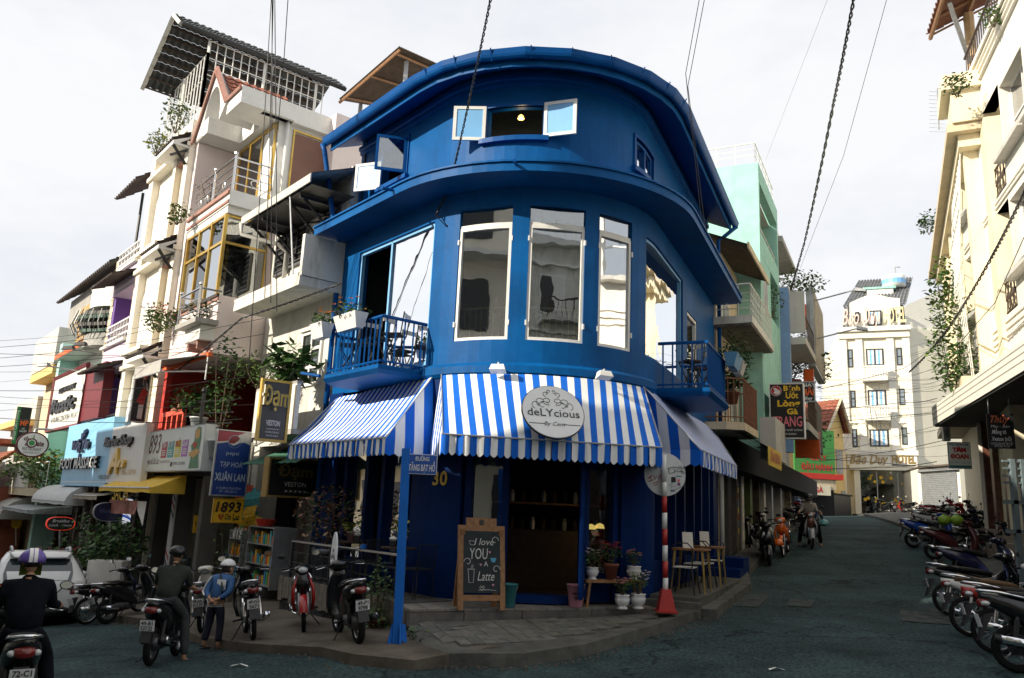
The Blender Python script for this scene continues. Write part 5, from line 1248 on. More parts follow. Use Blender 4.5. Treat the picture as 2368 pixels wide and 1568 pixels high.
# windows, balustrades
m_alu=mat('dark_window_frame',(.035,.04,.045),.4,.1,4);m_gbl=glass('hotel_glass',(.5,.6,.7),.25)
def hwin(x0,y0,x1,y1,curt=True,sash=False):
 s0,s1,z0,z1_=FH.rect(x0,y0,x1,y1,0);w=win(ht,s0,s1,z0,z1_,.0,m_alu,m_gbl,FH,nx=2 if curt else 1,nz=1 if curt else 2,t=.1)
 if curt:
  for k in range(7):
   a=s0+.12+(s1-s0-.24)*k/7;fb(w,'curtain',a,a+(s1-s0)/9,.008,.016,z0+.1,z1_-.1,(m_curtw,m_bluel)[k % 2],FH)
for (yT,x0,x1,xs0,xs1,xr0,xr1,ys) in ((807,2001,2044,1959,1973,2071,2087,(808,850)),(902,2005,2050,1965,1979,2077,2095,(903,942)),(993,2009,2056,1969,1983,2083,2101,(992,1034))):
 hwin(x0,yT,x1,yT+(40 if yT > 900 else 38));hwin(xs0,ys[0],xs1,ys[1],False);hwin(xr0,ys[0]-4,xr1,ys[1]-5,False)
hwin(2003,719,2039,752);hwin(1976,722,1988,745,False);hwin(2059,713,2071,742,False)
fb(ht,'window_band',*FH.rect(1958,975,2106,979)[:2],.0,.12,*FH.rect(2000,975,2001,979)[2:],m_hotw,FH)
for (y0,y1,x0,x1) in ((844,870,1992,2052),(936,962,1998,2058)):
 s0,s1,z0,z1_=FH.rect(x0,y0+1.5,x1,y1-1.5,.9)
 fb(ht,'balcony_slab',s0,s1,0,.95,z0-.35,z0,m_hotw,FH);fb(ht,'balcony_rail',s0,s1,.75,.95,z1_-.15,z1_,m_hotw,FH)
 for k in range(9):
  p=H(s0+.15+(s1-s0-.3)*k/8,.85,z0);hh=z1_-.15-z0;mb=MB();mb.lathe(p,[(.09,0),(.05,.1*hh),(.11,.35*hh),(.05,.7*hh),(.09,hh)],8);mb.build('baluster',m_white,ht,True)
for x in (1953,1990,2063,2100):
 s,_=FH.px(x,900);fb(ht,'pilaster',s-.25,s+.25,0,.16,FH.px(x,1045)[1],zT-.75,m_hotw,FH)
# sign board and glazed entrance
s0,s1,z0,z1_=FH.rect(1959,1051,2121,1078,.8);fb(ht,'sign_board',s0,s1,0,.8,z0,z1_,m_hotw,FH);fb(ht,'canopy',s0+.1,s1,0,1.1,z0-.35,z0-.01,m_hot,FH);fb(ht,'sign_lip',s0-.1,s1+.1,0,.9,z1_,z1_+.35,m_hotw,FH)
zc=(z0+z1_)/2
text('Bảo Duy',H(s0+(s1-s0)*.31,.81,zc-.28),FH.a if FH.a.x > 0 else -FH.a,FH.n,[m_brass,m_brass],ht,w=(s1-s0)*.56,h=.75,shear=.35,ex=.06,bold=.01)
text('HOTEL',H(s0+(s1-s0)*.81,.81,zc-.18),FH.a,FH.n,[m_brass,m_brass],ht,w=(s1-s0)*.33,h=.62,ex=.06,bold=.03);fb(ht,'sign_strip',s0+(s1-s0)*.64,s0+(s1-s0)*.97,.8,.84,zc-.5,zc-.3,m_darkw,FH)
s0r,s1r,z0r,z1r=FH.rect(1945,730,2102,762,.6)
text('Bảo Duy',H(s0r+(s1r-s0r)*.30,.45,zT+.3),FH.a,FH.n,[mat('coral_letter',(.84,.58,.50),.5,0)]*2,ht,w=(s1r-s0r)*.58,h=1.3,shear=.35,ex=.08)
text('HOTEL',H(s0r+(s1r-s0r)*.8,.45,zT+.35),FH.a,FH.n,[mat('pale_yellow_letter',(.84,.72,.4),.5,0)]*2,ht,w=(s1r-s0r)*.33,h=1.2,ex=.08,bold=.02)
fb(ht,'entrance_recess',*FH.rect(1985,1095,2120,1170)[:2],0,.02,zB+.1,z0-.4,mat('lobby',(.05,.055,.045),.6,.4,1),FH)
eL,eR=FH.rect(1985,1095,2120,1170)[:2]
for s in (eL-.35,eR): fb(ht,'porch_column',s,s+.4,0,.9,zB,z0-.35,m_hot,FH)
gpn=fb(ht,'glass_front',eL+.06,eR-.02,.5,.53,zB+.15,z0-.4,m_glassd,FH)
for s in (eL+.05,(eL+eR)/2-.7,(eL+eR)/2+.7,eR-.06): fb(ht,'mullion',s-.03,s+.03,.48,.56,zB+.12,z0-.4,m_zinc,FH)
for k in range(26):
 s=rnd.uniform(eL+.3,eR-.3);z=zB+rnd.choice((.8,1.0,1.2,2.3,2.5,2.7))+rnd.uniform(-.2,.3);r=rnd.uniform(.05,.13);p=H(s,.56,z);mb=MB()
 mb.poly([p+FH.a*r*math.cos(a)+Vector((0,0,r*math.sin(a))) for a in np.linspace(0,5.6,9)]);mb.build('sticker',m_lety,ht)
fb(ht,'step',eL-.6,eR+.6,0,1.2,zB-.4,zB+.1,m_black,FH)
rp=fb(ht,'ramp',eL-1.2,eR+.9,1.2,4.2,zB-1.2,zB-.35,m_tile[2],FH)
fr_=thing('shade_block','unseen grey block added behind the left shops to shade the hotel entrance','building',(13,54,2));mb=MB();mb.box(7.5,17.5,51,58,1,13.4);mb.build('wall',m_grey,fr_)  # added block, hidden from view, only there to shade the hotel entrance
# garage with roller shutter
gr_=thing('garage','lean-to garage with grey roller shutter to the right of the hotel','building',at(2176,1190,52))
ga_,gb_=at(2132,1190,53.5),at(2222,1195,49.5);gu=(gb_-ga_);gu.z=0;gL=gu.length;gf=frame((ga_.x,ga_.y,0),gu,(-.3,-1,0));zg=FH.px(2060,1190)[1]-.3
mb=MB(gf);mb.box(-.2,gL+.2,-6,-.1,zg-1,zg+3.3);mb.build('wall',m_hotw,gr_)
for k in range(26):
 mb=MB(gf);z=zg+.05+k*.115;mb.hexa([(.1,0,z),(gL-.2,0,z),(gL-.2,.05,z+.02),(.1,.05,z+.02)],[(.1,0,z+.112),(gL-.2,0,z+.112),(gL-.2,.05,z+.09),(.1,.05,z+.09)]);mb.build('slat',m_zinc,gr_)
mb=MB(gf);mb.box(-.2,gL+.2,-.1,.6,zg+3.05,zg+3.2);mb.build('gutter',m_zinc,gr_);mb=MB(gf);mb.box(-.3,gL+.3,-5,.8,zg+3.31,zg+3.42);mb.build('roof',m_rust,gr_)
# yellow gable house and food stall on the left of the hotel
yh=thing('yellow_gable_house','yellow gabled house with a red tiled roof left of the hotel','building',at(1915,1190,56))
ya_,yb_=at(1912,1150,56),at(1955,1150,58);yu=yb_-ya_;yu.z=0;yL=yu.length;yf=frame((ya_.x,ya_.y,0),yu,(.5,-1,0));ze=at(1912,990,56).z;zr=at(1938,928,57).z;zg=2.6
pts=[(0,zg-1),(yL,zg-1),(yL,ze),(yL*.62,zr),(0,ze)]
mb=MB(yf);mb.hexa([(s,-9,z) for s,z in pts],[(s,0,z) for s,z in pts]);mb.build('wall',m_yell,yh)
p00,p01=yf(-.5,.5,ze-.4),yf(-.5,-9,ze-.4);wave_roof(yh,p01,p00,yf(yL*.62,-9,zr+.15),yf(yL*.62,.5,zr+.15),m_redtile,20,.06,.06,'roof',rows=9)
wave_roof(yh,yf(yL+.3,.5,ze-.1),yf(yL+.3,-9,ze-.1),yf(yL*.62,.5,zr+.15),yf(yL*.62,-9,zr+.15),m_redtile,20,.06,.06,'roof',rows=9)
mb=MB();mb.tube([yf(-.5,.55,ze-.4),yf(yL*.62,.55,zr+.12),yf(yL+.3,.55,ze-.1)],.12,4);mb.build('barge_board',m_beige,yh)
mb=MB(yf);mb.box(yL*.55,yL*.9,0,.06,zg+3.2,zg+4.9);mb.build('window',m_grey,yh);mb=MB(yf);mb.box(yL*.7,yL*.75,0,.05,ze-.4,ze-.2);mb.build('vent',m_dark,yh)
mb=MB(yf);mb.box(yL*.75,yL*.98,0,.06,zg-.4,zg+2.0);mb.build('door',m_grey,yh)
fs=thing('food_stall','dark chicken rice stall under a green soy milk sign beside the yellow gable','building',at(1872,1150,50))
fu=frame((at(1850,1150,50).x,at(1850,1150,50).y,0),(1,.25,0),(.25,-1,0));zf=2.4;w_=2.4
mb=MB(fu);mb.box(-1.5,w_,-4,0,zf-1,zf+2.3);mb.build('wall',m_dark,fs);mb=MB(fu);mb.box(-1.5,w_*.8,0,.9,zf+1.9,zf+2.5);mb.build('canopy',m_beige,fs)
mb=MB(fu);mb.box(-.2,w_*.62,.91,.95,zf+1.55,zf+2.15);sg_=mb.build('sign_face',mat('cream_sign',(.7,.66,.52),.6,.05,4),fs);text('G GÀ',fu(.45,.96,zf+1.72),(1,.25,0),(.25,-1,0),m_letr,fs,w=1.0,h=.3,bold=.03)
mb=MB(fu);mb.box(-.6,w_*.95,.3,.4,zf+2.9,zf+5.6);mb.build('green_sign',mat('lime_green_sign',(.05,.26,.05),.5,.05,4),fs)
text('ĐẬU NÀNH',fu(.95,.42,zf+3.1),(1,.25,0),(.25,-1,0),m_letr,fs,w=2.2,h=.36,bold=.03);text('GIÀY',fu(1.1,.42,zf+3.7),(1,.25,0),(.25,-1,0),m_letr,fs,w=1.2,h=.34,bold=.02)
mb=MB(fu);mb.box(-1.6,w_,.2,1.0,zf+2.52,zf+2.86);mb.build('red_strip',m_red,fs)
gb2=thing('dark_bin_shed','low dark metal shed in front of the yellow house','shed',at(1935,1190,52));q=at(1918,1190,51);q2_=at(1968,1185,54)
mb=MB();d=(q2_-q);d.z=0;f_=frame((q.x,q.y,0),d,(d.y,-d.x,0));mb=MB(f_);mb.box(0,d.length,-2.5,0,1.8,4.1);mb.build('body',m_black,gb2);mb=MB(f_);mb.box(-.1,d.length+.1,-2.6,.1,4.11,4.2);mb.build('lid',m_dark,gb2)
# ==== right hand building
m_rw=mat('sunlit_white_render',(.80,.765,.69),.8,.05,1.2,bump=.05,bscale=14,dirt=.2,dirtcol=(.6,.52,.4),streak=True)
xb=thing('white_facade_building','white rendered building with recessed balconies along the right edge','building',FX.w(-2,0,2));XW=FX.w
def grid_wall(par,fac,s0,s1,z0,z1,d,holes,m,dep):
 ss=sorted({s0,s1} | {h[0] for h in holes} | {h[1] for h in holes});zs=sorted({z0,z1} | {h[2] for h in holes} | {h[3] for h in holes});mb=MB(fac.w)
 for a,b in zip(ss,ss[1:]):
  for c,e in zip(zs,zs[1:]):
   if any(h[0] < (a+b)/2 < h[1] and h[2] < (c+e)/2 < h[3] for h in holes): continue
   mb.poly([(a,d,c),(b,d,c),(b,d,e),(a,d,e)])
 for h in holes:
  for z in (h[2],h[3]): mb.poly([(h[0],d,z),(h[1],d,z),(h[1],d-dep,z),(h[0],d-dep,z)])
  for s in (h[0],h[1]): mb.poly([(s,d,h[2]),(s,d,h[3]),(s,d-dep,h[3]),(s,d-dep,h[2])])
 return mb.build('wall',m,par)
hol=[]
for b in (9.02,12.42): hol +=[(.75,2.75,b,b+2.1),(-4.9,-2.75,b,b+2.1)]
rec=[]
for b in (8.2,11.65): rec +=[(-2.65,-.35,b,b+3.05)]
hol2=[(a-8,b-8,c,d) for a,b,c,d in hol]
grid_wall(xb,FX,-16,2.95,6.2,16.3,0,hol+rec+hol2,m_rw,.35)
fb(xb,'core',-16,2.9,-10,-1.3,2,16.2,m_rw,FX);mb=MB(XW);mb.poly([(2.95,0,1),(2.95,0,16.3),(2.95,-10,16.3),(2.95,-10,1)]);mb.build('end_wall',m_rw,xb)
m_pale=glass('pale_window_glass',(.7,.75,.78),.35)
for (a,b,c,d) in hol+hol2:
 w=win(xb,a,b,c,d,-.3,m_white,m_pale,FX,nx=2,nz=2,t=.06,rec=-.0);fb(w,'blind',a+.05,b-.05,-.36,-.325,c+.05,d-.05,m_curtw,FX);fb(xb,'sill',a-.12,b+.12,0,.28,c-.14,c-.001,m_greyl,FX)
for (a,b,c,d) in rec:
 mb=MB(XW);mb.poly([(a,0,c),(b,0,c),(b,-1.28,c),(a,-1.28,c)]);mb.poly([(a,0,d),(b,0,d),(b,-1.28,d),(a,-1.28,d)]);mb.poly([(a,0,c),(a,0,d),(a,-1.28,d),(a,-1.28,c)]);mb.poly([(b,0,c),(b,0,d),(b,-1.28,d),(b,-1.28,c)]);mb.build('recess',m_rw,xb)
 dr=fb(xb,'door',a+.25,a+1.1,-1.29,-1.22,c+.05,c+2.2,m_white,FX);fb(dr,'pane',a+.4,a+.95,-1.219,-1.21,c+1.3,c+1.75,m_glassd,FX);fb(dr,'pane',a+.4,a+.95,-1.219,-1.21,c+.3,c+1.1,m_glassd,FX)
 # wrought iron railing
 rg_=MB(XW);rg_.box(a,b,-.06,-.02,c+.9,c+.95);rg_.box(a,b,-.06,-.02,c+.06,c+.1);rl_=rg_.build('railing',m_darkw,xb)
 for k in range(15):
  s=a+.08+(b-a-.16)*k/14;mb=MB(XW);mb.tube([(s,-.04,c+.1),(s+.05*(-1)**k,-.04,c+.35),(s-.05*(-1)**k,-.04,c+.65),(s,-.04,c+.9)],.013,4);mb.tube([(s+.05*math.cos(t),-.035,c+.5+.1*math.sin(t)) for t in np.linspace(0,6.28,9)],.011,4);mb.build('scroll_bar',m_darkw,rl_)
for z in (15.75,15.98,16.2,11.35,11.5,8.0,7.8,7.6): fb(xb,'string_course',-16,2.98,0,.05 if z < 15 else .09,z,z+.06,m_rw,FX)
fb(xb,'parapet_cap',-16,3.05,-.2,.16,16.3,16.45,m_rw,FX)
# projecting first floor over the pavement, grooved fascia
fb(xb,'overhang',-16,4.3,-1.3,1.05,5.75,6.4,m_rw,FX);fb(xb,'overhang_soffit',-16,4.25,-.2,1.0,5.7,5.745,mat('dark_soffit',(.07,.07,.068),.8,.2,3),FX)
for z in (5.95,6.12,6.28): fb(xb,'groove',-16,4.3,1.05,1.058,z,z+.025,m_grey,FX)
for s in (-4,-2,0,2): mb=MB(XW);mb.lathe(XW(s,.5,5.68),[(.14,0),(.14,.02)],12);mb.v=[tuple(v) for v in mb.v];
# shop front, steps
fb(xb,'shop_wall',-16,3.3,-1.6,-.5,1,5.7,m_darkw,FX);m_marb=mat('brown_marble',(.12,.05,.035),.3,.4,5)
for s in (-5.2,-3.2,-1.3,.5,1.9,3.0): fb(xb,'shop_pier',s-.16,s+.16,-.5,-.1,2.2,5.7,m_marb,FX)
for (a,b) in ((-5.0,-3.4),(-3.0,-1.5),(-1.1,.3),(.7,1.7),(2.1,2.8)): fb(xb,'shop_glass',a,b,-.32,-.3,2.4,5.2,m_glassd,FX)
for s in (-4.1,-2.2,1.2): fb(xb,'mullion',s-.04,s+.04,-.3,-.25,2.35,5.2,m_zinc,FX)
m_gran=mat('granite_step',(.24,.19,.15),.6,.3,14)
for k in range(3): fb(xb,'step',-10,3.6,.2+k*.34-.4,.2+(k+1)*.34-.4,1.0,2.35-k*.18,m_gran,FX)
# timber roof terrace at the top
rr_=thing('roof_terrace','brown tiled timber roof over the terrace at the top right corner','roof',XW(-4,.5,19))
e0,e1=at(2192,178,21.5),at(2213,-60,17.5);e1.z=e0.z=19.3;fx=FX
a0,a1,b0,b1=XW(1.5,.9,19.0),XW(-12,.9,19.0),XW(1.5,-2.5,20.6),XW(-12,-2.5,20.6)
wave_roof(rr_,a0,a1,b0,b1,mat('brown_clay_tile',(.17,.07,.04),.8,.3,5),46,.04,.05,'tile_roof',rows=7)
for k in range(12):
 s=1.4-k*1.0;mb=MB();mb.tube([XW(s,.85,18.88),XW(s,-2.4,20.4)],.05,4);mb.build('rafter',m_wood,rr_)
for d,z in ((.8,18.84),(-.3,19.35)):
 mb=MB();mb.tube([XW(1.5,d,z),XW(-12,d,z)],.07,4);mb.build('purlin',m_wood,rr_)
for s in (1.0,-3):
 mb=MB();mb.tube([XW(s,-.3,16.4),XW(s,-.3,19.3)],.16,8);mb.build('post',mat('log_post',(.55,.38,.2),.7,.2,5),rr_)
 mb=MB();mb.tube([XW(s,-.25,17.4),XW(s-1.6,.6,18.8)],.09,4);mb.build('brace',m_zinc,rr_)
for k in range(30):
 s=.7-k*.13;mb=MB(XW);mb.tube([(s,-.05,16.5),(s+.04*(-1)**k,-.05,17.1),(s,-.05,17.6)],.013,4);mb.build('terrace_bar',m_darkw,rr_)
mb=MB(XW);mb.box(-6,.9,-.08,-.02,17.55,17.62);mb.build('terrace_rail',m_darkw,rr_)
# yellow house beyond it, with trellis
pA,pB=onz(2187,296,14.6),onz(2146,628,14.6);yaz=math.degrees(math.atan2(pB.x-pA.x,pB.y-pA.y));FY=Fac((pA.x,pA.y),yaz,-1);YW=FY.w;LY=(pB-pA).length
m_yx=mat('sunny_cream_wall',(.82,.73,.53),.8,.06,1.5,dirt=.3,dirtcol=(.5,.38,.2),streak=True)
yx=thing('trellis_house','cream yellow house with deep eaves and a planted trellis beyond the white building','building',YW(5,-1,2))
fb(yx,'wall',-1,LY,-8,-.9,2.2,14.3,m_yx,FY);fb(yx,'eave',-.3,LY+.4,-1.2,.0,14.3,14.55,m_beige,FY);fb(yx,'cornice',0,LY,-.9,-.3,13.9,14.29,m_yx,FY);fb(yx,'bay',-.4,1.2,-3,-.15,14.56,15.6,m_yx,FY);fb(yx,'bay_cap',-.6,1.5,-3.2,.1,15.6,16.1,m_yx,FY)
for k in range(6): s=.6+k*LY/6;fb(yx,'column',s-.18,s+.18,-.9,-.45,6.8,13.9,m_yx,FY)
for z in (7.4,10.6):
 for k in range(5): s=1.2+k*LY/6;win(yx,s,s+1.1,z,z+1.9,-.9,m_darkw,m_glassd,FY)
fb(yx,'balcony',0,LY,-.9,.1,6.4,6.7,m_beige,FY)
for k in range(9): s=.3+k*.5;mb=MB(YW);mb.tube([(s,-.25,6.7),(s,-.1,10),(s,-.35,13.8)],.016,4);mb.build('trellis_bar',m_white,yx)
for k in range(12): mb=MB(YW);z=7+k*.55;mb.tube([(.2,-.2,z),(4.5,-.2,z)],.012,4);mb.build('trellis_bar',m_white,yx)
sbx=thing('sign_box','grey sign box projecting from the yellow house, seen from behind','sign',XW(4.6,1.6,6));d0,z0=FX.cross(2196,1020,4.6);d1,z1=FX.cross(2175,945,4.6)
mb=MB(XW);mb.box(4.45,4.75,min(d0,d1),max(d0,d1),z0,z1+.3);mb.build('box',m_zinc,sbx)
mb=MB(XW);mb.box(4.4,4.449,min(d0,d1)+.1,max(d0,d1)-.1,z0+.1,z1+.2);mb.build('face',mat('faded_face',(.2,.18,.18),.7,.3,3),sbx)
# mesh antenna panel on the roof
an=thing('antenna_panel','thin grid antenna on the roof edge of the white building','antenna',XW(2.6,-.3,16.4))
aa,ab=at(2150,208,26),at(2208,200,26);
for k in range(11):
 f_=k/10;mb=MB();p=at(2148,212+k*9.2,26);mb.tube([p,p+Vector((.55,0,0))],.008,4);mb.build('rod',m_zinc,an)
p,q=at(2167,205,26),at(2171,300,26);mb=MB();mb.tube([p,q],.025,5);mb.build('mast',m_zinc,an)
# ==== houses across the street (behind the camera, reflected in the panes and shading the street)
def across(lbl,s0,s1,dd,h,m,extra=0):
 n_=FL.n;a_=FL.a;P=FL.P+n_*dd;t=thing('opposite_house',lbl,'building',(P+a_*((s0+s1)/2)))
 f_=lambda s,d,z: P+a_*s+n_*d+Vector((0,0,z));mb=MB(f_);mb.box(s0,s1,0,9,-1,h);mb.build('wall',m,t)
 for z in np.arange(1.2,h-2,3.2):
  for s in np.arange(s0+.6,s1-1.4,2.2): mb=MB(f_);mb.box(s,s+1.2,-.05,-.001,z+.5,z+2.2);mb.build('window',m_glassd if False else m_alu,t)
  mb=MB(f_);mb.box(s0,s1,-.9,-.001,z-.3,z-.1);mb.build('balcony',m_white,t)
 mb=MB(f_);mb.box(s0-.1,s1+.1,-.6,9,h,h+.25);mb.build('roof',m_rtile,t);return t
across('cream house facing the cafe across the left street, seen only in window reflections',-14,.6,12.2,15,m_cream)
across('grey house facing the tailor shop across the left street, seen only in window reflections',1.2,8.5,12.6,9.0,m_greyl)
across('white house facing the red gallery across the left street, seen only in window reflections',8.8,18,12.6,9.3,m_white)
across('beige house lower down the left street, seen only in window reflections',18.3,32,12.8,8.6,m_beige)
across('pink house lowest down the left street, seen only in window reflections',32.4,52,12.8,7.6,m_pink)
def behind(lbl,x0,x1,y1,h,m):
 t=thing('opposite_house',lbl,'building',((x0+x1)/2,y1,.5));B=lambda n,a,b,c,d,e,f,mm,par=t: (lambda mb: (mb.box(a,b,c,d,e,f),mb.build(n,mm,par))[1])(MB())
 B('wall',x0,x1,y1-8,y1,-1,h,m)
 for i,z in enumerate(np.arange(1.2,h-2,3.2)):
  B('ledge',x0-.1,x1+.1,y1,y1+.18,z+2.65,z+2.8,m_white)
  for k,x in enumerate(np.arange(x0+.6,x1-1.2,2.0)):
   w=B('window',x-.08,x+1.18,y1,y1+.05,z+.5,z+2.3,m_white);B('pane',x,x+.53,y1+.051,y1+.06,z+.6,z+2.2,m_alu,w);B('curtain',x+.58,x+1.1,y1+.051,y1+.06,z+.6,z+2.2,(m_curtw,m_alu,m_beige)[(i+k) % 3],w)
  if i % 2:
   B('balcony',x0+.5,x1-.5,y1,y1+.9,z-.1,z+.05,m_greyl);B('balcony_rail',x0+.5,x1-.5,y1+.85,y1+.9,z+.9,z+.96,m_darkw)
   for x in np.arange(x0+.5,x1-.5,.3): B('baluster',x,x+.03,y1+.86,y1+.89,z+.05,z+.9,m_darkw)
 B('cornice',x0-.2,x1+.2,y1-8,y1+.5,h,h+.3,m_white);mb=MB();a_=x0+.8;mb.hexa([(a_-.3,y1,5.2),(a_+2.6,y1,5.2),(a_+2.6,y1+1.6,5.2),(a_-.3,y1+1.6,5.2)],[(a_+1.1,y1,6.4),(a_+1.2,y1,6.4),(a_+1.2,y1+1.6,6.4),(a_+1.1,y1+1.6,6.4)]);mb.build('porch_roof',m_rtile,t);B('porch',a_,a_+2.3,y1,y1+1.3,3.0,5.2,m_wood)
 for x in np.arange(x0,x1,.5): B('roof_rail',x,x+.04,y1+.3,y1+.34,h+.3,h+1.3,m_white)
 return t
behind('cream house with a roof tank across the road, seen only in the middle window reflection',-1.5,6.2,-9,12.6,m_cream);behind('dim grey house across the road, seen only in the left window reflection',-9.5,-1.7,-9.5,15.5,m_grey);behind('white boarded house across the road, seen only in the right window reflection',6.4,15,-8.5,14.5,m_whited)
tk=thing('steel_water_tank','round steel water tank on a frame, seen only reflected in the cafe windows','water tank',(1.2,-11,13.6));mb=MB();mb.lathe((.2,-11,16),[(.3,0),(.75,.15),(.75,1.9),(.3,2.05)],16,0,'x');mb.build('tank',m_chrome,tk,True);mb=MB()
for dx in (0.3,2.1): mb.box(dx,dx+.08,-11.5,-11.4,13.6,15.4);mb.box(dx,dx+.08,-10.6,-10.5,13.6,15.4)
mb.build('frame',m_zinc,tk)
# ==== signs of the left street
nL,aL=FL.n,FL.a
def crossboard(name,lbl,x0,y0,x1,y1,s,th,m,frame_m=None,fw=.04,fac=FL,cat='sign',dpad=0):
 """a board square to the street (its face looks up the road to the camera); returns thing and a face mapper u,v in metres from top left"""
 d0,za=fac.cross(x0,y1,s);d1,zb=fac.cross(x1,y0,s);dl,dr=(max(d0,d1),min(d0,d1)) if fac is FL else (min(d0,d1),max(d0,d1))
 if fac is FX: dl,dr=max(d0,d1),min(d0,d1)
 z0,z1=min(za,zb),max(za,zb);q=fac.w(s,(d0+d1)/2,z0);t=thing(name,lbl,cat,q)
 W_=abs(dl-dr);u=(fac.n*(dr-dl)).normalized();n=-fac.a;O=fac.w(s,dl,0)
 mb=MB(lambda a,b,c: O+u*a+n*b+Vector((0,0,c)));mb.box(0,W_,-th,0,z0,z1);mb.build('board',m,t)
 if frame_m:
  f_=lambda a,b,c: O+u*a+n*b+Vector((0,0,c));mb=MB(f_)
  mb.box(-.005,W_+.005,-th-.005,.02,z0-.005,z0+fw);mb.box(-.005,W_+.005,-th-.005,.02,z1-fw,z1+.005);mb.box(-.005,fw,-th-.005,.02,z0+fw,z1-fw);mb.box(W_-fw,W_+.005,-th-.005,.02,z0+fw,z1-fw);mb.build('frame',frame_m,t)
 return t,(lambda a,b,e=.003: O+u*(a*W_)+n*e+Vector((0,0,z1-(z1-z0)*b))),u,n,W_,z1-z0
def wallboard(name,lbl,x0,y0,x1,y1,d,th,m,fac=FL,cat='sign'):
 s0,s1,z0,z1=fac.rect(x0,y0,x1,y1,d);q=fac.w((s0+s1)/2,d,z0);t=thing(name,lbl,cat,q);sg=-1 if fac is FL else 1
 O=fac.w(s1 if fac is FL else s0,d,0);u=fac.a*sg;n=fac.n;W_=s1-s0
 mb=MB(lambda a,b,c: O+u*a+n*b+Vector((0,0,c)));mb.box(0,W_,-th,0,z0,z1);mb.build('board',m,t)
 return t,(lambda a,b,e=.003: O+u*(a*W_)+n*e+Vector((0,0,z1-(z1-z0)*b))),u,n,W_,z1-z0
def panel(par,fm,a0,b0,a1,b1,m,e=.004,name='panel'):
 mb=MB();mb.poly([fm(a0,b0,e),fm(a1,b0,e),fm(a1,b1,e),fm(a0,b1,e)]);return mb.build(name,m,par)
def shape(par,fm,pts,m,e=.005,name='print'):
 mb=MB();mb.poly([fm(a,b,e) for a,b in pts]);return mb.build(name,m,par)
def line(par,fm,pts,r,m,e=.006,name='line'):
 mb=MB();mb.tube([fm(a,b,e) for a,b in pts],r,4);return mb.build(name,m,par)
m_sgk=mat('sign_black',(.012,.013,.015),.35,.1,3);m_sgg=mat('sign_grey',(.075,.072,.068),.5,.1,2);m_sgb=mat('cola_blue',(.012,.05,.26),.45,.12,2);m_sgw=mat('lightbox_white',(.72,.76,.72),.4,.05,2,dirt=.2,dirtcol=(.5,.52,.45));m_sgy=mat('sign_yellow',(.72,.42,.015),.5,.05,3)
m_paper=mat('pale_print',(.7,.7,.66),.6,0)
# upper tailor sign: grey board, gold edge, thick letters
t,fm,u,n,W_,H_=crossboard('tailor_sign','grey and gold tailor sign hanging off the rounded white balcony',591,884,675,1018,3.05,.06,m_sgg,mat('gold_edge',(.65,.42,.08),.4,.12,4),.045)
text('Đạm',fm(.48,.42,.0),u,n,[m_gold,m_greyl],t,w=W_*.90,h=H_*.30,ex=.09,bold=.018)
text('VESTON',fm(.5,.745),u,n,m_letw,t,w=W_*.46,h=H_*.085,bold=.02)
line(t,fm,[(.3,.8),(.72,.8)],.005,m_letw);text('ÁO DÀI TRƯƠNG CÔNG ĐỊNH ĐÀ LẠT',fm(.5,.865),u,n,m_letw,t,w=W_*.46,h=.035);text('Tel: 0633 510 188 - 0983 886 789',fm(.5,.92),u,n,m_letw,t,w=W_*.4,h=.033)
# lower tailor sign
t,fm,u,n,W_,H_=crossboard('tailor_light_box','black tailor light box in a thick gold frame above the shop goods',614,1066,742,1148,3.9,.24,m_sgk,m_brass,.035)
text('Đạm',fm(.52,.46),u,n,mat('dull_gold',(.2,.15,.05),.5,0),t,w=W_*.68,h=H_*.3,bold=.03);text('VESTON',fm(.53,.72),u,n,m_letw,t,w=W_*.42,h=H_*.12)
for k in range(5):
 x=.33+k*.09;shape(t,fm,[(x,.8),(x+.08,.84),(x,.88),(x+.03,.84)],m_letw,name='arrow')
# cola grocery sign
t,fm,u,n,W_,H_=crossboard('grocery_sign','tall blue cola grocery sign beside the black and gold tailor boards',485,1000,583,1145,5.6,.05,m_sgb,m_zinc,.018)
shape(t,fm,[(.0,.0),(1,0),(1,.21),(.8,.17),(.6,.2),(.42,.17),(.2,.2),(0,.22)],mat('cola_white',(.55,.56,.58),.5,.05,4),.004)
shape(t,fm,[(.0,.0),(.86,0),(.6,.07),(.45,.15),(.25,.17),(0,.19)],mat('cola_red',(.32,.05,.08),.5,.1,4),.006)
ball=lambda r,sy,m,e,a0=0,a1=6.283: shape(t,fm,[(.52+r*math.cos(a),.17+sy*r*W_/H_*math.sin(a)) for a in np.linspace(a0,a1,25)],m,e)
ball(.185,1,mat('cola_halo',(.3,.4,.62),.5,0),.008);ball(.17,1,mat('cola_ball_red',(.2,.03,.04),.3,.1,6),.010);ball(.17,1,mat('cola_ball_blue',(.02,.07,.3),.3,0),.013,.15,2.6)
shape(t,fm,[(.36,.2),(.5,.2),(.62,.15),(.66,.11),(.69,.17),(.62,.2),(.5,.235)],mat('cola_white'),.016)
text('pepsi',fm(.5,.375),u,n,mat('pale_blue_print',(.45,.55,.68),.5,0),t,w=W_*.36,h=H_*.055)
mpb=mat('pale_blue_print');text('TẠP HOÁ',fm(.5,.56),u,n,mpb,t,w=W_*.64,h=H_*.075,bold=.01);text('XUÂN LAN',fm(.5,.77),u,n,mpb,t,w=W_*.86,h=H_*.11,bold=.03)
text('32 TRƯƠNG CÔNG ĐỊNH',fm(.5,.9),u,n,mpb,t,w=W_*.7,h=.045);text('ĐT : 0903.290 161',fm(.5,.95),u,n,mpb,t,w=W_*.5,h=.045)
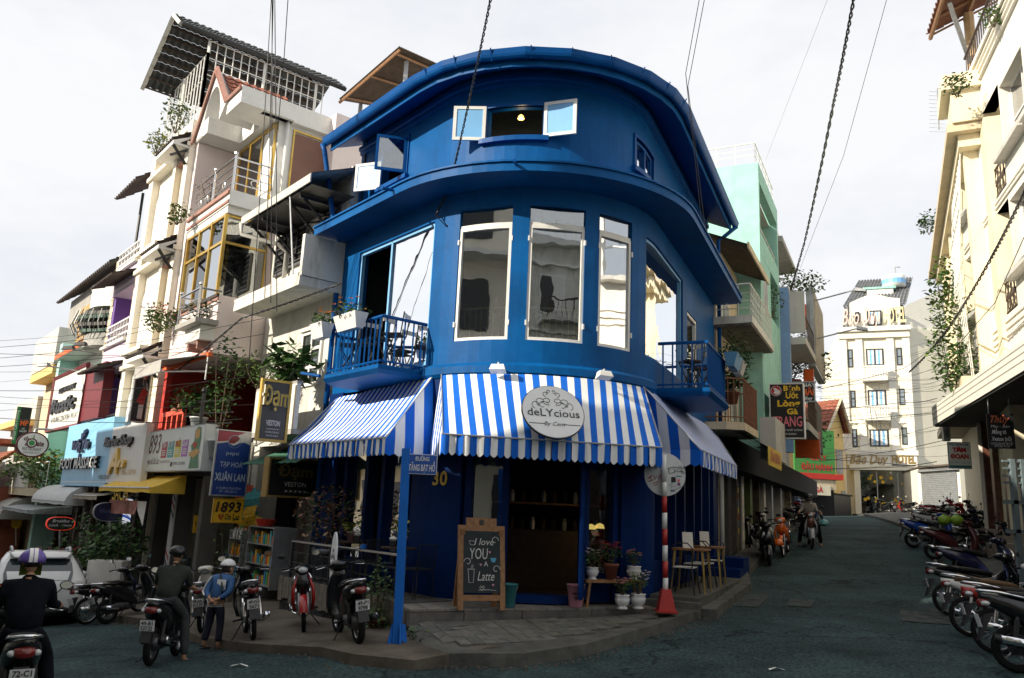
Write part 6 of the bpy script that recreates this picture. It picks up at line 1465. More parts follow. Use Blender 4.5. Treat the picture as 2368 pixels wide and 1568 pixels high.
# small yellow sign
t,fm,u,n,W_,H_=crossboard('yellow_cafe_sign','yellow rounded cafe sign with black numerals and a red heart under the blue grocery sign',489,1155,564,1208,5.6,.05,m_sgy,mat('dark_yellow',(.45,.25,.01),.5,0),.012)
text('1893',fm(.5,.55),u,n,m_letk,t,w=W_*.86,h=H_*.42,shear=.15,bold=.03);text('Da Lat',fm(.66,.86),u,n,m_letk,t,w=W_*.5,h=H_*.22,shear=.2,bold=.02)
mht=mat('heart_red',(.35,.03,.02),.5,0);shape(t,fm,[(.28,.9),(.18,.74),(.19,.66),(.24,.64),(.28,.68),(.32,.64),(.37,.66),(.38,.74)],mht);text('từ',fm(.28,.78,.008),u,n,m_sgy,t,w=W_*.11)
for k in range(4): line(t,fm,[(.08+i*.06,.3+k*.07+.02*math.sin(i*1.6)) for i in range(5)],.003,mht)
# long light box 1893 da lat
t,fm,u,n,W_,H_=wallboard('light_box_sign','long pale light box advertising tea and coffee under the red gallery',339,1000,463,1088,1.5,.32,m_sgw)
fr_=MB();
text('1893',fm(.175,.56),u,n,mat('brown_print',(.12,.03,.02),.5,0),t,w=W_*.26,h=H_*.48,shear=.2);text('tình yêu từ Da Lat',fm(.175,.82),u,n,mat('brown_print'),t,w=W_*.28,h=.16,shear=.3)
for k,(c,w_) in enumerate((((.5,.06,.07),'TRÀ'),((.05,.4,.38),'TỦ THƠM'),((.7,.6,.05),'MUỐI'),((.45,.15,.5),'Cà phê'))):
 x=.335+k*.115;m_=mat('ad_panel_%s' % ('red','teal','yellow','violet')[k],c,.5,0);panel(t,fm,x,.3,x+.095,.68,m_);text(w_,fm(x+.048,.44,.007),u,n,m_letw if k !=2 else m_letr,t,w=W_*.075,h=.14,bold=.02)
 for j in range(3): panel(t,fm,x+.015,.5+j*.05,x+.08,.525+j*.05,m_paper,.007,'print')
text('TRƯƠNG CÔNG ĐỊNH',fm(.66,.86),u,n,m_letk,t,w=W_*.2,h=.07);shape(t,fm,[(.535+.02*math.cos(a),.84+.06*math.sin(a)) for a in np.linspace(0,6.2,12)],m_letk);text('Lê Hải 0912 627 511',fm(.42,.8),u,n,mat('brown_print'),t,w=W_*.17,h=.06)
ms_=mat('illustration_skin',(.62,.36,.12),.6,.1,4);mg_=mat('illustration_green',(.12,.26,.14),.6,.2,8)
shape(t,fm,[(.86,.12),(.9,.04),(.94,.06),(.96,.3),(.94,.6),(.97,.95),(.82,.95),(.84,.6),(.82,.45),(.86,.35)],mg_);shape(t,fm,[(.87,.12),(.91,.08),(.935,.14),(.93,.28),(.89,.32),(.87,.24)],ms_,.008);shape(t,fm,[(.8,.6),(.92,.52),(.965,.6),(.88,.72),(.81,.68)],ms_,.008);shape(t,fm,[(.84,.42),(.88,.36),(.92,.44),(.88,.52)],mat('illustration_red',(.45,.06,.03),.6,0),.009)
panel(t,fm,0,0,1,.02,m_zinc,.006,'edge');panel(t,fm,0,.98,1,1,m_zinc,.006,'edge');panel(t,fm,.985,.02,1,.98,m_letw,.006,'edge')
# barber sign and foot massage sign
t,fm,u,n,W_,H_=wallboard('barber_sign','white barber shop sign with black script and golden capital letters',243,993,322,1118,1.62,.16,mat('sign_white',(.78,.78,.76),.45,.03,2))
text('BarberShop',fm(.42,.33,.0),u,n,[m_letk,m_letk],t,w=W_*.68,h=H_*.17,ex=.07,shear=.3,bold=.02)
text('A',fm(.40,.82,.0),u,n,[m_gold,mat('gold_edge')],t,w=W_*.24,h=H_*.42,ex=.08,shear=.25,bold=.03);text('n',fm(.58,.72,.0),u,n,[m_gold,mat('gold_edge')],t,w=W_*.18,h=H_*.17,ex=.08,shear=.2,bold=.05)
text('0966.104.904',fm(.74,.86),u,n,m_gold,t,w=W_*.3,h=.16);text('34 TRƯƠNG CÔNG ĐỊNH',fm(.16,.93),u,n,m_letk,t,w=W_*.28,h=.12,bold=.02)
t,fm,u,n,W_,H_=wallboard('massage_sign','sky blue foot massage sign with dark raised lettering',160,986,242,1125,1.62,.3,mat('sky_blue_sign',(.24,.55,.82),.4,.06,1))
text('FOOT MASSAGE',fm(.42,.73,.0),u,n,[m_letw,m_letk],t,w=W_*.84,h=H_*.17,ex=.10,bold=.02);mnv=mat('navy_letter',(.02,.03,.09),.4,0)
text('Vườn Yên',fm(.42,.42,.0),u,n,[mnv,m_letk],t,w=W_*.38,h=H_*.14,ex=.10,shear=.3,bold=.03);text('SPA',fm(.42,.48,.0),u,n,[mnv,m_letk],t,w=W_*.14,h=H_*.05,ex=.08)
mb=MB()
for k in range(7): a=-2.4+k*.55;mb.tube([fm(.42,.27,.05),fm(.42+.09*math.cos(a+.8),.22+.09*math.sin(a-.2),.05)],.05,5)
mb.tube([fm(.42,.5,.05),fm(.42,.6,.05)],.05,5);mb.build('lotus_emblem',mnv,t);panel(t,fm,.02,.93,.98,.945,m_letw)
# lady sign: black panel with rounded corners
t,fm,u,n,W_,H_=crossboard('lady_sign','tall black sign showing a woman in a red skirt and conical hat',298,853,351,974,10.35,.12,m_sgk,m_zinc,.02)
mlr=mat('skirt_red',(.45,.03,.02),.5,0);shape(t,fm,[(.5,.06),(.58,.04),(.62,.05),(.9,.12),(.75,.19),(.42,.14),(.36,.03)],mlr);shape(t,fm,[(.54,.14),(.64,.14),(.64,.22),(.54,.24)],ms_)
shape(t,fm,[(.56,.2),(.76,.2),(.8,.36),(.62,.38),(.55,.3)],m_letw);
for k in range(7): line(t,fm,[(.58,.22+k*.022),(.77,.215+k*.022)],.012,m_letk,.01)
shape(t,fm,[(.62,.37),(.82,.37),(.84,.5),(.82,.67),(.55,.68),(.28,.62),(.42,.52),(.52,.42)],mlr);shape(t,fm,[(.84,.44),(.97,.43),(.99,.5),(.9,.53),(.83,.5)],mlr)
for x in (.5,.66): line(t,fm,[(x,.68),(x-.01,.93),(x+.12,.94)],.014,m_letw,.008);line(t,fm,[(x+.09,.68),(x+.07,.92)],.014,m_letw,.008)
line(t,fm,[(.8,.28),(.92,.42),(.8,.36)],.012,m_letw,.01)
# steakhouse board with dark red flank
t,fm,u,n,W_,H_=wallboard('restaurant_board','large white restaurant board with raised black letters and a dark red flank',128,876,183,982,1.5,.15,m_paper)
text('RESTAURANT',fm(.5,.34,.0),u,n,[m_letk,m_letk],t,w=W_*.5,h=H_*.09,ex=.06,bold=.02);text('Rustic',fm(.45,.68,.0),u,n,[m_letk,m_letk],t,w=W_*.75,h=H_*.24,ex=.08,shear=.15,bold=.04);text('40 TRƯƠNG CÔNG ĐỊNH - ĐÀ LẠT',fm(.5,.86),u,n,m_letk,t,w=W_*.8,h=.2)
s_,_=FL.px(183,930,1.5)
mb=MB(FL.w);_,z0=FL.px(183,975,1.5);_,z1=FL.px(183,862,1.5);mb.box(s_-3.0,s_-.02,1.2,1.5,z0,z1);mb.build('dark_red_flank',mat('oxblood_panel',(.16,.015,.02),.5,.1,2),t)
line(t,fm,[(0,0),(1,0),(1,1),(0,1),(0,0)],.08,mat('oxblood_panel'),.0,'edge')
# restaurant oval
t_q=FL.w(22.5,2.6,3.5);t=thing('chocolate_oval_sign','oval maroon rimmed chocolate restaurant sign on a bracket','sign',t_q)
d0,z0=FL.cross(32,1055,22.5);d1,z1=FL.cross(118,1002,22.5);cd,cz,rw,rh=(d0+d1)/2,(z0+z1)/2,abs(d0-d1)/2,abs(z1-z0)/2;u=-FL.n;n=-FL.a;O=FL.w(22.5,cd,cz)
el=lambda k,e: [O+u*(rw*k*math.cos(2*math.pi*j/30))+Vector((0,0,rh*k*math.sin(2*math.pi*j/30)))+n*e for j in range(30)]
mb=MB();mb.loft([el(1,-.1),el(1,0)]);mb.build('rim',mat('maroon',(.1,.012,.015),.5,0),t);mb=MB();mb.loft([el(.9,0),el(.9,.012)]);mb.build('face',m_letw,t)
op=lambda x,y,e=.016: O+u*(x*rw)+Vector((0,0,y*rh))+n*e;mmr=mat('maroon')
text('ch',op(-.45,.3),u,n,mmr,t,w=rw*.3,h=rh*.32,bold=.03);text('c',op(-.42,-.12),u,n,mmr,t,w=rw*.14,bold=.03);text('late',op(.42,-.08),u,n,mmr,t,w=rw*.5,h=rh*.42,bold=.03);text('RESTAURANT',op(0,-.48),u,n,m_letk,t,w=rw*1.15,h=rh*.26);text('40A TRƯƠNG CÔNG ĐỊNH ST, ĐÀ LẠT CITY',op(0,-.7),u,n,m_letk,t,w=rw*1.0,h=rh*.12)
for r,m_,e in ((.3,mmr,.02),(.22,m_letw,.024),(.17,mat('logo_green',(.05,.3,.08),.5,0),.028)): mb=MB();mb.poly([op(-.08+r*math.cos(a)*rh/rw*1.3,.12+r*1.25*math.sin(a),e) for a in np.linspace(0,6.2,16)]);mb.build('logo',m_,t)
mb=MB();mb.poly([op(-.1,.35,.03),op(-.04,.6,.03),op(.03,.85,.03),op(.02,.5,.03)]);mb.build('logo',mat('logo_green'),t)
mb=MB();mb.tube([op(.0,1.0,0),op(-.0,1.25,0),FL.w(22.5,.5,cz+rh*1.4)],.04,5);mb.build('bracket',m_zinc,t)
# gallery banner
t,fm,u,n,W_,H_=crossboard('gallery_banner','black and green hanging gallery banner with orange letters at the left edge',26,943,75,1026,27,.06,m_sgk)
panel(t,fm,0,0,.26,1,mat('banner_green',(.02,.2,.05),.5,.05,4));text('MP',fm(.63,.5),u,n,m_orange,t,w=W_*.55,h=H_*.14,bold=.02);text('ART',fm(.63,.6),u,n,m_letw,t,w=W_*.22,h=H_*.04);text('GALLERY',fm(.63,.67),u,n,m_letw,t,w=W_*.5,h=H_*.05)
text('Artist Cafe Painting',fm(.16,.5),Vector((0,0,1)),n,m_letw,t,w=H_*.8,up=u*-1)
# low oval signs
def oval(name,lbl,x0,y0,x1,y1,s,mr,mf,words,wm):
 d0,z0=FL.cross(x0,y1,s);d1,z1=FL.cross(x1,y0,s);cd,cz,rw,rh=(d0+d1)/2,(z0+z1)/2,abs(d0-d1)/2,abs(z1-z0)/2;O=FL.w(s,cd,cz);u=-FL.n;n=-FL.a;t=thing(name,lbl,'sign',O)
 sq=lambda k,e: [O+u*(rw*k*(1 if abs(math.cos(a)) < .92 else 1)*math.copysign(abs(math.cos(a))**.75,math.cos(a)))+Vector((0,0,rh*k*math.copysign(abs(math.sin(a))**.75,math.sin(a))))+n*e for a in np.linspace(0,2*math.pi,33)[:-1]]
 mb=MB();mb.loft([sq(1,-.08),sq(1,0)]);mb.build('rim',mr,t);mb=MB();mb.loft([sq(.93,0),sq(.93,.01)]);mb.build('face',mf,t)
 for (w_,x,y,ww,sh) in words: text(w_,O+u*(x*rw)+Vector((0,0,y*rh))+n*.014,u,n,wm,t,w=rw*ww,shear=sh)
 mb=MB();mb.tube([O-Vector((0,0,rh)),O-Vector((0,0,rh+.7))+u*.1],.025,5);mb.build('stem',m_zinc,t)
oval('menu_sign','dark sign with glowing red outline announcing breakfast, lunch and dinner',104,1196,176,1226,13.6,mat('red_neon',(.8,.05,.02),.4,0,emit=.4),m_sgk,(('Breakfast',0,.2,1.2,.3),('Lunch - Dinner',0,-.4,1.6,.3)),m_letw)
oval('navy_oval_sign','navy oval sign with faint script half hidden by a torn awning',212,1163,300,1205,11.8,m_zinc,mat('navy_face',(.008,.012,.05),.35,0),(('Violet',-.25,-.1,.8,.3),),mat('slate_blue_script',(.1,.14,.25),.5,0))
oval('gallery_oval_sign','small yellow oval gallery sign on the orange house',25,1194,53,1222,27.5,m_sgy,m_sgy,(('MP ART',0,.25,1.1,0),('The',0,-.15,.5,.3),('GALLERY',0,-.5,1.3,0)),m_letk)
# awnings of the left shops
def slopeaw(name,lbl,x0,x1,yt,yb,d0,d1,m,curve=0,wing=True):
 s0,zt=FL.px(x1,yt,d0);s1,_=FL.px(x0,yt,d0);zb=FL.px((x0+x1)/2,yb,d1)[1];t=thing(name,lbl,'awning',FL.w((s0+s1)/2,d0,zt));rows=[]
 for k in range(7):
  g=k/6;d=d0+(d1-d0)*(math.sin(g*1.5708) if curve else g);z=zt+(zb-zt)*((1-math.cos(g*1.5708)) if curve else g);rows.append([FL.w(s0+(s1-s0)*j/8,d,z+.015*math.sin(j*2.2+k)) for j in range(9)])
 mb=MB();mb.loft(rows,0,False,False);mb.loft([rows[-1],[p-Vector((0,0,.12)) for p in rows[-1]]],0,False,False);mb.build('canopy',m,t,True)
 if wing: mb=MB();mb.poly([r[0] for r in rows]+[rows[-1][0]-Vector((0,0,.12)),FL.w(s0,d0,zb-.12)]);mb.build('side_wing',m,t)
 mb=MB();mb.tube([rows[-1][0],rows[-1][-1]],.02,4);mb.build('frame',m_zinc,t);return t
slopeaw('yellow_awning','sloping yellow awning beneath the long pale light box',305,432,1100,1128,1.2,2.0,mat('yellow_canvas',(.78,.50,.05),.7,.1,3,dirt=.3,dirtcol=(.8,.7,.5)))
slopeaw('dome_awning','pale curved dome awning under the foot massage sign',150,236,1122,1163,1.0,2.0,mat('pale_canvas',(.6,.62,.62),.6,.1,4,dirt=.2,dirtcol=(.4,.4,.4)),1)
slopeaw('dome_awning','grey dome awning of the far cafe above the yellow oval sign',55,96,1150,1210,.8,2.2,mat('grey_dome',(.42,.41,.38),.7,.1,4),1)
slopeaw('striped_sheet_awning','blue grey weathered sheet awning above the breakfast sign',95,168,1172,1190,.8,2.2,mat('blue_grey_sheet',(.35,.4,.41),.6,.4,6))
t_=slopeaw('torn_awning','beige torn awning with a faded banner hanging beside the barber pole',252,312,1135,1150,.8,1.8,mat('beige_canvas',(.4,.35,.27),.8,.2,4),wing=False)
s0,z0=FL.px(315,1190,1.85);s1,z1=FL.px(252,1145,1.85);mb=MB();mb.loft([[FL.w(s0+(s1-s0)*k/6,1.83+.05*math.sin(k*2),z1-.1+.02*math.sin(k*3)) for k in range(7)],[FL.w(s0+(s1-s0)*k/6,1.85+.06*math.sin(k*2+1),z0-.08*k*.1) for k in range(7)]],0,False,False);mb.build('faded_banner',mat('faded_red_banner',(.32,.13,.1),.8,.35,5),t_)
mb=MB();mb.poly([FL.w(s0,1.86,z1-.1),FL.w(s0-.35,1.75,z1-.1),FL.w(s0-.45,1.8,z0-.25),FL.w(s0-.1,1.87,z0+.1)]);mb.build('loose_flap',m_whited,t_);text('SÁCH',FL.w(s0+(s1-s0)*.5,1.93,(z0+z1)/2+.1),-FL.a,FL.n,m_lety,t_,w=(s1-s0)*.5)
# lit barber pole
q=FL.w(11.25,1.55,1.35);bp=thing('barber_pole','glowing barber pole striped red white and blue','barber pole',FL.w(11.25,1.55,1.0));zc=FL.px(340,1185,1.55)[1];q.z=zc-.3
mb=MB();mb.lathe(q,[(.1,0),(.1,.58)],14);mb.build('tube',mat('lit_white_tube',(.75,.8,.9),.3,0,emit=.5),bp,True)
for k,(zz,c) in enumerate(((.08,mat('pole_blue',(.03,.1,.6),.4,0,emit=.3)),(.22,mat('pole_red',(.5,.02,.02),.4,0,emit=.3)),(.36,mat('pole_blue')),(.48,mat('pole_red')))):
 mb=MB();lo=[q+Vector((.102*math.cos(a),.102*math.sin(a),zz+.05*math.cos(a+2.2))) for a in np.linspace(0,6.283,15)];mb.loft([lo,[p+Vector((0,0,.06)) for p in lo]],0,False,False);mb.build('stripe',c,bp)
for zz in (-.14,.58): mb=MB();mb.lathe(q+Vector((0,0,zz)),[(.06,0),(.13,.03),(.13,.1),(.06,.14)],12);mb.build('cap',m_chrome,bp,True)
mb=MB();mb.tube([q+Vector((0,0,.65)),FL.w(11.25,1.0,q.z+.65)],.02,4);mb.build('bracket',m_black,bp)
# ==== signs of the right street
t,fm,u,n,W_,H_=crossboard('chicken_soup_sign','black chicken noodle sign with yellow and pink letters and a round hen badge',1781,886,1857,1014,3.2,.22,m_sgk,m_letw,.022,F2)
mym=mat('sign_egg_yellow',(.85,.55,.03),.5,0,emit=.0);mpk=mat('sign_pink',(.75,.2,.24),.5,0)
text('Bánh',fm(.66,.13),u,n,mym,t,w=W_*.48,h=H_*.09,bold=.035);text('Ướt',fm(.66,.27),u,n,mym,t,w=W_*.36,h=H_*.105,bold=.035);text('Lòng',fm(.56,.415),u,n,mym,t,w=W_*.66,h=H_*.11,bold=.035);text('Gà',fm(.66,.56),u,n,mym,t,w=W_*.32,h=H_*.1,bold=.035)
text('TRANG',fm(.51,.78),u,n,mpk,t,w=W_*.84,h=H_*.18,bold=.015);text('ĐỊA CHỈ DUY NHẤT KHÔNG',fm(.5,.865),u,n,m_letw,t,w=W_*.86,h=H_*.033);text('CÓ CHI NHÁNH',fm(.5,.935),u,n,m_letw,t,w=W_*.5,h=H_*.033)
for r,m_,e in ((.16,m_letw,.005),(.145,mat('badge_red',(.45,.03,.03),.5,0),.008)): shape(t,fm,[(.2+r*math.cos(a),.13+r*W_/H_*math.sin(a)) for a in np.linspace(0,6.283,21)[:-1]],m_,e,'badge')
shape(t,fm,[(.12,.09),(.18,.07),(.24,.1),(.32,.13),(.3,.19),(.2,.2),(.12,.17),(.16,.13)],m_letw,.011,'hen');shape(t,fm,[(.14,.08),(.16,.045),(.2,.035),(.24,.05),(.23,.075)],mat('badge_red'),.012,'comb')
t,fm,u,n,W_,H_=crossboard('shoe_shop_sign','black shoe shop sign half hidden behind the chicken noodle sign',1820,882,1883,930,5.2,.12,m_sgk,m_zinc,.03,F2)
text('GIÀY',fm(.78,.25),u,n,m_letw,t,w=W_*.5,h=H_*.16,bold=.02);text('HẢI',fm(.75,.66),u,n,m_orange,t,w=W_*.45,h=H_*.28,bold=.05);text('Huỳnh Rey',fm(.5,.9),u,n,m_letw,t,w=W_*.85,h=H_*.16,shear=.3,bold=.02)
t,fm,u,n,W_,H_=crossboard('coat_maker_sign','black hanging sign of the coat maker with orange and white lettering under the right building',2286,957,2341,1037,-2.6,.04,m_sgk,None,.02,FX)
text('Thủy',fm(.5,.25),u,n,mat('salmon_letter',(.75,.22,.1),.5,0),t,w=W_*.72,h=H_*.2,shear=.4,bold=.02);text('May - Bán:',fm(.5,.4),u,n,m_letw,t,w=W_*.74,h=H_*.08,shear=.3);text('.Măng tô',fm(.42,.58),u,n,m_letw,t,w=W_*.56,h=H_*.12,bold=.02);text('.Veston (nữ)',fm(.5,.78),u,n,m_letw,t,w=W_*.76,h=H_*.12,bold=.02);panel(t,fm,.06,.835,.94,.842,m_letw);text('13 Tăng Bạt Hổ - Đà Lạt',fm(.5,.9),u,n,m_letw,t,w=W_*.78,h=.05);text('ĐT: 01669 193 754',fm(.5,.96),u,n,m_letw,t,w=W_*.56,h=.045)
mb=MB();mb.tube([fm(.1,0,-.02),fm(.12,-.75,-.02)],.012,4);mb.tube([fm(.9,0,-.02),fm(.88,-.75,-.02)],.012,4);mb.build('hanger',m_zinc,t)
t,fm,u,n,W_,H_=crossboard('cake_shop_sign','white cake shop sign with red letters near the grey roller shutter',2194,1023,2242,1083,6.5,.06,m_sgw,m_zinc,.02,FX)
text('HIỆU BÁNH KEM',fm(.5,.13),u,n,mat('print_blue',(.06,.12,.25),.5,0),t,w=W_*.8,h=H_*.07,bold=.02);text('TÂM',fm(.5,.37),u,n,m_letr,t,w=W_*.6,h=H_*.16,bold=.06);text('ĐOAN',fm(.5,.62),u,n,m_letr,t,w=W_*.8,h=H_*.17,bold=.06);text('Chuyên Làm Bánh',fm(.35,.72),u,n,m_letr,t,w=W_*.45,h=H_*.035);text('SINH NHẬT - CƯỚI - HỎI',fm(.5,.8),u,n,mat('print_blue'),t,w=W_*.85,h=H_*.04);panel(t,fm,0,.88,1,1,mat('print_teal',(.04,.2,.2),.5,0))
# ==== street furniture
base=onz(917,1503,.44);zb=gz(base.x,base.y)+.16;zb=base.z
pt=at(939,1046,base.y+.0);pole=thing('street_name_pole','square blue street name pole standing on the kerb beside the plank wall','street sign',base)
f_=lambda a,b,c: base+Vector((a+(pt.x-base.x)*c/(pt.z-base.z),b,c));mb=MB(f_);mb.box(-.055,.055,-.055,.055,0,pt.z-base.z+.05);mb.build('pole',m_polebl,pole)
for k in range(4):
 a=k*math.pi/2+.4;v=Vector((math.cos(a),math.sin(a),0));w_=Vector((-v.y,v.x,0))*.008;mb=MB();b_=base-Vector((0,0,.1));mb.hexa([b_+v*.05-w_,b_+v*.17-w_,b_+v*.17+w_,b_+v*.05+w_],[b_+v*.05-w_+Vector((0,0,.42)),b_+v*.09-w_+Vector((0,0,.42)),b_+v*.09+w_+Vector((0,0,.42)),b_+v*.05+w_+Vector((0,0,.42))]);mb.build('base_fin',m_polebl,pole)
c=at(975.5,1073.5,base.y-.03);uu=Vector((1,.06,0)).normalized();n2=Vector((.06,-1,0)).normalized();hw,hh=.205,.135;f_=lambda a,b,z: c+uu*a+n2*b+Vector((0,0,z))
mb=MB(f_);mb.box(-hw,hw,-.008,.0,-hh,hh);pl_=mb.build('name_plate',m_letw,pole);mb=MB(f_);mb.box(-hw+.008,hw-.008,.0005,.003,-hh+.008,hh-.008);mb.build('plate_face',mat('plate_blue',(.02,.1,.42),.45,.05,5),pole)
text('ĐƯỜNG',f_(0,.005,.045),uu,n2,m_letw,pole,w=.19,h=.055,bold=.02);text('TĂNG BẠT HỔ',f_(0,.005,-.09),uu,n2,m_letw,pole,w=.36,h=.085,bold=.02)
# red and white barrier pole with a round sign seen from behind
b=at(1539,1412,13.0);top=at(1534,1052,13.0);rw=thing('barrier_pole','red and white banded pole carrying the back of a round sign scrawled with tags','street sign',b);Lp=top.z-b.z;n=9;rw_m=[mat('pole_red_paint',(.42,.025,.02),.5,.12,6),mat('pole_white_paint',(.72,.73,.72),.5,.08,6)]
cuts=[0,.105,.205,.31,.41,.515,.62,.725,.82,1.0]
for k in range(9):
 z0,z1=b.z+Lp*cuts[k],b.z+Lp*cuts[k+1];mb=MB();mb.lathe((b.x+(top.x-b.x)*(cuts[k]+cuts[k+1])/2,b.y,z0),[(.042,0),(.042,z1-z0)],14);mb.build('pole_band',rw_m[0 if k % 2==0 and k < 8 else 1],rw,True)
mb=MB();mb.hexa([(b.x+x*.16,b.y+y*.16,b.z-.02) for x,y in ((-1,-1),(1,-1),(1,1),(-1,1))],[(b.x+x*.16,b.y+y*.16,b.z+.01) for x,y in ((-1,-1),(1,-1),(1,1),(-1,1))]);mb.hexa([(b.x+x*.13,b.y+y*.13,b.z+.01) for x,y in ((-1,-1),(1,-1),(1,1),(-1,1))],[(b.x+x*.07,b.y+y*.07,b.z+.32) for x,y in ((-1,-1),(1,-1),(1,1),(-1,1))]);mb.build('foot',rw_m[0],rw)
c=at(1537,1097,13.06);rr=.335;mb=MB();ring=lambda y: [(c.x+rr*math.cos(2*math.pi*j/36),c.y+y,c.z+rr*1.03*math.sin(2*math.pi*j/36)) for j in range(36)];mb.loft([ring(0),ring(.012)]);mb.build('round_plate',mat('plate_back',(.62,.64,.64),.5,.08,4),rw)
ms=mat('tag_red',(.4,.03,.03),.6,0)
def tag_(pts,r,m):
 mb=MB();mb.tube([(c.x+x,c.y-.006,c.z+z) for x,z in pts],r,4);mb.build('tag',m,rw)
tag_([(-.3,.08),(-.27,.2),(-.24,.1),(-.28,.14),(-.2,.1),(-.17,.22),(-.14,.12),(-.1,.2),(-.07,.1)],.005,m_letk);tag_([(-.28,-.08),(-.2,-.02),(-.24,-.06),(-.2,-.1),(-.26,-.12)],.007,ms);tag_([(-.17,-.02),(-.16,-.09),(-.13,-.02),(-.1,-.08),(-.08,0),(-.06,-.06)],.007,ms);tag_([(-.2,-.16),(-.1,-.11)],.006,ms);tag_([(-.18,-.19),(-.11,-.155)],.006,ms)
tag_([(.07,.02),(.06,.1),(.14,.13),(.16,.04),(.08,.02)],.005,m_letk);tag_([(.16,.12),(.27,.14),(.15,.05),(.27,.06)],.005,m_letk);tag_([(.33,.12),(.26,.11),(.27,.03),(.32,.04),(.27,.08)],.005,m_letk);tag_([(.06,-.18),(.13,-.12),(.1,-.2),(.18,-.17),(.16,-.24),(.28,-.18)],.004,m_letk)
for x,z,w_,h_,m_ in ((.1,-.12,.075,.085,m_letk),(.18,-.03,.09,.018,mat('print_teal')),(.2,-.17,.05,.05,mat('sticker_violet',(.2,.08,.16),.6,0)),(.06,-.04,.05,.03,m_paper),(.09,-.27,.07,.03,mat('print_blue'))): mb=MB();mb.poly([(c.x+x,c.y-.004,c.z+z),(c.x+x+w_,c.y-.004,c.z+z),(c.x+x+w_,c.y-.004,c.z+z+h_),(c.x+x,c.y-.004,c.z+z+h_)]);mb.build('sticker',m_,rw)
mb=MB();mb.poly([(c.x+.22,c.y-.004,c.z-.12),(c.x+.25,c.y-.004,c.z-.085),(c.x+.24,c.y-.004,c.z-.06),(c.x+.22,c.y-.004,c.z-.075),(c.x+.2,c.y-.004,c.z-.06),(c.x+.19,c.y-.004,c.z-.085)]);mb.build('sticker',mpk,rw)
# grey lattice pole with crossarms at the right edge
q=at(2352,1230,17.0);zg=gz(q.x,q.y);lp=thing('grey_utility_stand','grey painted steel stand with crossbars at the right edge of the street','pole',(q.x,q.y,zg));ztop=at(2352,1062,17).z;mst=mat('grey_blue_steel',(.16,.21,.23),.5,.15,5)
for dx in (-.0,.22):
 mb=MB();mb.box(q.x+dx-.05,q.x+dx+.05,q.y-.05,q.y+.05,zg,ztop);mb.build('upright',mst,lp)
for zz in (ztop-.05,ztop-.2,ztop-.35,ztop-.5): mb=MB();mb.box(q.x-.2,q.x+.7,q.y-.03,q.y+.03,zz-.02,zz+.02);mb.build('bar',mst,lp)
for zz in (ztop-.9,ztop-1.5): mb=MB();mb.box(q.x-.22,q.x+.7,q.y-.05,q.y+.05,zz-.04,zz+.04);mb.build('crossarm',mst,lp)
# ==== motorbikes
m_tyre=mat('tyre_rubber',(.012,.012,.013),.85,.2,12,spec=.2);m_rim=mat('alloy_rim',(.45,.46,.48),.3,.1,8,metal=.9);m_rimd=mat('dark_rim',(.03,.03,.033),.4,.1,8)
m_plast=mat('black_plastic',(.009,.010,.011),.5,.15,10);m_gloss=mat('gloss_black_paint',(.010,.011,.013),.16,.1,6,spec=.6);m_seatv=mat('seat_vinyl',(.010,.010,.011),.6,.2,20,bump=.1,bscale=60,spec=.3)
m_eng=mat('engine_grey',(.10,.10,.105),.45,.3,14,metal=.6);m_tail=mat('tail_red',(.16,.012,.010),.15,.1,20,spec=.7);m_clear=mat('clear_lens',(.55,.57,.58),.08,.15,18,spec=.8);m_amber=mat('amber_lens',(.8,.25,.02),.15,0)
m_mirr=mat('mirror_face',(.75,.77,.78),.05,0,metal=1)
def paintm(n,c,r=.2): return mat('bike_paint_'+n,c,r,.08,5,spec=.6)
P_=dict(black=m_gloss,blue=paintm('blue',(.01,.05,.30)),maroon=paintm('maroon',(.07,.012,.014)),white=paintm('white',(.72,.72,.70)),red=paintm('red',(.38,.015,.012)),orange=paintm('orange',(.70,.13,.01)),cream=paintm('cream',(.62,.60,.52)),silver=paintm('silver',(.35,.36,.38)),brown=paintm('brown',(.13,.05,.03)),navy=paintm('navy',(.01,.015,.05)))
def ringyz(x,z,hw,ht,n=12,e=.75,yo=0): return [(x,yo+hw*math.copysign(abs(math.cos(a))**e,math.cos(a)),z+ht*math.copysign(abs(math.sin(a))**e,math.sin(a))) for a in [2*math.pi*k/n for k in range(n)]]
def ringxy(z,x,hx,hy,n=12,e=.75): return [(x+hx*math.copysign(abs(math.cos(a))**e,math.cos(a)),hy*math.copysign(abs(math.sin(a))**e,math.sin(a)),z) for a in [2*math.pi*k/n for k in range(n)]]
_bm={}
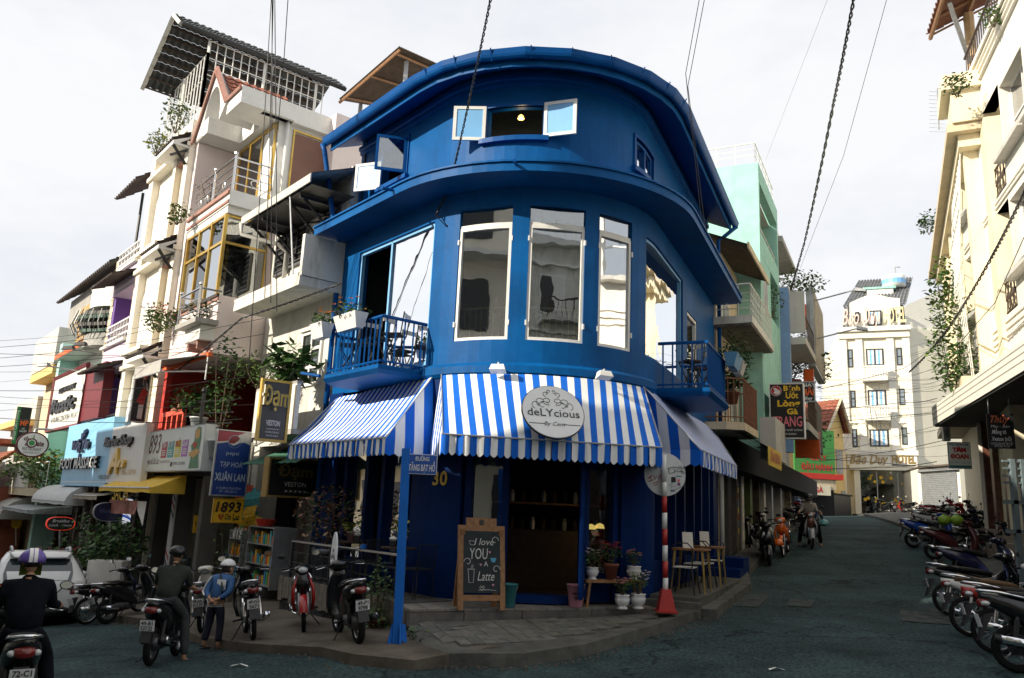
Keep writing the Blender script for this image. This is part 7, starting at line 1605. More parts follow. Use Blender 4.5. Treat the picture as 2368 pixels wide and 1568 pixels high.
def bikemesh(kind):
 if kind in _bm: return _bm[kind]
 D=[]      # (part, mesh, default material slot, parent part index)
 auto=kind=='auto';rr=.255 if auto else .285;tw=.048 if auto else .036;fx,bx=.64,-.62
 def put(name,mb,slot,parent=None,smooth=True): D.append((name,mb.build(name,[m_plast],None,smooth,True,False),slot,parent));return len(D)-1
 for wx in (bx,fx):
  mb=MB();c=(wx,0,rr);k=rr-.085 if auto else rr-.06
  prof=[(k,-tw*.7),(rr-.03,-tw),(rr-.006,-tw*.6),(rr,0),(rr-.006,tw*.6),(rr-.03,tw),(k,tw*.7)]
  rings=[[(wx+r*math.cos(2*math.pi*j/26),y,rr+r*math.sin(2*math.pi*j/26)) for j in range(26)] for r,y in prof];mb.loft(rings+[rings[0]],0,False);w=put('wheel',mb,'tyre')
  mb=MB();rg=[[(wx+r*math.cos(2*math.pi*j/26),y,rr+r*math.sin(2*math.pi*j/26)) for j in range(26)] for r,y in ((k+.006,-tw*.7),(k-.014,-tw*.5),(k-.014,tw*.5),(k+.006,tw*.7))];mb.loft(rg,0,False)
  ns=5 if auto else 16
  for j in range(ns):
   a=2*math.pi*j/ns;p1=(wx+.03*math.cos(a),0,rr+.03*math.sin(a));p2=(wx+(k-.01)*math.cos(a+.12),0,rr+(k-.01)*math.sin(a+.12));mb.tube([p1,p2],.014 if auto else .004,4)
  mb.lathe(c,[(.03,-.06),(.045,-.055),(.045,.055),(.03,.06)],12,0,'y');put('rim',mb,'rim',w)
 # rear mudguard, plate, engine, exhaust
 if auto:
  mb=MB();mb.loft([ringyz(-.93,.83,.03,.03),ringyz(-.84,.79,.10,.07),ringyz(-.66,.72,.155,.125),ringyz(-.42,.62,.165,.19),ringyz(-.2,.53,.15,.2),ringyz(-.04,.40,.125,.14),ringyz(.04,.33,.11,.06)]);put('rear_body',mb,'main')
  mb=MB();mb.loft([ringyz(-.74,.82,.10,.035),ringyz(-.6,.835,.135,.05),ringyz(-.35,.81,.14,.055),ringyz(-.1,.75,.125,.055),ringyz(.04,.71,.08,.04)]);put('seat',mb,'seat')
  mb=MB();mb.loft([ringxy(.26,.36,.16,.14),ringxy(.33,.42,.10,.19),ringxy(.5,.44,.075,.205),ringxy(.7,.42,.085,.185),ringxy(.86,.37,.085,.14),ringxy(.97,.32,.06,.085)]);put('front_shield',mb,'main')
  mb=MB();mb.box(-.1,.34,-.13,.13,.27,.325);put('floorboard',mb,'plastic',smooth=False)
  mb=MB();mb.loft([ringxy(.55,.5,.04,.09),ringxy(.68,.52,.06,.12),ringxy(.82,.46,.05,.10),ringxy(.9,.4,.03,.06)]);put('nose_cowl',mb,'accent')
  for sy in (-1,1): mb=MB();mb.loft([ringyz(.50,.70,.012,.03,10,1,sy*.10),ringyz(.545,.74,.035,.055,10,1,sy*.085),ringyz(.49,.83,.03,.03,10,1,sy*.06)]);put('headlight',mb,'clear')
 else:
  mb=MB();mb.loft([ringyz(-.95,.80,.025,.03),ringyz(-.84,.76,.075,.06),ringyz(-.6,.69,.105,.10),ringyz(-.35,.62,.115,.12),ringyz(-.1,.58,.10,.10),ringyz(.12,.60,.085,.09),ringyz(.3,.72,.075,.09)]);put('rear_body',mb,'main')
  mb=MB();mb.loft([ringyz(-.78,.80,.085,.03),ringyz(-.6,.81,.12,.05),ringyz(-.3,.78,.125,.05),ringyz(-.02,.74,.10,.05),ringyz(.08,.71,.06,.03)]);put('seat',mb,'seat')
  for sy in (-1,1): mb=MB();mb.loft([[(.30,sy*.06,.95),(.36,sy*.10,.92),(.34,sy*.05,.9)],[(.40,sy*.15,.72),(.46,sy*.19,.70),(.44,sy*.14,.68)],[(.36,sy*.16,.5),(.42,sy*.20,.48),(.40,sy*.14,.46)],[(.2,sy*.13,.32),(.26,sy*.17,.31),(.24,sy*.11,.3)]]);put('leg_shield',mb,'accent')
  mb=MB();mb.loft([ringxy(.62,.40,.05,.10),ringxy(.78,.42,.07,.12),ringxy(.92,.37,.06,.09),ringxy(.98,.33,.05,.06)]);put('front_cowl',mb,'main')
  mb=MB();mb.loft([ringyz(-.16,.33,.12,.09),ringyz(.05,.36,.13,.12),ringyz(.24,.38,.11,.1),ringyz(.34,.40,.06,.05)]);put('engine',mb,'engine')
  mb=MB();mb.box(-.62,-.1,.07,.10,.24,.36);put('chain_case',mb,'plastic',smooth=False)
 if auto: mb=MB();mb.loft([ringyz(-.68,.28,.10,.09),ringyz(-.45,.30,.13,.11),ringyz(-.2,.30,.12,.10),ringyz(-.08,.3,.08,.06)]);put('engine_case',mb,'engine')
 mb=MB();mb.tube([(-.02,-.12,.24),(-.25,-.16,.24),(-.45,-.175,.29),(-.86,-.18,.36)],[.02,.025,.052,.05],10);put('exhaust',mb,'exh')
 mb=MB();mb.loft([ringyz(-.80,.355,.015,.045,8,.8,-.232),ringyz(-.5,.31,.015,.05,8,.8,-.232)]);put('exhaust_shield',mb,'chrome')
 mb=MB();mb.hexa([(-.82,-.06,.62),(-.82,.06,.62),(-.90,.06,.62),(-.90,-.06,.62)],[(-.98,-.075,.33),(-.98,.075,.33),(-1.0,.075,.33),(-1.0,-.075,.33)]);put('rear_mudguard',mb,'plastic',smooth=False)
 mb=MB();mb.loft([ringyz(-.955,.735,.035,.03,10,.8),ringyz(-.925,.74,.085,.05,10,.8),ringyz(-.85,.745,.10,.05,10,.8)]);put('tail_light',mb,'tail')
 for sy in (-1,1): mb=MB();mb.ball((-.885,sy*.10,.735),(.05,.035,.03),8,5);put('indicator',mb,'clear')
 mb=MB();mb.tube([(-.45,.15,.80),(-.75,.13,.86),(-.93,.06,.88),(-.93,-.06,.88),(-.75,-.13,.86),(-.45,-.15,.80)],.016,6);put('grab_rail',mb,'rail')
 mb=MB();q=Vector((-.985,0,.545));mb.hexa([(-.955,-.095,.475),(-.955,.095,.475),(-.95,.095,.475),(-.95,-.095,.475)],[(-.985,-.095,.615),(-.985,.095,.615),(-.98,.095,.615),(-.98,-.095,.615)]);put('number_plate',mb,'plate',smooth=False)
 # front: fork, fender, bars
 for sy in (-1,1): mb=MB();mb.tube([(.37,sy*.07,.70),(.63,sy*.075,rr)],.022,7);put('fork',mb,'fork')
 mb=MB();rg=[]
 for a in np.linspace(.15,2.3,9): r1=rr+.03;rg.append([(fx+(r1)*math.cos(a),y,rr+(r1)*math.sin(a)+dz) for y,dz in ((-.065,-.03),(-.05,.005),(0,.02),(.05,.005),(.065,-.03))])
 mb.loft(rg,0,False,False);put('front_mudguard',mb,'accent')
 hz=1.02 if auto else 1.0
 mb=MB();mb.loft([ringyz(.16,hz+.02,.05,.03),ringyz(.24,hz+.02,.13,.06),ringyz(.34,hz,.15,.075),ringyz(.42,hz-.01,.11,.07),ringyz(.46,hz-.02,.05,.04)]);hcw=put('handlebar_cowl',mb,'accent' if auto else 'main')
 if not auto: mb=MB();mb.ball((.43,0,hz-.01),(.05,.085,.055),12,7);put('headlight',mb,'clear')
 for sy in (-1,1):
  mb=MB();mb.tube([(.28,sy*.10,hz+.01),(.22,sy*.24,hz+.025),(.16,sy*.35,hz+.015)],[.014,.014,.017],7);put('handlebar',mb,'plastic')
  mb=MB();mb.tube([(.25,sy*.2,hz+.015),(.27,sy*.26,hz-.005),(.22,sy*.36,hz-.015)],.007,4);put('lever',mb,'chrome')
  mb=MB();mb.tube([(.24,sy*.22,hz+.03),(.26,sy*.27,hz+.14),(.24,sy*.33,hz+.21)],.006,5);ms=put('mirror',mb,'plastic');mb=MB();mb.ball((.24,sy*.36,hz+.235),(.018,.065,.045),12,6);put('mirror_shell',mb,'plastic',ms);mb=MB();mb.loft([[(.2215,sy*.36+.056*math.cos(2*math.pi*j/12)*k,hz+.235+.037*math.sin(2*math.pi*j/12)*k) for j in range(12)] for k in (1,.02)],0,False);put('mirror_glass',mb,'mirror',ms)
  mb=MB();mb.tube([(-.58,sy*.115,.62),(-.66,sy*.12,.28)],.026,8);mb.loft([[(-.58-.08*t+.032*math.cos(a),sy*.117+.032*math.sin(a),.62-.34*t) for a in np.linspace(0,5.5,7)] for t in np.linspace(.15,.75,2)],0,False);put('shock_absorber',mb,'chrome' if not auto else 'plastic')
 mb=MB();mb.tube([(-.12,.11,.24),(-.2,.27,.015),(-.26,.29,.012)],.011,5);put('side_stand',mb,'plastic')
 for sy in (-1,1): mb=MB();mb.tube([(-.3,sy*.12,.3),(-.32,sy*.26,.29)],.016,5);put('footpeg',mb,'plastic')
 _bm[kind]=D;return D
PARTN=0
def bike(kind,x,y,az,main,accent,lbl,plate=None,lean=-5,grp=None,rim=None,z=None,seat=None,grab='chrome',k=1.):
 D=bikemesh(kind);a=R(az);f=Vector((math.sin(a),math.cos(a)))
 if z is None:
  zf=surf_z(x+f.x*.6,y+f.y*.6);zr=surf_z(x-f.x*.63,y-f.y*.63);z=(zf+zr)/2;pt=math.atan2(zf-zr,1.26)
 else: pt=0
 t=thing('motorbike',lbl,'motorbike',(x,y,z),0,grp,rot=(R(lean),-pt,math.pi/2-a))
 t.scale=(k,k,k);MAT4[t.name]=MAT4[t.name] @ Matrix.Scale(k,4)
 sl=dict(tyre=m_tyre,rim=rim or m_rim,main=P_[main],accent=P_[accent],seat=seat or m_seatv,plastic=m_plast,clear=m_clear,engine=m_eng,exh=m_plast if kind=='auto' else m_chrome,chrome=m_chrome,tail=m_tail,rail=m_chrome if grab=='chrome' else m_plast,plate=m_letw,fork=m_zinc,mirror=m_mirr)
 objs=[]
 for (n,me,s,par) in D: objs.append(add(n,me,objs[par] if par is not None else t,None,[sl[s]]))
 if plate:
  M=MAT4[t.name];dirx=lambda v: (M.to_3x3() @ Vector(v));u=dirx((0,-1,0));n=dirx((-1,0,-.21)).normalized();up=dirx((-.21,0,1)).normalized()
  for j,wd_ in enumerate(plate): text(wd_,M @ Vector((-.988 if j==0 else -.972,0,.555 if j==0 else .488)),u,n,m_letk,t,w=k*(.15 if len(wd_) > 4 or j==0 else .13),h=.052*k,ex=.004,bold=.025,up=up)
 return t
def surf_z(x,y):
 v=Vector((x,y,0));s=(v-FL.P).dot(FL.a);d=(v-FL.P).dot(FL.n);g=gz(x,y)
 if -3.4 < s < 66 and -.2 < d < kd(s): return g+.2+(PAVE_H-.2)*((d+.2)/(kd(s)+.2))+.0
 return g
GB='motorbikes parked and ridden along the two streets'
b_near=bike('auto',-4.1,7.25,-33,'black','black','black scooter ridden at the bottom left corner with plate ending 899.38',('72-C1','899.38'),0,GB,k=.88)
b_man=bike('auto',-4.28,10.85,-6,'black','black','black scooter carrying the man in the grey green jacket',('49-B1','537.22'),0,GB,k=.88)
bike('moped',-3.62,12.25,-22,'black','black','black underbone motorbike seen from behind next to the boy, plate ending 5671',('49-N3','5671'),-8,GB,k=.92)
bike('moped',-3.0,12.9,166,'black','red','black and red underbone motorbike whose headlight points at the camera',None,6,GB,k=.88)
bike('auto',-2.05,11.5,-24,'black','black','black scooter parked against the plank wall below the white oval sign',('49-P1','9798'),-8,GB,k=.94)
bike('moped',-4.75,13.6,-14,'cream','cream','cream vintage moped with chrome carrier parked by the grocery',('49-AA','017.79'),-8,GB,k=.88)
bike('auto',-7.1,16.3,28,'black','black','black scooter with round mirror parked between the white car and the man',('49-E1','220.82'),-8,GB,k=.88)
bike('moped',-7.6,16.6,32,'black','navy','dark motorbike half hidden behind the white car',None,-8,GB,k=.88)
bike('auto',7.2,22.2,197,'black','black','black scooter facing down the right street with an orange helmet on its side',None,5,GB)
bike('moped',8.2,23.8,205,'orange','orange','bright orange motorbike behind the black scooter on the left kerb',None,5,GB)
b_gr=bike('moped',9.6,25.6,196,'brown','silver','old brown moped held by the rider in the grey beige jacket',None,0,GB)
bike('auto',6.9,24.4,118,'black','black','black scooter standing crosswise behind the first scooter on the left kerb',None,-6,GB)
bike('moped',7.9,26.2,150,'black','black','black moped against the shop columns behind the orange motorbike',None,-6,GB)
bike('moped',12.9,34.5,60,'blue','blue','blue motorbike far up the street in front of the food stall',None,-6,GB);bike('auto',11.9,33.4,70,'black','red','dark red and black scooter far up the street beside the blue motorbike',None,-6,GB)
bike('auto',25.5,54.5,-20,'black','black','black scooter parked by the hotel entrance, left of the pair',None,-6,GB);bike('moped',26.9,54.2,-20,'black','red','dark motorbike parked by the hotel entrance, right of the pair',None,-6,GB)
AZR=106;fR=Vector((math.sin(R(AZR)),math.cos(R(AZR)),0))
def rbike(px,py,Y,kind,main,acc,lbl,plate=None,lean=-7,az=AZR,rim=None,seat=None):
 q=at(px,py,Y);f=Vector((math.sin(R(az)),math.cos(R(az))));return bike(kind,q.x+f.x*.62,q.y+f.y*.62,az,main,acc,lbl,plate,lean,GB,rim,seat=seat)
rbike(2112,1258,25.5,'auto','blue','blue','blue scooter with a white stripe, first of the row by the coat maker',az=102)
rbike(2160,1284,22.8,'auto','maroon','maroon','maroon scooter carrying green coconuts in the right hand row',az=104)
rbike(2140,1235,28.5,'moped','white','white','white and blue moped behind the blue scooter',az=100)
rbike(2165,1225,30.5,'moped','red','black','red and black moped under the cake shop sign',az=100)
rbike(2190,1212,32.5,'auto','black','black','black scooter farthest back in the right hand row',az=95)
rbike(2205,1250,26.5,'moped','black','black','black moped with a front basket behind the maroon scooter',az=108)
rbike(2135,1222,29.5,'auto','black','black','black scooter between the blue scooter and the white moped',az=98);rbike(2185,1232,27.2,'moped','navy','navy','navy moped behind the coconuts',az=104);rbike(2228,1235,27.5,'auto','black','silver','black and silver scooter by the stone steps of the coat maker',az=112);rbike(2150,1210,33.5,'auto','red','red','red scooter at the back of the row before the roller shutter',az=96);rbike(2235,1262,23.0,'moped','black','navy','dark moped close to the steps in front of the maroon scooter',az=112)
rbike(2212,1352,17.6,'auto','navy','navy','dark blue big scooter with round mirrors near the grey steel stand',az=104)
rbike(2201,1420,14.4,'moped','black','black','black moped with a chrome tail rail, between the dark blue scooter and the white moped',('49-H6','5237'),az=105,rim=m_rim)
rbike(2249,1478,12.3,'moped','white','white','white moped with a brown seat in the near part of the right hand row',None,az=106,seat=mat('brown_vinyl',(.11,.06,.025),.6,.2,10))
rbike(2310,1538,10.7,'moped','red','white','red and white moped second from the bottom right corner',('49-K2','1187'),az=107)
rbike(2360,1590,9.5,'auto','black','silver','dark scooter whose rear wheel fills the bottom right corner',None,az=108)
# coconuts and hung helmets
for k,(px,py,Y) in enumerate(((2183,1203,23.0),(2212,1203,22.8))):
 q=at(px,py,Y);mb=MB();mb.ball(q,(.17,.17,.15),14,9);mb.lathe(q+Vector((0,0,.13)),[(.03,0),(.045,.04),(.02,.06)],8)
 solo('green_coconut',mb,mat('coconut_green',(.22,.36,.03),.5,.25,9),('green coconut resting on the seat of the maroon scooter, smaller one to the left','larger green coconut with a stub on the maroon scooter, beside the handlebar')[k],'coconut',q,'green coconuts on the maroon scooter',True)
def helmet_mesh(c,r,m,parent,vis=True,stripe=None,fx=Vector((0,1,0))):
 mb=MB();fx=fx.normalized();sx=fx.cross(Vector((0,0,1)));rings=[]
 for i in range(8):
  a=i/7*1.75;rr=r*math.sin(a) if i else .003;zz=r*.95*math.cos(a);rings.append([c+fx*(rr*1.13*math.cos(2*math.pi*j/20))+sx*(rr*math.sin(2*math.pi*j/20))+Vector((0,0,zz)) for j in range(20)])
 mb.loft(rings,0,True);h=mb.build('helmet',m,parent,True)
 if stripe:
  for o_,w_ in ((-.018,.012),(.018,.012)) if True else ():
   mb=MB();mb.loft([[c+fx*(r*1.15*math.sin(a))+sx*(o_+e*w_*1.2)+Vector((0,0,r*.965*math.cos(a)+.0)) for a in np.linspace(-1.7,1.7,17)] for e in (-1,1)],0,False,False);mb.build('stripe',stripe,h)
 if vis: mb=MB();mb.loft([[c+fx*(r*(1.1+.0*k)*math.cos(a))+sx*(r*1.02*math.sin(a))+Vector((0,0,-.02)) for a in np.linspace(-.9,.9,9)],[c+fx*(r*1.5*math.cos(a))+sx*(r*.9*math.sin(a))+Vector((0,0,-.05)) for a in np.linspace(-.9,.9,9)]],0,False,False);mb.build('visor',m_plast,h)
 return h
for (px,py,Y,m,lb) in ((1798,1258,21.8,P_['orange'],'orange open helmet hanging low beside the front wheel of the black scooter'),(1905,1212,24.9,mat('teal_helmet',(.12,.35,.35),.3,.05),'teal helmet hanging from the handlebar of the old brown moped')):
 q=at(px,py,Y);t=thing('hanging_helmet',lb,'helmet',q);helmet_mesh(q,.15,m,t)
# ==== white car
cq=at(70,1456,16.3);caz=-31;cz=gz(cq.x-1.0,cq.y+1.7);cq.z=gz(cq.x,cq.y)
ca=R(caz);cf=Vector((math.sin(ca),math.cos(ca),0));cen=cq+cf*2.1
zr_,zf_=gz(*(cq+cf*.8)[:2]),gz(*(cq+cf*3.4)[:2])
car=thing('white_car','white crossover car parked on the left with purple helmeted rider in front','car',(cen.x,cen.y,(zr_+zf_)/2-.04),rot=(0,-math.atan2(zf_-zr_,2.6),math.pi/2-ca))
car.scale=(.94,.97,.9);MAT4[car.name]=MAT4[car.name] @ Matrix.Diagonal((.94,.97,.9,1));m_car=mat('white_car_paint',(.82,.83,.83),.2,.02,3,spec=.55);m_cgl=mat('tinted_car_glass',(.03,.045,.05),.05,.1,3,spec=.9)
def carsec(x,zb,wb,zs,ws,zt,wt):     # half section: bumper/sill, shoulder, roof
 pts=[(wb*.9,zb),(wb,zb+.12),(ws,(zb+zs)/2),(ws,zs),(ws*.97,zs+.05),(wt+ (ws-wt)*.35,zs+(zt-zs)*.62),(wt,zt-.06),(wt*.86,zt)]
 return [(x,y,z) for y,z in pts]+[(x,-y,z) for y,z in pts[::-1]]
S_=[carsec(-2.12,.42,.66,.98,.72,1.06,.60),carsec(-2.03,.30,.80,1.0,.84,1.22,.66),carsec(-1.85,.26,.86,1.02,.90,1.48,.64),carsec(-1.6,.25,.88,1.03,.91,1.62,.60),carsec(-.6,.24,.90,1.02,.91,1.68,.62),carsec(.3,.24,.90,1.0,.91,1.62,.62),carsec(.9,.24,.9,.98,.9,1.25,.64),carsec(1.2,.25,.88,.96,.89,1.02,.7),carsec(1.9,.3,.82,.84,.84,.90,.68),carsec(2.15,.42,.6,.66,.7,.72,.56)]
mb=MB();mb.loft(S_);mb.build('body',m_car,car,True,True)
mb=MB();mb.loft([[(-2.085,-.60,1.04),(-2.085,.60,1.04)],[(-2.0,-.62,1.2),(-2.0,.62,1.2)],[(-1.87,-.58,1.42),(-1.87,.58,1.42)],[(-1.80,-.54,1.5),(-1.80,.54,1.5)]],0,False,False);mb.v=[(v[0]-.04,v[1],v[2]) for v in mb.v];mb.build('rear_window',m_cgl,car,False,True)
mb=MB();mb.loft([ringyz(-2.02,1.53,.5,.02,12),ringyz(-1.75,1.63,.58,.03,12),ringyz(-1.5,1.64,.58,.02,12)]);mb.build('roof_spoiler',m_car,car,True,True)
for sy in (-1,1):
 mb=MB();mb.loft([[(-1.66,sy*.865,1.10),(-1.45,sy*.76,1.45)],[(-.5,sy*.90,1.08),(-.5,sy*.76,1.52)],[(.3,sy*.90,1.06),(.25,sy*.76,1.46)],[(.78,sy*.89,1.05),(.5,sy*.80,1.3)]],0,False,False);mb.build('side_window',m_cgl,car,False,True)
 mb=MB();mb.loft([[(-2.11,sy*.40,.92),(-2.12,sy*.40,.98),(-2.09,sy*.42,1.02)],[(-2.10,sy*.62,.82),(-2.11,sy*.64,.95),(-2.06,sy*.64,1.04)],[(-1.98,sy*.80,.84),(-1.99,sy*.82,.97),(-1.95,sy*.82,1.06)],[(-1.7,sy*.905,.95),(-1.7,sy*.91,1.0),(-1.7,sy*.90,1.05)]],0,False,False);mb.v=[(v[0]-.03,v[1]+sy*.012,v[2]) for v in mb.v];mb.build('tail_light',mat('car_tail_red',(.16,.008,.008),.12,.2,8,spec=.8),car,True,True)
 mb=MB();mb.loft([[(-2.145,sy*.46,.93),(-2.145,sy*.48,.96)],[(-2.14,sy*.62,.9),(-2.14,sy*.66,.95)]],0,False,False);mb.build('light_bar',m_amber,car,False,True)
 mb=MB();mb.tube([(-1.6,sy*.52,1.64),(-1.5,sy*.54,1.72),(-.9,sy*.55,1.75),(.1,sy*.55,1.72),(.25,sy*.54,1.62)],.03,7);mb.build('roof_rail',m_zinc,car,True,True)
 for wx in (-1.32,1.32):
  mb=MB();rg=[[(wx+r*math.cos(2*math.pi*j/28),sy*y,.34+r*math.sin(2*math.pi*j/28)) for j in range(28)] for r,y in ((.2,.70),(.32,.68),(.345,.72),(.345,.84),(.32,.89),(.21,.885))];mb.loft(rg);w=mb.build('wheel',m_tyre,car,True,True)
  mb=MB();mb.lathe((wx,sy*.87,.34),[(.21,0),(.2,sy*.02),(.05,sy*.03)],20,0,'y');mb.build('rim',m_rim,w,True,True)
 mb=MB();mb.loft([ringyz(.75,1.08,.03,.07,8,1,sy*1.0),ringyz(.62,1.1,.09,.08,8,1,sy*1.0)]);mb.build('wing_mirror',m_car,car,True,True)
 mb=MB();mb.loft([[(-2.07,sy*.50,.40),(-2.08,sy*.50,.46)],[(-1.98,sy*.80,.42),(-1.99,sy*.80,.48)]],0,False,False);mb.v=[(v[0]-.05,v[1],v[2]) for v in mb.v];mb.build('reflector',m_tail,car,False,True)
mb=MB();mb.loft([ringyz(-2.17,.42,.55,.10,14),ringyz(-2.05,.38,.82,.13,14),ringyz(-1.75,.33,.90,.13,14)]);mb.build('rear_bumper',m_plast,car,True,True)
mb=MB();mb.lathe((-1.55,0,1.66),[(.035,0),(.03,.03),(.006,.05),(.004,.2)],8);mb.build('antenna',m_plast,car,False,True)
mb=MB();mb.box(-2.175,-2.16,-.26,.26,.62,.75);mb.build('number_plate',m_letw,car,False,True)
mb=MB();mb.tube([(-2.14,0,1.06),(-2.05,.25,1.2)],.012,4);mb.build('wiper',m_plast,car,False,True)
# ==== people
m_skin=mat('skin',(.42,.24,.15),.55,.08,10,spec=.35);m_hair=mat('dark_hair',(.012,.009,.008),.5,.2,20);m_blond=mat('light_brown_hair',(.20,.10,.045),.5,.3,20)
def skin(chains,sub=1):
 """chains: lists of (x,y,z,r); first point of a later chain may be ('@', chain, index) to join an earlier joint"""
 vs,es,rs,roots=[],[],[],[];reg={}
 for ci,ch in enumerate(chains):
  prev=None
  for k,p in enumerate(ch):
   if p[0]=='@': prev=reg[(p[1],p[2])];reg[(ci,k)]=prev;continue
   vs.append(p[:3]);rs.append(p[3]);i=len(vs)-1;reg[(ci,k)]=i
   if prev is not None: es.append((prev,i))
   else: roots.append(i)
   prev=i
 me=bpy.data.meshes.new('figure');me.from_pydata(vs,es,[]);ob=bpy.data.objects.new('figure',me);COL.objects.link(ob)
 m1=ob.modifiers.new('s','SKIN');m1.use_smooth_shade=True
 for i,d in enumerate(me.skin_vertices[0].data): r=rs[i];d.radius=r if isinstance(r,tuple) else (r,r);d.use_root=i in roots
 m2=ob.modifiers.new('u','SUBSURF');m2.levels=sub;m2.render_levels=sub
 ev=ob.evaluated_get(bpy.context.evaluated_depsgraph_get());e=ev.to_mesh();V=[v.co[:] for v in e.vertices];Fc=[list(p.vertices) for p in e.polygons]
 ev.to_mesh_clear();bpy.data.objects.remove(ob);bpy.data.meshes.remove(me);mb=MB();mb.v=V;mb.f=Fc;mb.m=[0]*len(Fc);return mb
def merge(a,b):
 o=len(a.v);a.v +=b.v;a.f +=[[i+o for i in f] for f in b.f];a.m +=[0]*len(b.f);return a
def hand(w,d,s,n,k=1.,curl=.5):
 """palm and five fingers from wrist w along d; s towards the thumb, n = back of the hand"""
 w,d,s,n=Vector(w),Vector(d).normalized(),Vector(s).normalized(),Vector(n).normalized();out_=[]
 P3=lambda v,r: (v.x,v.y,v.z,r)
 out_.append([P3(w,.024*k),P3(w+d*.045*k,(.036*k)),P3(w+d*.085*k,.034*k)])
 for j,(o_,L) in enumerate(((.028,.075),(.009,.085),(-.010,.078),(-.028,.06))):
  b=w+d*.075*k+s*o_*k;c1=b+(d*(1-curl*.3)-n*curl*.6)*L*.5*k;c2=c1+(d*(1-curl)-n*curl*1.1).normalized()*L*.5*k;out_.append([P3(b,.0095*k),P3(c1,.0088*k),P3(c2,.007*k)])
 b=w+d*.02*k+s*.026*k;c1=b+(d*.7+s*.75).normalized()*.035*k;c2=c1+(d*.9+s*.2-n*.4).normalized()*.03*k;out_.append([P3(b,.012*k),P3(c1,.0105*k),P3(c2,.008*k)]);return out_
def head(c,f,r=.098,face=True,parent=None,hairm=None,long=False,cap=False):
 """skull with nose and ears, returns mesh builder; eyes, brows, mouth and hair become children"""
 c=Vector(c);f=Vector(f).normalized();s=f.cross(Vector((0,0,1))).normalized();u=s.cross(f);mb=MB();rings=[]
 for i in range(11):
  a=math.pi*i/10;zz=-math.cos(a)*1.28*r;rad=math.sin(a)**.8*r if 0 < i < 10 else .004;jaw=1-.28*max(0,-zz/(1.28*r))
  rings.append([c+s*(rad*.80*jaw*math.cos(2*math.pi*j/16))+f*(rad*.98*math.sin(2*math.pi*j/16)+(.012 if zz < 0 else 0))+u*zz for j in range(16)])
 mb.loft(rings)
 nb_=c+f*r*.96-u*.004;mb.hexa([nb_+s*.018-u*.03,nb_-s*.018-u*.03,nb_-s*.008+u*.022,nb_+s*.008+u*.022],[nb_+s*.010-u*.026+f*.024,nb_-s*.010-u*.026+f*.024,nb_-s*.004+u*.02+f*.006,nb_+s*.004+u*.02+f*.006])
 for sg in (-1,1):
  e_=c+s*sg*r*.83-f*.008;mb.loft([[e_+s*sg*(.0+.014*q)+f*(.016*math.cos(t)*(1-.2*q))+u*(.03*math.sin(t)*(1-.2*q)-.008) for t in np.linspace(0,5.6,9)] for q in (0,1)])
 return mb,(c,f,s,u,r)
def face(par,hd):
 c,f,s,u,r=hd
 for sg in (-1,1):
  e_=c+f*r*.90+s*sg*.034+u*.008;mb=MB();mb.ball(e_,(.013,.013,.008),8,5);mb.build('eye',m_letw,par);mb=MB();mb.ball(e_+f*.009,(.006,.006,.006),6,4);mb.build('iris',m_hair,par)
  mb=MB();mb.tube([e_+u*.022+s*sg*-.014+f*.006,e_+u*.027+f*.006,e_+u*.02+s*sg*.018],.0045,4);mb.build('eyebrow',m_hair,par)
 mb=MB();mb.tube([c+f*r*.93-u*.055+s*q*.022-f*abs(q)*.008 for q in (-1,-.4,.4,1)],.006,5);mb.build('mouth',mat('lips',(.3,.11,.09),.5,0),par)
def hairshell(par,hd,m,long=0,k=1.07):
 c,f,s,u,r=hd;mb=MB();rings=[]
 for i in range(9):
  a=i/8*1.95;rr=r*k*math.sin(a) if i else .004;zz=r*1.28*k*math.cos(a)
  rings.append([c+s*(rr*.84*math.cos(t))+f*(rr*.99*math.sin(t)*(1 if math.sin(t) < 0 else (1 if i < 4 else .15)))+u*zz for t in [2*math.pi*j/16 for j in range(16)]])
 mb.loft(rings);h=mb.build('hair',m,par,True)
 if long:
  mb=MB()
  for j in range(22):
   t=math.pi*(1.05+.9*j/21);p=c+s*(r*.8*math.cos(t))+f*(r*.95*math.sin(t));mb.tube([p+u*.05,p-u*.12-f*.01,p-u*long+s*rnd.uniform(-.02,.02)+f*.015],[.02,.018,.006],5)
  mb.build('long_hair',m,h,True)
def person(name,lbl,loc,rot,B):
 t=thing(name,lbl,'person',loc,rot=rot);return t
def W4(t,mb,M=None):
 M=M or MAT4[t.name];mb.v=[tuple(M @ Vector(v)) for v in mb.v];return mb
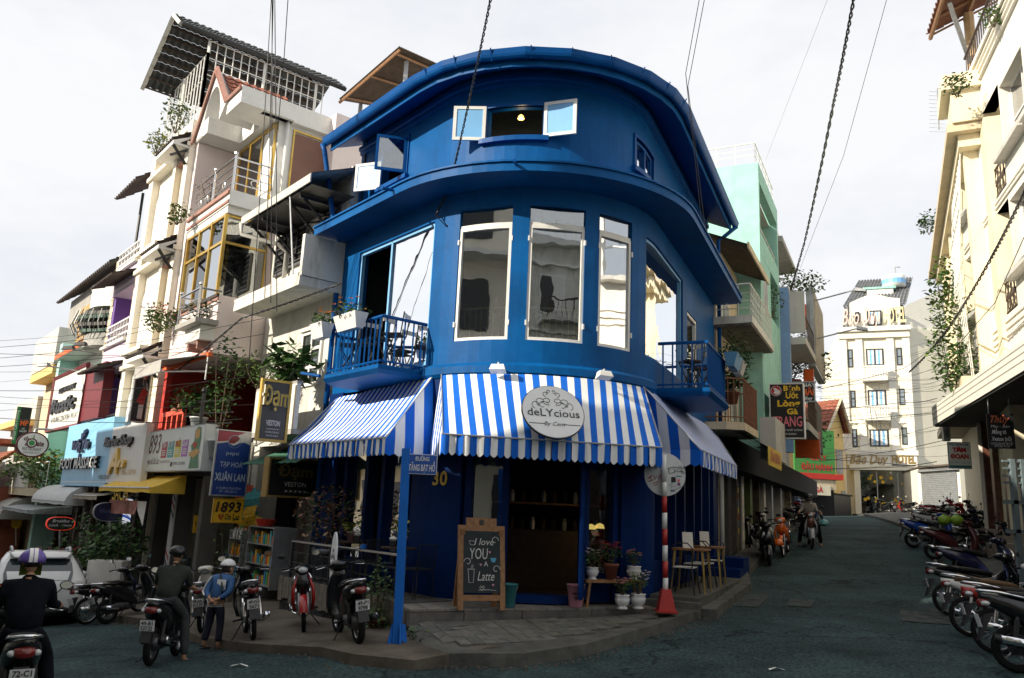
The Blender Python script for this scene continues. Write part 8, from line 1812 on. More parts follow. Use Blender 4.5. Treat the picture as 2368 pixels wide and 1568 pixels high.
def rider(lbl,bk_,coat,trous,helm,foot_ground=None,face_dir=None,lean=.0,stripe=None,visor=True,look=(1,0,0),hands=(.18,.33,1.05),bulk=1.,mask=None,feetm=None):
 """seated on bike bk_ (same local frame: x ahead, y left)"""
 src0=MAT4[bk_.name];KS=.86;src=src0 @ Matrix.Translation((-.3,0,.78)) @ Matrix.Scale(KS,4) @ Matrix.Translation((.3,0,-.78));t=bpy.data.objects.new('person',None);COL.objects.link(t);t.location=bk_.location;t.rotation_euler=bk_.rotation_euler;t.scale=bk_.scale;MAT4[t.name]=src0;props(t,lbl,'person')
 px_=-.30;sh=Vector((px_+.10+lean,0,1.36));hx,hy,hz_=(hands[0]+.3)/KS-.3,hands[1]/KS,(hands[2]-.78)/KS+.78
 legs={}
 for sy in (-1,1):
  if foot_ground and sy in foot_ground: legs[sy]=[(.02,sy*.27,.60),(-.08,sy*.36,.08),(-.09,sy*.37,-.08),(.08,sy*.39,-.11)]
  else: legs[sy]=[(.12,sy*.19,.70),(.10,sy*.17,.35),(.10,sy*.17,.28),(.24,sy*.18,.24)]
 hd,info=head((sh.x+.05+.03*look[0],0,1.60),look)
 chain=[[(px_,0,.90,.10),(px_+.02+lean*.4,0,1.08,.10),(sh.x-.02,0,1.27,.09),(sh.x,0,1.39,.055),(sh.x+.04,0,1.5,.055)]]
 for sy in (-1,1):
  chain.append([('@',0,2),(sh.x,sy*.15,1.32,.05),(sh.x+.08,sy*.25,1.14,.05),(hx-.08,hy*sy*.95,hz_+.02,.038),(hx,sy*hy,hz_,.03)])
  L=legs[sy];chain.append([('@',0,0),(px_+.05,sy*.10,.86,.095),(*L[0],.066),(*L[1],.048),(*L[2],.04),(*L[3],.032)])
 for sy in (-1,1): chain +=hand((hx-.01,sy*hy,hz_),(.8,0,.0),(0,-sy,0),(.2,0,1),1.,.9)
 body=skin(chain);body.v=[tuple(src @ Vector(v)) for v in body.v];hd.v=[tuple(src @ Vector(v)) for v in hd.v];merge(body,hd);b=body.build('body',m_skin,t,True)
 ck=[[(px_-.01,0,.80,(.19*bulk,.16*bulk)),(px_+.02+lean*.4,0,1.06,.185*bulk),(sh.x-.02,0,1.27,.185*bulk),(sh.x+.02,0,1.42,.10),(sh.x+.035,0,1.47,.07)]]
 for sy in (-1,1): ck.append([('@',0,2),(sh.x,sy*.19*bulk,1.33,.105),(sh.x+.08,sy*.26,1.14,.066),(hx-.07,hy*sy*.95,hz_+.02,.046)])
 W4(t,skin(ck),src).build('jacket',coat,t,True)
 tk_=[[(px_-.02,0,.92,.16),(px_,0,.85,.17)]]
 for sy in (-1,1): L=legs[sy];tk_.append([('@',0,1),(px_+.06,sy*.105,.85,.125),(*L[0],.095),(*L[1],.075),(L[2][0],L[2][1],L[2][2]+.05,.06)])
 W4(t,skin(tk_),src).build('trousers',trous,t,True)
 for sy in (-1,1): L=legs[sy];W4(t,skin([[(L[2][0]-.02,L[2][1],L[2][2]-.02,.042),(L[3][0],L[3][1],L[3][2]-.01,.04),(L[3][0]+.05,L[3][1],L[3][2]-.015,.03)]]),src).build('shoe',feetm or m_plast,t,True)
 M3=src.to_3x3();c_=src @ info[0];fw=(M3 @ Vector(look)).normalized();hd2=(c_,fw,fw.cross(Vector((0,0,1))).normalized(),Vector((0,0,1)),.098*KS*bk_.scale[0])
 helmet_mesh(c_+Vector((0,0,.02)),.122*bk_.scale[0],helm,t,visor,stripe,fw);hairshell(t,hd2,m_hair,0,1.03)
 if mask: mb=MB();cc=hd2[0];mb.loft([[cc+hd2[1]*(.098*math.cos(a))+hd2[2]*(.085*math.sin(a))+Vector((0,0,z)) for a in np.linspace(-1.5,1.5,9)] for z in (-.02,-.06,-.11)],0,False,False);mb.build('face_mask',mask,t,True)
 if face_dir: face(t,hd2)
 return t
m_jkt=mat('black_jacket',(.006,.007,.011),.9,.3,12,bump=.8,bscale=7,spec=.08);m_jgr=mat('grey_green_jacket',(.032,.038,.033),.9,.25,10,bump=.9,bscale=7,spec=.1);m_trg=mat('grey_trousers',(.042,.046,.048),.9,.25,10,bump=.9,bscale=8,spec=.1);m_trk=mat('black_trousers',(.006,.007,.010),.9,.25,10,bump=.8,bscale=8,spec=.08);m_beij=mat('grey_beige_shirt',(.30,.27,.23),.85,.15,10)
rider('rider in black seen from behind wearing a purple helmet with white stripes',b_near,m_jkt,m_trk,mat('purple_helmet',(.14,.09,.38),.35,.05,6),(-1,),lean=.16,stripe=m_letw,bulk=1.1,mask=mat('neon_mask',(.3,.4,.05),.8,.1,8))
rider('man in a grey green jacket and black helmet sitting on a parked scooter',b_man,m_jgr,m_trg,mat('black_helmet',(.014,.015,.016),.2,.1,5),(-1,),lean=.17,look=(.9,-.35,-.1),hands=(.10,.27,1.02),bulk=1.12,feetm=mat('brown_sandal',(.06,.035,.022),.7,.2,8))
rider('rider in a grey beige shirt and dark helmet looking at the camera',b_gr,m_beij,m_trk,mat('black_helmet'),(1,-1),face_dir=True,look=(1,.12,0),bulk=1.08)
# two small riders far up the street
for k,(x,y,c,hm,lb) in enumerate(((13.6,40.5,m_jkt,mat('black_helmet'),'far rider in black next to the food stall'),(14.7,41.0,mat('slate_shirt',(.14,.16,.19),.8,.1),m_letw,'far rider with a white helmet and slate shirt near the dark shed'))):
 bb_=bike('moped',x,y,15+k*160,'blue' if k else 'black','silver',('black moped under the far rider in black','blue moped under the far rider with the white helmet')[k],None,0,GB);rider(lb,bb_,c,m_trk,hm,(1,))
# boy with hands behind his back
q=at(490,1500,12.15);q.z=surf_z(q.x,q.y);ya=math.radians(-12);t=thing('person','boy in a white cap and blue tracksuit top with hands clasped behind him','person',q,rot=(0,0,ya));K_=.82
def bz(x,y,z,r): return (x*K_,y*K_,z*K_,r*K_)
hd,info=head((0,.22*K_,1.36*K_),(.35,.9,-.1),.098*.95)
ch=[[bz(0,-.02,.82,.08),bz(0,.03,.98,.075),bz(0,.11,1.15,.07),bz(0,.16,1.25,.05),bz(0,.2,1.31,.042)]]
for sy in (-1,1):
 ch.append([('@',0,2),bz(sy*.15,.10,1.18,.05),bz(sy*.22,-.02,.98,.042),bz(sy*.08,-.14,.86,.03),bz(sy*.02,-.16,.85,.024)])
 ch.append([('@',0,0),bz(sy*.075,-.02,.78,.075),bz(sy*.10+(.0 if sy > 0 else -.02),.01,.44,.052),bz(sy*.11-(0 if sy > 0 else .05),-.02,.09,.034),bz(sy*.11-(0 if sy > 0 else .05),.02,.035,.032),bz(sy*.12-(0 if sy > 0 else .05),.13,.022,.028)])
body=skin(ch)
for sy in (-1,1): merge(body,skin(hand(bz(sy*.03,-.165,.85,0)[:3],(-sy*.8,-.1,-.45),(0,.3,.9),(0,-1,.1),.85,.5)))
merge(body,hd);W4(t,body).build('body',m_skin,t,True)
mbl=mat('tracksuit_blue',(.025,.10,.26),.7,.1,8);ck=[[bz(0,-.03,.78,.15),bz(0,.03,.97,.145),bz(0,.11,1.15,.145),bz(0,.17,1.27,.075)]]
for sy in (-1,1): ck.append([('@',0,2),bz(sy*.165,.10,1.18,.085),bz(sy*.225,-.02,.98,.058),bz(sy*.11,-.13,.87,.045)])
j_=W4(t,skin(ck)).build('jacket',mbl,t,True)
mb=MB();mb.loft([[bz(x,-.018+.10*(z-1.0)*1.0-.0+.02*abs(x),z,0)[:3] for x in np.linspace(-.02,.15,6)] for z in (1.02,1.1,1.19)],0,False,False);mb.v=[(v[0],v[1]-.045*K_+(.02 if v[2] < .86 else 0),v[2]) for v in mb.v];W4(t,mb).build('white_panel',m_letw,j_)
for o_ in (0,.022):
 mb=MB();mb.tube([bz(-.165-o_*.6,.02-o_,1.23,0)[:3],bz(-.225,-.03-o_,1.12,0)[:3],bz(-.28,-.05-o_,.98,0)[:3],bz(-.19,-.13-o_,.92,0)[:3]],.006,4);W4(t,mb).build('sleeve_stripe',m_letw,j_)
 mb=MB();mb.tube([bz(.125*math.cos(a),-.035+.128*math.sin(a),.74+o_*1.2,0)[:3] for a in np.linspace(math.pi*.9,math.pi*2.1,10)],.005,4);W4(t,mb).build('hem_stripe',m_letw,j_)
mb=MB();mb.tube([bz(-.02,.02,1.28,0)[:3],bz(.06,-.03,1.16,0)[:3],bz(.12,-.09,1.0,0)[:3],bz(.13,.0,.86,0)[:3]],.014,5);W4(t,mb).build('bag_strap',m_plast,j_)
tk_=[[bz(0,-.03,.88,.12),bz(0,-.03,.80,.13)]]
for sy in (-1,1): tk_.append([('@',0,1),bz(sy*.08,-.02,.76,.105),bz(sy*.10-(0 if sy > 0 else .02),.01,.44,.072),bz(sy*.11-(0 if sy > 0 else .05),-.02,.13,.066)])
W4(t,skin(tk_)).build('trousers',mat('navy_trousers',(.012,.014,.035),.8,.15,8),t,True)
for sy in (-1,1):
 x=sy*.115-(0 if sy > 0 else .05);mb=MB();mb.prism([bz(x+a*.05,b,0,0)[:2] for a,b in ((-1,-.05),(1,-.05),(1.1,.12),(.6,.2),(-.6,.2),(-1.1,.12))],0,.018);W4(t,mb).build('sandal',m_plast,t)
M=MAT4[t.name];fw=(M.to_3x3() @ Vector((.35,.9,0))).normalized();c_=M @ info[0];hd2=(c_,fw,fw.cross(Vector((0,0,1))).normalized(),Vector((0,0,1)),.093);hairshell(t,hd2,m_hair,0,1.05)
mb=MB();rg=[]
for i in range(7): a=i/6*1.5;rr=.112*math.sin(a) if i else .004;rg.append([c_+hd2[1]*(rr*1.05*math.cos(2*math.pi*j/18))+hd2[2]*(rr*.95*math.sin(2*math.pi*j/18))+Vector((0,0,.035+.105*math.cos(a))) for j in range(18)])
mb.loft(rg);cp=mb.build('cap',m_letw,t,True);mb=MB();mb.loft([[c_+hd2[1]*(.10*math.cos(a))+hd2[2]*(.1*math.sin(a))+Vector((0,0,.035)) for a in np.linspace(-1,1,8)],[c_+hd2[1]*(.19*math.cos(a*.8))+hd2[2]*(.11*math.sin(a))+Vector((0,0,.015)) for a in np.linspace(-1,1,8)]],0,False,False);mb.build('peak',m_letw,cp)
# man leaning on the coral balustrade
q=FL.w(9.75,.92,3.76);fz_=math.atan2(FL.n.y,FL.n.x)-math.pi/2;t=thing('person','dark haired man resting his head on his hand at the coral balustrade','person',q,rot=(0,0,fz_))
hd,info=head((0,.12,1.0),(0.35,1,-.05));ch=[[(0,-.1,.1,.13),(0,-.08,.45,.14),(0,.0,.72,.13),(0,.06,.83,.06),(0,.09,.9,.055)]]
ch.append([('@',0,2),(.19,.02,.70,.06),(.26,.22,.68,.048),(.12,.24,.70,.03)]);ch.append([('@',0,2),(-.19,.02,.72,.06),(-.27,.22,.72,.048),(-.16,.14,.98,.032)])
body=skin(ch)
for cds in (hand((.12,.24,.70),(-1,0,0),(0,.2,.9),(0,1,0),1.,.4),hand((-.16,.13,.97),(.35,-.2,.9),(0,1,.2),(-1,.2,0),1.,.6)): merge(body,skin(cds))
merge(body,hd);W4(t,body).build('body',m_skin,t,True)
ck=[[(0,-.1,.1,.15),(0,-.08,.45,.155),(0,.0,.72,.15),(0,.05,.82,.08)],[('@',0,2),(.2,.02,.70,.075),(.24,.14,.69,.062)],[('@',0,2),(-.2,.02,.72,.075),(-.25,.15,.72,.062)]]
W4(t,skin(ck)).build('shirt',m_jkt,t,True);M=MAT4[t.name];fw=(M.to_3x3() @ Vector((.35,1,-.05))).normalized();hd2=(M @ info[0],fw,fw.cross(Vector((0,0,1))).normalized(),Vector((0,0,1)),.098);hairshell(t,hd2,m_hair);face(t,hd2)
# guests behind the first floor panes
def guest(u,off,lbl,yaw,shirt,hm,long,facing=False):
 q=ow(u,off,4.62);t=thing('person',lbl,'person',q,rot=(0,0,yaw));hd,info=head((0,.03,1.27),(0,1,0));ch=[[(0,0,.5,.13),(0,-.01,.75,.13),(0,0,.98,.12),(0,.01,1.09,.055),(0,.02,1.16,.05)]]
 for sy in (-1,1): ch.append([('@',0,2),(sy*.17,0,.98,.055),(sy*.22,.08,.76,.045),(sy*.14,.32,.76,.03)]);ch.append([('@',0,0),(sy*.1,.06,.48,.085),(sy*.12,.45,.48,.06),(sy*.12,.45,.08,.045),(sy*.12,.56,.04,.035)])
 body=skin(ch);merge(body,hd)
 for sy in (-1,1): merge(body,skin(hand((sy*.14,.32,.76),(-sy*.3,.9,0),(-sy,0,0),(0,0,1),1.,.4)))
 W4(t,body).build('body',m_skin,t,True);ck=[[(0,0,.48,.15),(0,-.01,.75,.145),(0,0,.98,.14),(0,.01,1.08,.075)]]
 for sy in (-1,1): ck.append([('@',0,2),(sy*.175,0,.98,.07),(sy*.22,.07,.78,.06)])
 W4(t,skin(ck)).build('shirt',shirt,t,True);M=MAT4[t.name];fw=(M.to_3x3() @ Vector((0,1,0))).normalized();hd2=(M @ info[0],fw,fw.cross(Vector((0,0,1))).normalized(),Vector((0,0,1)),.098);hairshell(t,hd2,hm,long)
 if facing: face(t,hd2)
guest(1.38,-.62,'woman with long light brown hair sitting behind the left white framed window',.3,m_jkt,m_blond,.42);guest(3.95,-.75,'guest in a pale shirt sitting behind the right white framed window',1.4,m_letw,m_hair,0,True);guest(2.25,-.6,'guest in grey with brown hair sitting behind the middle white framed window',-.2,m_trg,m_blond,.3)
# ==== plants
def bush(name,lbl,c,r,n,ls,leaves=None,stem=None,pot=None,fl=None,cat='plant',grp=None):
 c=Vector(c);zb=stem if stem is not None else c.z-r[2];t=thing(name,lbl,cat,(c.x,c.y,zb),group=grp);mb=MB();foliage(mb,c,r,int(n*1.7),ls,range(len(leaves or m_leaf)));o=mb.build('foliage',leaves or m_leaf,t);o['kind']='stuff'
 mb=MB()
 for k in range(4): a=k*1.7;mb.tube([(c.x+.02*math.cos(a),c.y+.02*math.sin(a),zb),(c.x+r[0]*.3*math.cos(a),c.y+r[1]*.3*math.sin(a),(zb+c.z)/2),(c.x+r[0]*.6*math.cos(a),c.y+r[1]*.6*math.sin(a),c.z+r[2]*.4)],[.02,.014,.006],5)
 mb.build('stem',m_bark,t)
 if fl: mb=MB();flowers(mb,c,r,fl[1],fl[2],0);o=mb.build('flowers',fl[0],t);o['kind']='stuff'
 if pot: mb=MB();pr_,ph=pot[1],pot[2];mb.lathe((c.x,c.y,zb-ph),[(pr_*.7,0),(pr_,ph*.9),(pr_*1.08,ph*.9),(pr_*1.08,ph),(pr_*.9,ph),(pr_*.85,ph*.85)],14);mb.build('pot',pot[0],t,True)
 return t
pl=lambda px,py,d: FL.w(FL.px(px,py,d)[0],d,FL.px(px,py,d)[1])
LG=[m_leaf[1],m_leaf[2]];LD=[m_leaf[0],m_leaf[1]]
bush('gallery_plant','wide leafy plant spilling over the coral balustrade beside the leaning man',pl(465,925,1.15),(.75,.3,.42),330,.13,LD,pot=(m_porc,.2,.3))
c=pl(520,880,1.2);bush('gallery_tree','tall thin potted tree with sparse leaves at the iron post of the red gallery',c,(.42,.3,1.25),190,.12,LD,stem=c.z-1.35,pot=(m_porc,.22,.4))
bush('balcony_shrub','pale green shrub on the rounded white balcony next to the red gallery',pl(600,855,.7),(.6,.25,.42),230,.09,LG);bush('balcony_shrub','thin yellowish shrub on the rounded white balcony under the shelf',pl(628,868,.6),(.35,.2,.35),110,.07,LG)
bush('broadleaf_plant','large broad leaved plant above the gold tailor sign',pl(670,850,.7),(.5,.3,.55),120,.30,LD)
bush('bougainvillea','bougainvillea with pink blossoms on the cream house ledge',pl(372,735,1.6),(.55,.3,.4),300,.12,LG,fl=(m_pink_f,26,.05));bush('ledge_plant','small leafy plant on the upper ledge of the cream house',pl(412,492,1.6),(.3,.2,.35),90,.12,LG)
bush('cage_plant','climbing plant growing inside the white roof cage',FL.w(12.4,1.4,13.7),(.5,.3,.6),130,.13,LG);bush('ledge_plant','dry yellow plant at the foot of the roof cage',FL.w(13.9,1.5,13.3),(.4,.3,.4),110,.14,[m_leafy,m_leaf[2]]);bush('balcony_pot_plant','pot plant behind the small steel balcony of the pale house',FL.w(7.9,1.45,6.75),(.35,.15,.25),70,.14,LD,pot=(m_terra,.13,.2));bush('dry_plant','dry branching plant on the top steel balcony',FL.w(9.9,.9,10.7),(.5,.2,.5),150,.05,[m_bark,m_leafr])
for (px,py,d,r,lb) in ((208,1262,1.9,(1.0,.6,1.1),'dark rounded shrub in a white planter left of the barber shop'),(272,1275,2.0,(.8,.6,.9),'feathery dark shrub behind the parked black scooter'),(235,1300,2.2,(.7,.5,.6),'low dark bush by the white planter')): bush('street_shrub',lb,pl(px,py,d),r,420,.15,LD)
q=pl(240,1330,2.3);mb=MB();mb.box(q.x-.3,q.x+.5,q.y-.25,q.y+.25,gz(q.x,q.y),q.z+.35);solo('white_planter',mb,m_whited,'white square planter below the dark shrub','planter',(q.x,q.y,gz(q.x,q.y)))
bush('shop_sapling','bare sapling with thin branches in front of the 1893 shop',pl(540,1270,.9),(.5,.3,1.2),110,.09,LD);bush('red_croton','reddish brown bushy plant in a pale tub behind the terrace railing',FL.w(2.0,.5,2.05),(.65,.4,.6),420,.10,[m_leafr,mat('leaf_buff',(.3,.2,.12),.6,.3,9),m_leaf[0]],stem=1.45,pot=(mat('blue_grey_tub',(.22,.25,.32),.6,.1),.3,.5))
c=FL.w(-1.0,1.15,.9);bush('climbing_plant','slender climbing plant in a hanging pot at the end of the plank wall',c,(.2,.2,.62),260,.06,LD,stem=.62,pot=(m_terra,.12,.16));c=FL.w(-1.05,1.2,.45);bush('wall_weeds','weeds growing at the corner of the plank wall and the kerb',c,(.5,.3,.35),260,.08,LD,cat='weeds');bush('wall_weeds','small weeds at the foot of the paved apron by the blue pole',Vector((-1.1,11.3,.5)),(.3,.3,.2),150,.07,LD,cat='weeds')
for k,(px,py) in enumerate(((60,1085),(100,1075),(120,1090))): bush('terrace_bush',('flowering bush on the concrete balcony at the far left','yellow green bush above the far left balcony rail','small red flowered plant behind the far white railing')[k],pl(px,py,1.3),(1.3,.6,.7),260,.22,LG,fl=(m_orange_f if k==2 else m_leafy,14,.08))
fbq=thing('far_balcony','concrete balcony with balusters and white railing at the far left','balcony',FL.w(27,1.0,2.6));fb(fbq,'slab',22.3,30,.5,1.6,2.0,2.3,m_beige);fb(fbq,'parapet',26.2,30,1.5,1.62,2.31,3.2,m_whited);railfac(fbq,[FL.w(22.4,1.55,0),FL.w(26.1,1.55,0)],2.3,3.3,5,m_white,(2.6,2.95))
for k,(px,py,m) in enumerate(((97,1290,m_pink_f),(118,1287,None),(150,1290,m_red_f),(172,1292,None))): bush('hanging_pot','white hanging pot of %s under the breakfast awning' % ('pink blossoms','trailing green leaves, second from the left','red blossoms','small green leaves, rightmost')[k],pl(px,py,2.2),(.35,.3,.3),90,.12,LD,pot=(m_porc,.17,.22),fl=(m,20,.06) if m else None)
# cafe window boxes, crates
for (fac,s,lb,m,fl) in ((FL,FL.px(808,762,1.1)[0],'white planter box of orange flowers on the left cafe balcony, nearer the street corner',m_porc,1),(FL,FL.px(742,778,1.1)[0],'smaller white planter box of orange flowers at the far end of the left cafe balcony',m_porc,1),(FR,1.95,'blue crate planter hung on the right cafe balcony',mat('crate_blue',(.12,.32,.55),.5,.1),0),(FR,2.7,'pale crate planter hung just beyond the right cafe balcony',m_greyl,0)):
 L_=.24 if 'smaller' in lb or 'pale' in lb else .40;t=thing('planter_box',lb,'planter',fac.w(s,1.1,5.3));mb=MB(fac.w);mb.hexa([(s-L_*.85,1.02,5.27),(s+L_*.85,1.02,5.27),(s+L_*.85,1.16,5.27),(s-L_*.85,1.16,5.27)],[(s-L_,.97,5.55),(s+L_,.97,5.55),(s+L_,1.24,5.55),(s-L_,1.24,5.55)]);mb.build('box',m,t)
 mb=MB();foliage(mb,fac.w(s,1.1,5.62),(L_*.95,L_*.95,.13),150,.09,(0,1));o=mb.build('foliage',LD,t);o['kind']='stuff'
 if fl: mb=MB();flowers(mb,fac.w(s,1.1,5.66),(L_*.8,L_*.8,.16),8,.035,0);o=mb.build('flowers',m_orange_f,t);o['kind']='stuff'
# right street greenery
G=lambda px,py,Y,*a,**k: bush(k.pop('nm','hanging_greenery'),k.pop('lb'),at(px,py,Y),*a,**k)
G(1702,820,20,(.45,.45,.6),300,.10,LD,lb='dark fern hanging under the railed concrete balcony');G(1690,880,20,(.4,.4,.3),110,.2,LD,lb='broad leaved pot plant on the rusted balcony',pot=(m_terra,.2,.3));G(1778,700,27,(.5,.5,.9),200,.12,LG,lb='vine on the railed balcony against the teal house')
G(1830,800,31,(.7,.7,1.0),280,.16,LD,lb='vine climbing the planted balconies by the blue column');G(1832,845,31,(.6,.6,.6),220,.14,LD,lb='red flowered plant in a clay pot on the planted balcony',fl=(m_red_f,20,.06),pot=(m_terra,.3,.4));G(1872,850,34,(1.0,1.0,.9),240,.2,LD,lb='bushy green plant hanging under the weathered sign box');G(1845,655,31,(1.2,1.0,.5),320,.16,LG,lb='vine covered pergola on top of the planted balcony house');G(1877,1005,36,(.8,.8,.9),200,.16,LD,lb='small green plant by the orange panel above the shops')
G(2195,790,25,(.7,.6,2.0),620,.17,LG,lb='ivy tumbling down the trellis beside the white building',nm='wall_ivy');G(2225,860,24,(.7,.5,.9),300,.16,LD,lb='ivy hanging over the grooved fascia of the white building',nm='wall_ivy');G(2180,660,26,(.5,.5,1.0),170,.2,LG,lb='pale creeper on the upper trellis of the cream yellow house',nm='wall_ivy');G(2210,195,21.5,(.45,.4,.4),130,.12,LD,lb='small pine growing on the corner of the top terrace',nm='roof_pine');G(2146,515,36,(.5,.5,.6),120,.2,LD,lb='pine sprig poking out beyond the cream yellow eave',nm='roof_pine');G(2295,40,19.5,(.3,.3,.3),70,.14,LG,lb='bright leafy plant on the top terrace rail',nm='terrace_plant')
# ==== furniture
def stool(px,py,Y,lbl,z,yaw,m=m_black,back=True,h=.66,w=.17):
 q=at(px,py,Y);q.z=z;t=thing('folding_stool',lbl,'stool',q,rot=(0,0,yaw));M=MAT4[t.name]
 def b(n,mb,m): mb.v=[tuple(M @ Vector(v)) for v in mb.v];mb.build(n,m,t)
 mb=MB();mb.box(-w,w,-w,w,h-.03,h);b('seat',mb,m_darkw)
 for sx in (-1,1):
  mb=MB();mb.tube([(sx*w,-w,0),(sx*w,w,h)],.012,5);b('leg',mb,m);mb=MB();mb.tube([(sx*w,w,0),(sx*w,-w,h),(sx*w,-w-.04,h+(.38 if back else 0))],.012,5);b('leg',mb,m)
 if back: mb=MB();mb.box(-w,w,-w-.055,-w-.035,h+.28,h+.36);b('backrest',mb,m_porc)
def btable(q,r,h,lbl,m=m_darkw):
 t=thing('round_table',lbl,'table',q);mb=MB();mb.lathe((q.x,q.y,q.z+h-.03),[(r-.01,0),(r,.01),(r,.03)],20);mb.build('table_top',m,t)
 for k in range(3): a=k*2.1+.4;mb=MB();mb.tube([(q.x+.03*math.cos(a),q.y+.03*math.sin(a),q.z+h-.03),(q.x+r*.8*math.cos(a),q.y+r*.8*math.sin(a),q.z)],.012,5);mb.build('leg',m_black,t)
for k,(s,d) in enumerate(((1.5,.35),(.85,.4),(.3,.42),(1.85,.5))):
 p=FL.w(s,d,4.6);ps=thing
 q=p;t=stool(1,1,1,'black folding stool on the left cafe balcony, %s' % ('behind the planter box','third from the corner','next to the glazed half of the window','at the far end')[k],4.6,.6+k*.3) if False else None
 o=bpy.data.objects
 at0=at;at=lambda *a: Vector(p);stool(0,0,0,'black folding stool on the left cafe balcony, %s' % ('behind the planter box','second from the window corner','closest to the glazed half of the window','at the far end')[k],4.6,.6+k*.4);at=at0
for k,s in enumerate((.9,1.7)):
 p=FR.w(s,.45,4.6);at0=at;at=lambda *a: Vector(p);stool(0,0,0,('dark folding stool on the right cafe balcony by the big pane','dark folding stool on the right cafe balcony by the balcony door')[k],4.6,1.9);at=at0
for k,s in enumerate((1.35,-.35)):
 q=FL.w(s,.42,.88);btable(q,.3,.74,('round table at the far end of the left terrace','round table behind the handrail by the blue column')[k]);potplant(q+Vector((.05,0,.74)),('pink pot with a striped plant on the far terrace table','pink pot with a striped plant on the table by the blue column')[k],mat('pink_pot',(.5,.27,.33),.5,.1),.85,.2,None,26,pot='cone',ls=.16,leafset=[m_leafy,m_leaf[1]])
 p=q+Vector((-.1 if k else .16,-.02,.74));mb=MB();mb.box(p.x-.05,p.x+.05,p.y-.05,p.y+.05,p.z,p.z+.1);mb.ball(p+Vector((0,0,.13)),(.07,.06,.04),8,4,1);solo('tissue_box',mb,[m_black,m_white],('tissue box with white paper on the far terrace table','tissue box with white paper on the table by the blue column')[k],'tissue box',p)
def wirechair(q,yaw,lbl):
 t=thing('wire_chair',lbl,'chair',q,rot=(0,0,yaw));M=MAT4[t.name]
 def b(n,mb): mb.v=[tuple(M @ Vector(v)) for v in mb.v];mb.build(n,m_black,t)
 mb=MB();mb.box(-.2,.2,-.2,.2,.43,.45);b('seat',mb)
 for sx in (-1,1): mb=MB();mb.tube([(sx*.17,-.19,.43),(sx*.22,-.22,.02),(sx*.22,-.17,.0),(sx*.2,-.15,.02),(sx*.15,-.1,.43)],.009,4);b('hairpin_leg',mb);mb=MB();mb.tube([(sx*.17,.19,.43),(sx*.22,.22,.02),(sx*.22,.17,.0),(sx*.15,.1,.43)],.009,4);b('hairpin_leg',mb)
 for k in range(9): x=-.18+k*.045;mb=MB();mb.tube([(x,.2,.45),(x*1.05,.24,.82)],.005,4);b('back_wire',mb)
 mb=MB();mb.tube([(-.2,.2,.45),(-.2,.24,.82),(.2,.24,.82),(.2,.2,.45)],.009,5);b('back_frame',mb)
for k,(s,d,yw) in enumerate(((1.9,.45,.9),(.75,.4,-2.2),(.2,.45,.9),(-.85,.4,-2.2))): wirechair(FL.w(s,d,.88),yw,'black wire chair on the left terrace, %s' % ('beside the red croton','behind the white oval sign','left of the table by the blue column','right of the table by the blue column')[k])
def mtable(q,lbl):
 t=thing('square_table',lbl,'table',q);a=FR.a;n=FR.n;P=lambda x,y,z: q+a*x+n*y+Vector((0,0,z));mb=MB(P);mb.box(-.32,.32,-.3,.3,.72,.75);mb.build('table_top',m_wood,t)
 for sx in (-1,1):
  for sy in (-1,1): mb=MB();mb.tube([P(sx*.26,sy*.24,.72),P(sx*.33,sy*.3,0)],[.028,.014],5);mb.build('leg',m_brass,t)
def mchair(q,yaw,lbl):
 t=thing('metal_chair',lbl,'chair',q,rot=(0,0,yaw));M=MAT4[t.name]
 def b(n,mb,m=m_black): mb.v=[tuple(M @ Vector(v)) for v in mb.v];mb.build(n,m,t)
 mb=MB();mb.box(-.18,.18,-.18,.18,.44,.46);b('seat',mb,m_greyl);mb=MB();mb.tube([(-.17,.18,.45),(-.18,.2,.78),(-.1,.22,.86),(.1,.22,.86),(.18,.2,.78),(.17,.18,.45)],.012,5);b('backrest',mb)
 for sx in (-1,1):
  for sy in (-1,1): mb=MB();mb.tube([(sx*.16,sy*.16,.44),(sx*.22,sy*.22,0)],.016,5);b('leg',mb)
for k,s in enumerate((.6,2.3)):
 mtable(FR.w(s,.5,1.0),('wooden cafe table on the right terrace behind the barrier pole','wooden cafe table on the right terrace by the blue steps')[k]);q=FR.w(s,.45,1.75);mb=MB();mb.hexa([(q.x-.1,q.y,q.z),(q.x+.1,q.y+.05,q.z),(q.x+.1,q.y+.08,q.z),(q.x-.1,q.y+.03,q.z)],[(q.x-.1,q.y+.07,q.z+.28),(q.x+.1,q.y+.12,q.z+.28),(q.x+.1,q.y+.13,q.z+.28),(q.x-.1,q.y+.08,q.z+.28)]);solo('menu_card',mb,m_paper,('pale menu card standing on the table behind the barrier pole','pale menu card standing on the table by the blue steps')[k],'menu',q)
for k,(s,d,yw) in enumerate(((0,.5,2.7),(1.2,.45,-.4),(1.75,.5,2.7),(2.95,.5,-.4))): mchair(FR.w(s,d,1.0),yw,'black metal cafe chair on the right terrace, %s' % ('nearest the street corner','second from the corner','third from the corner','next to the blue steps')[k])
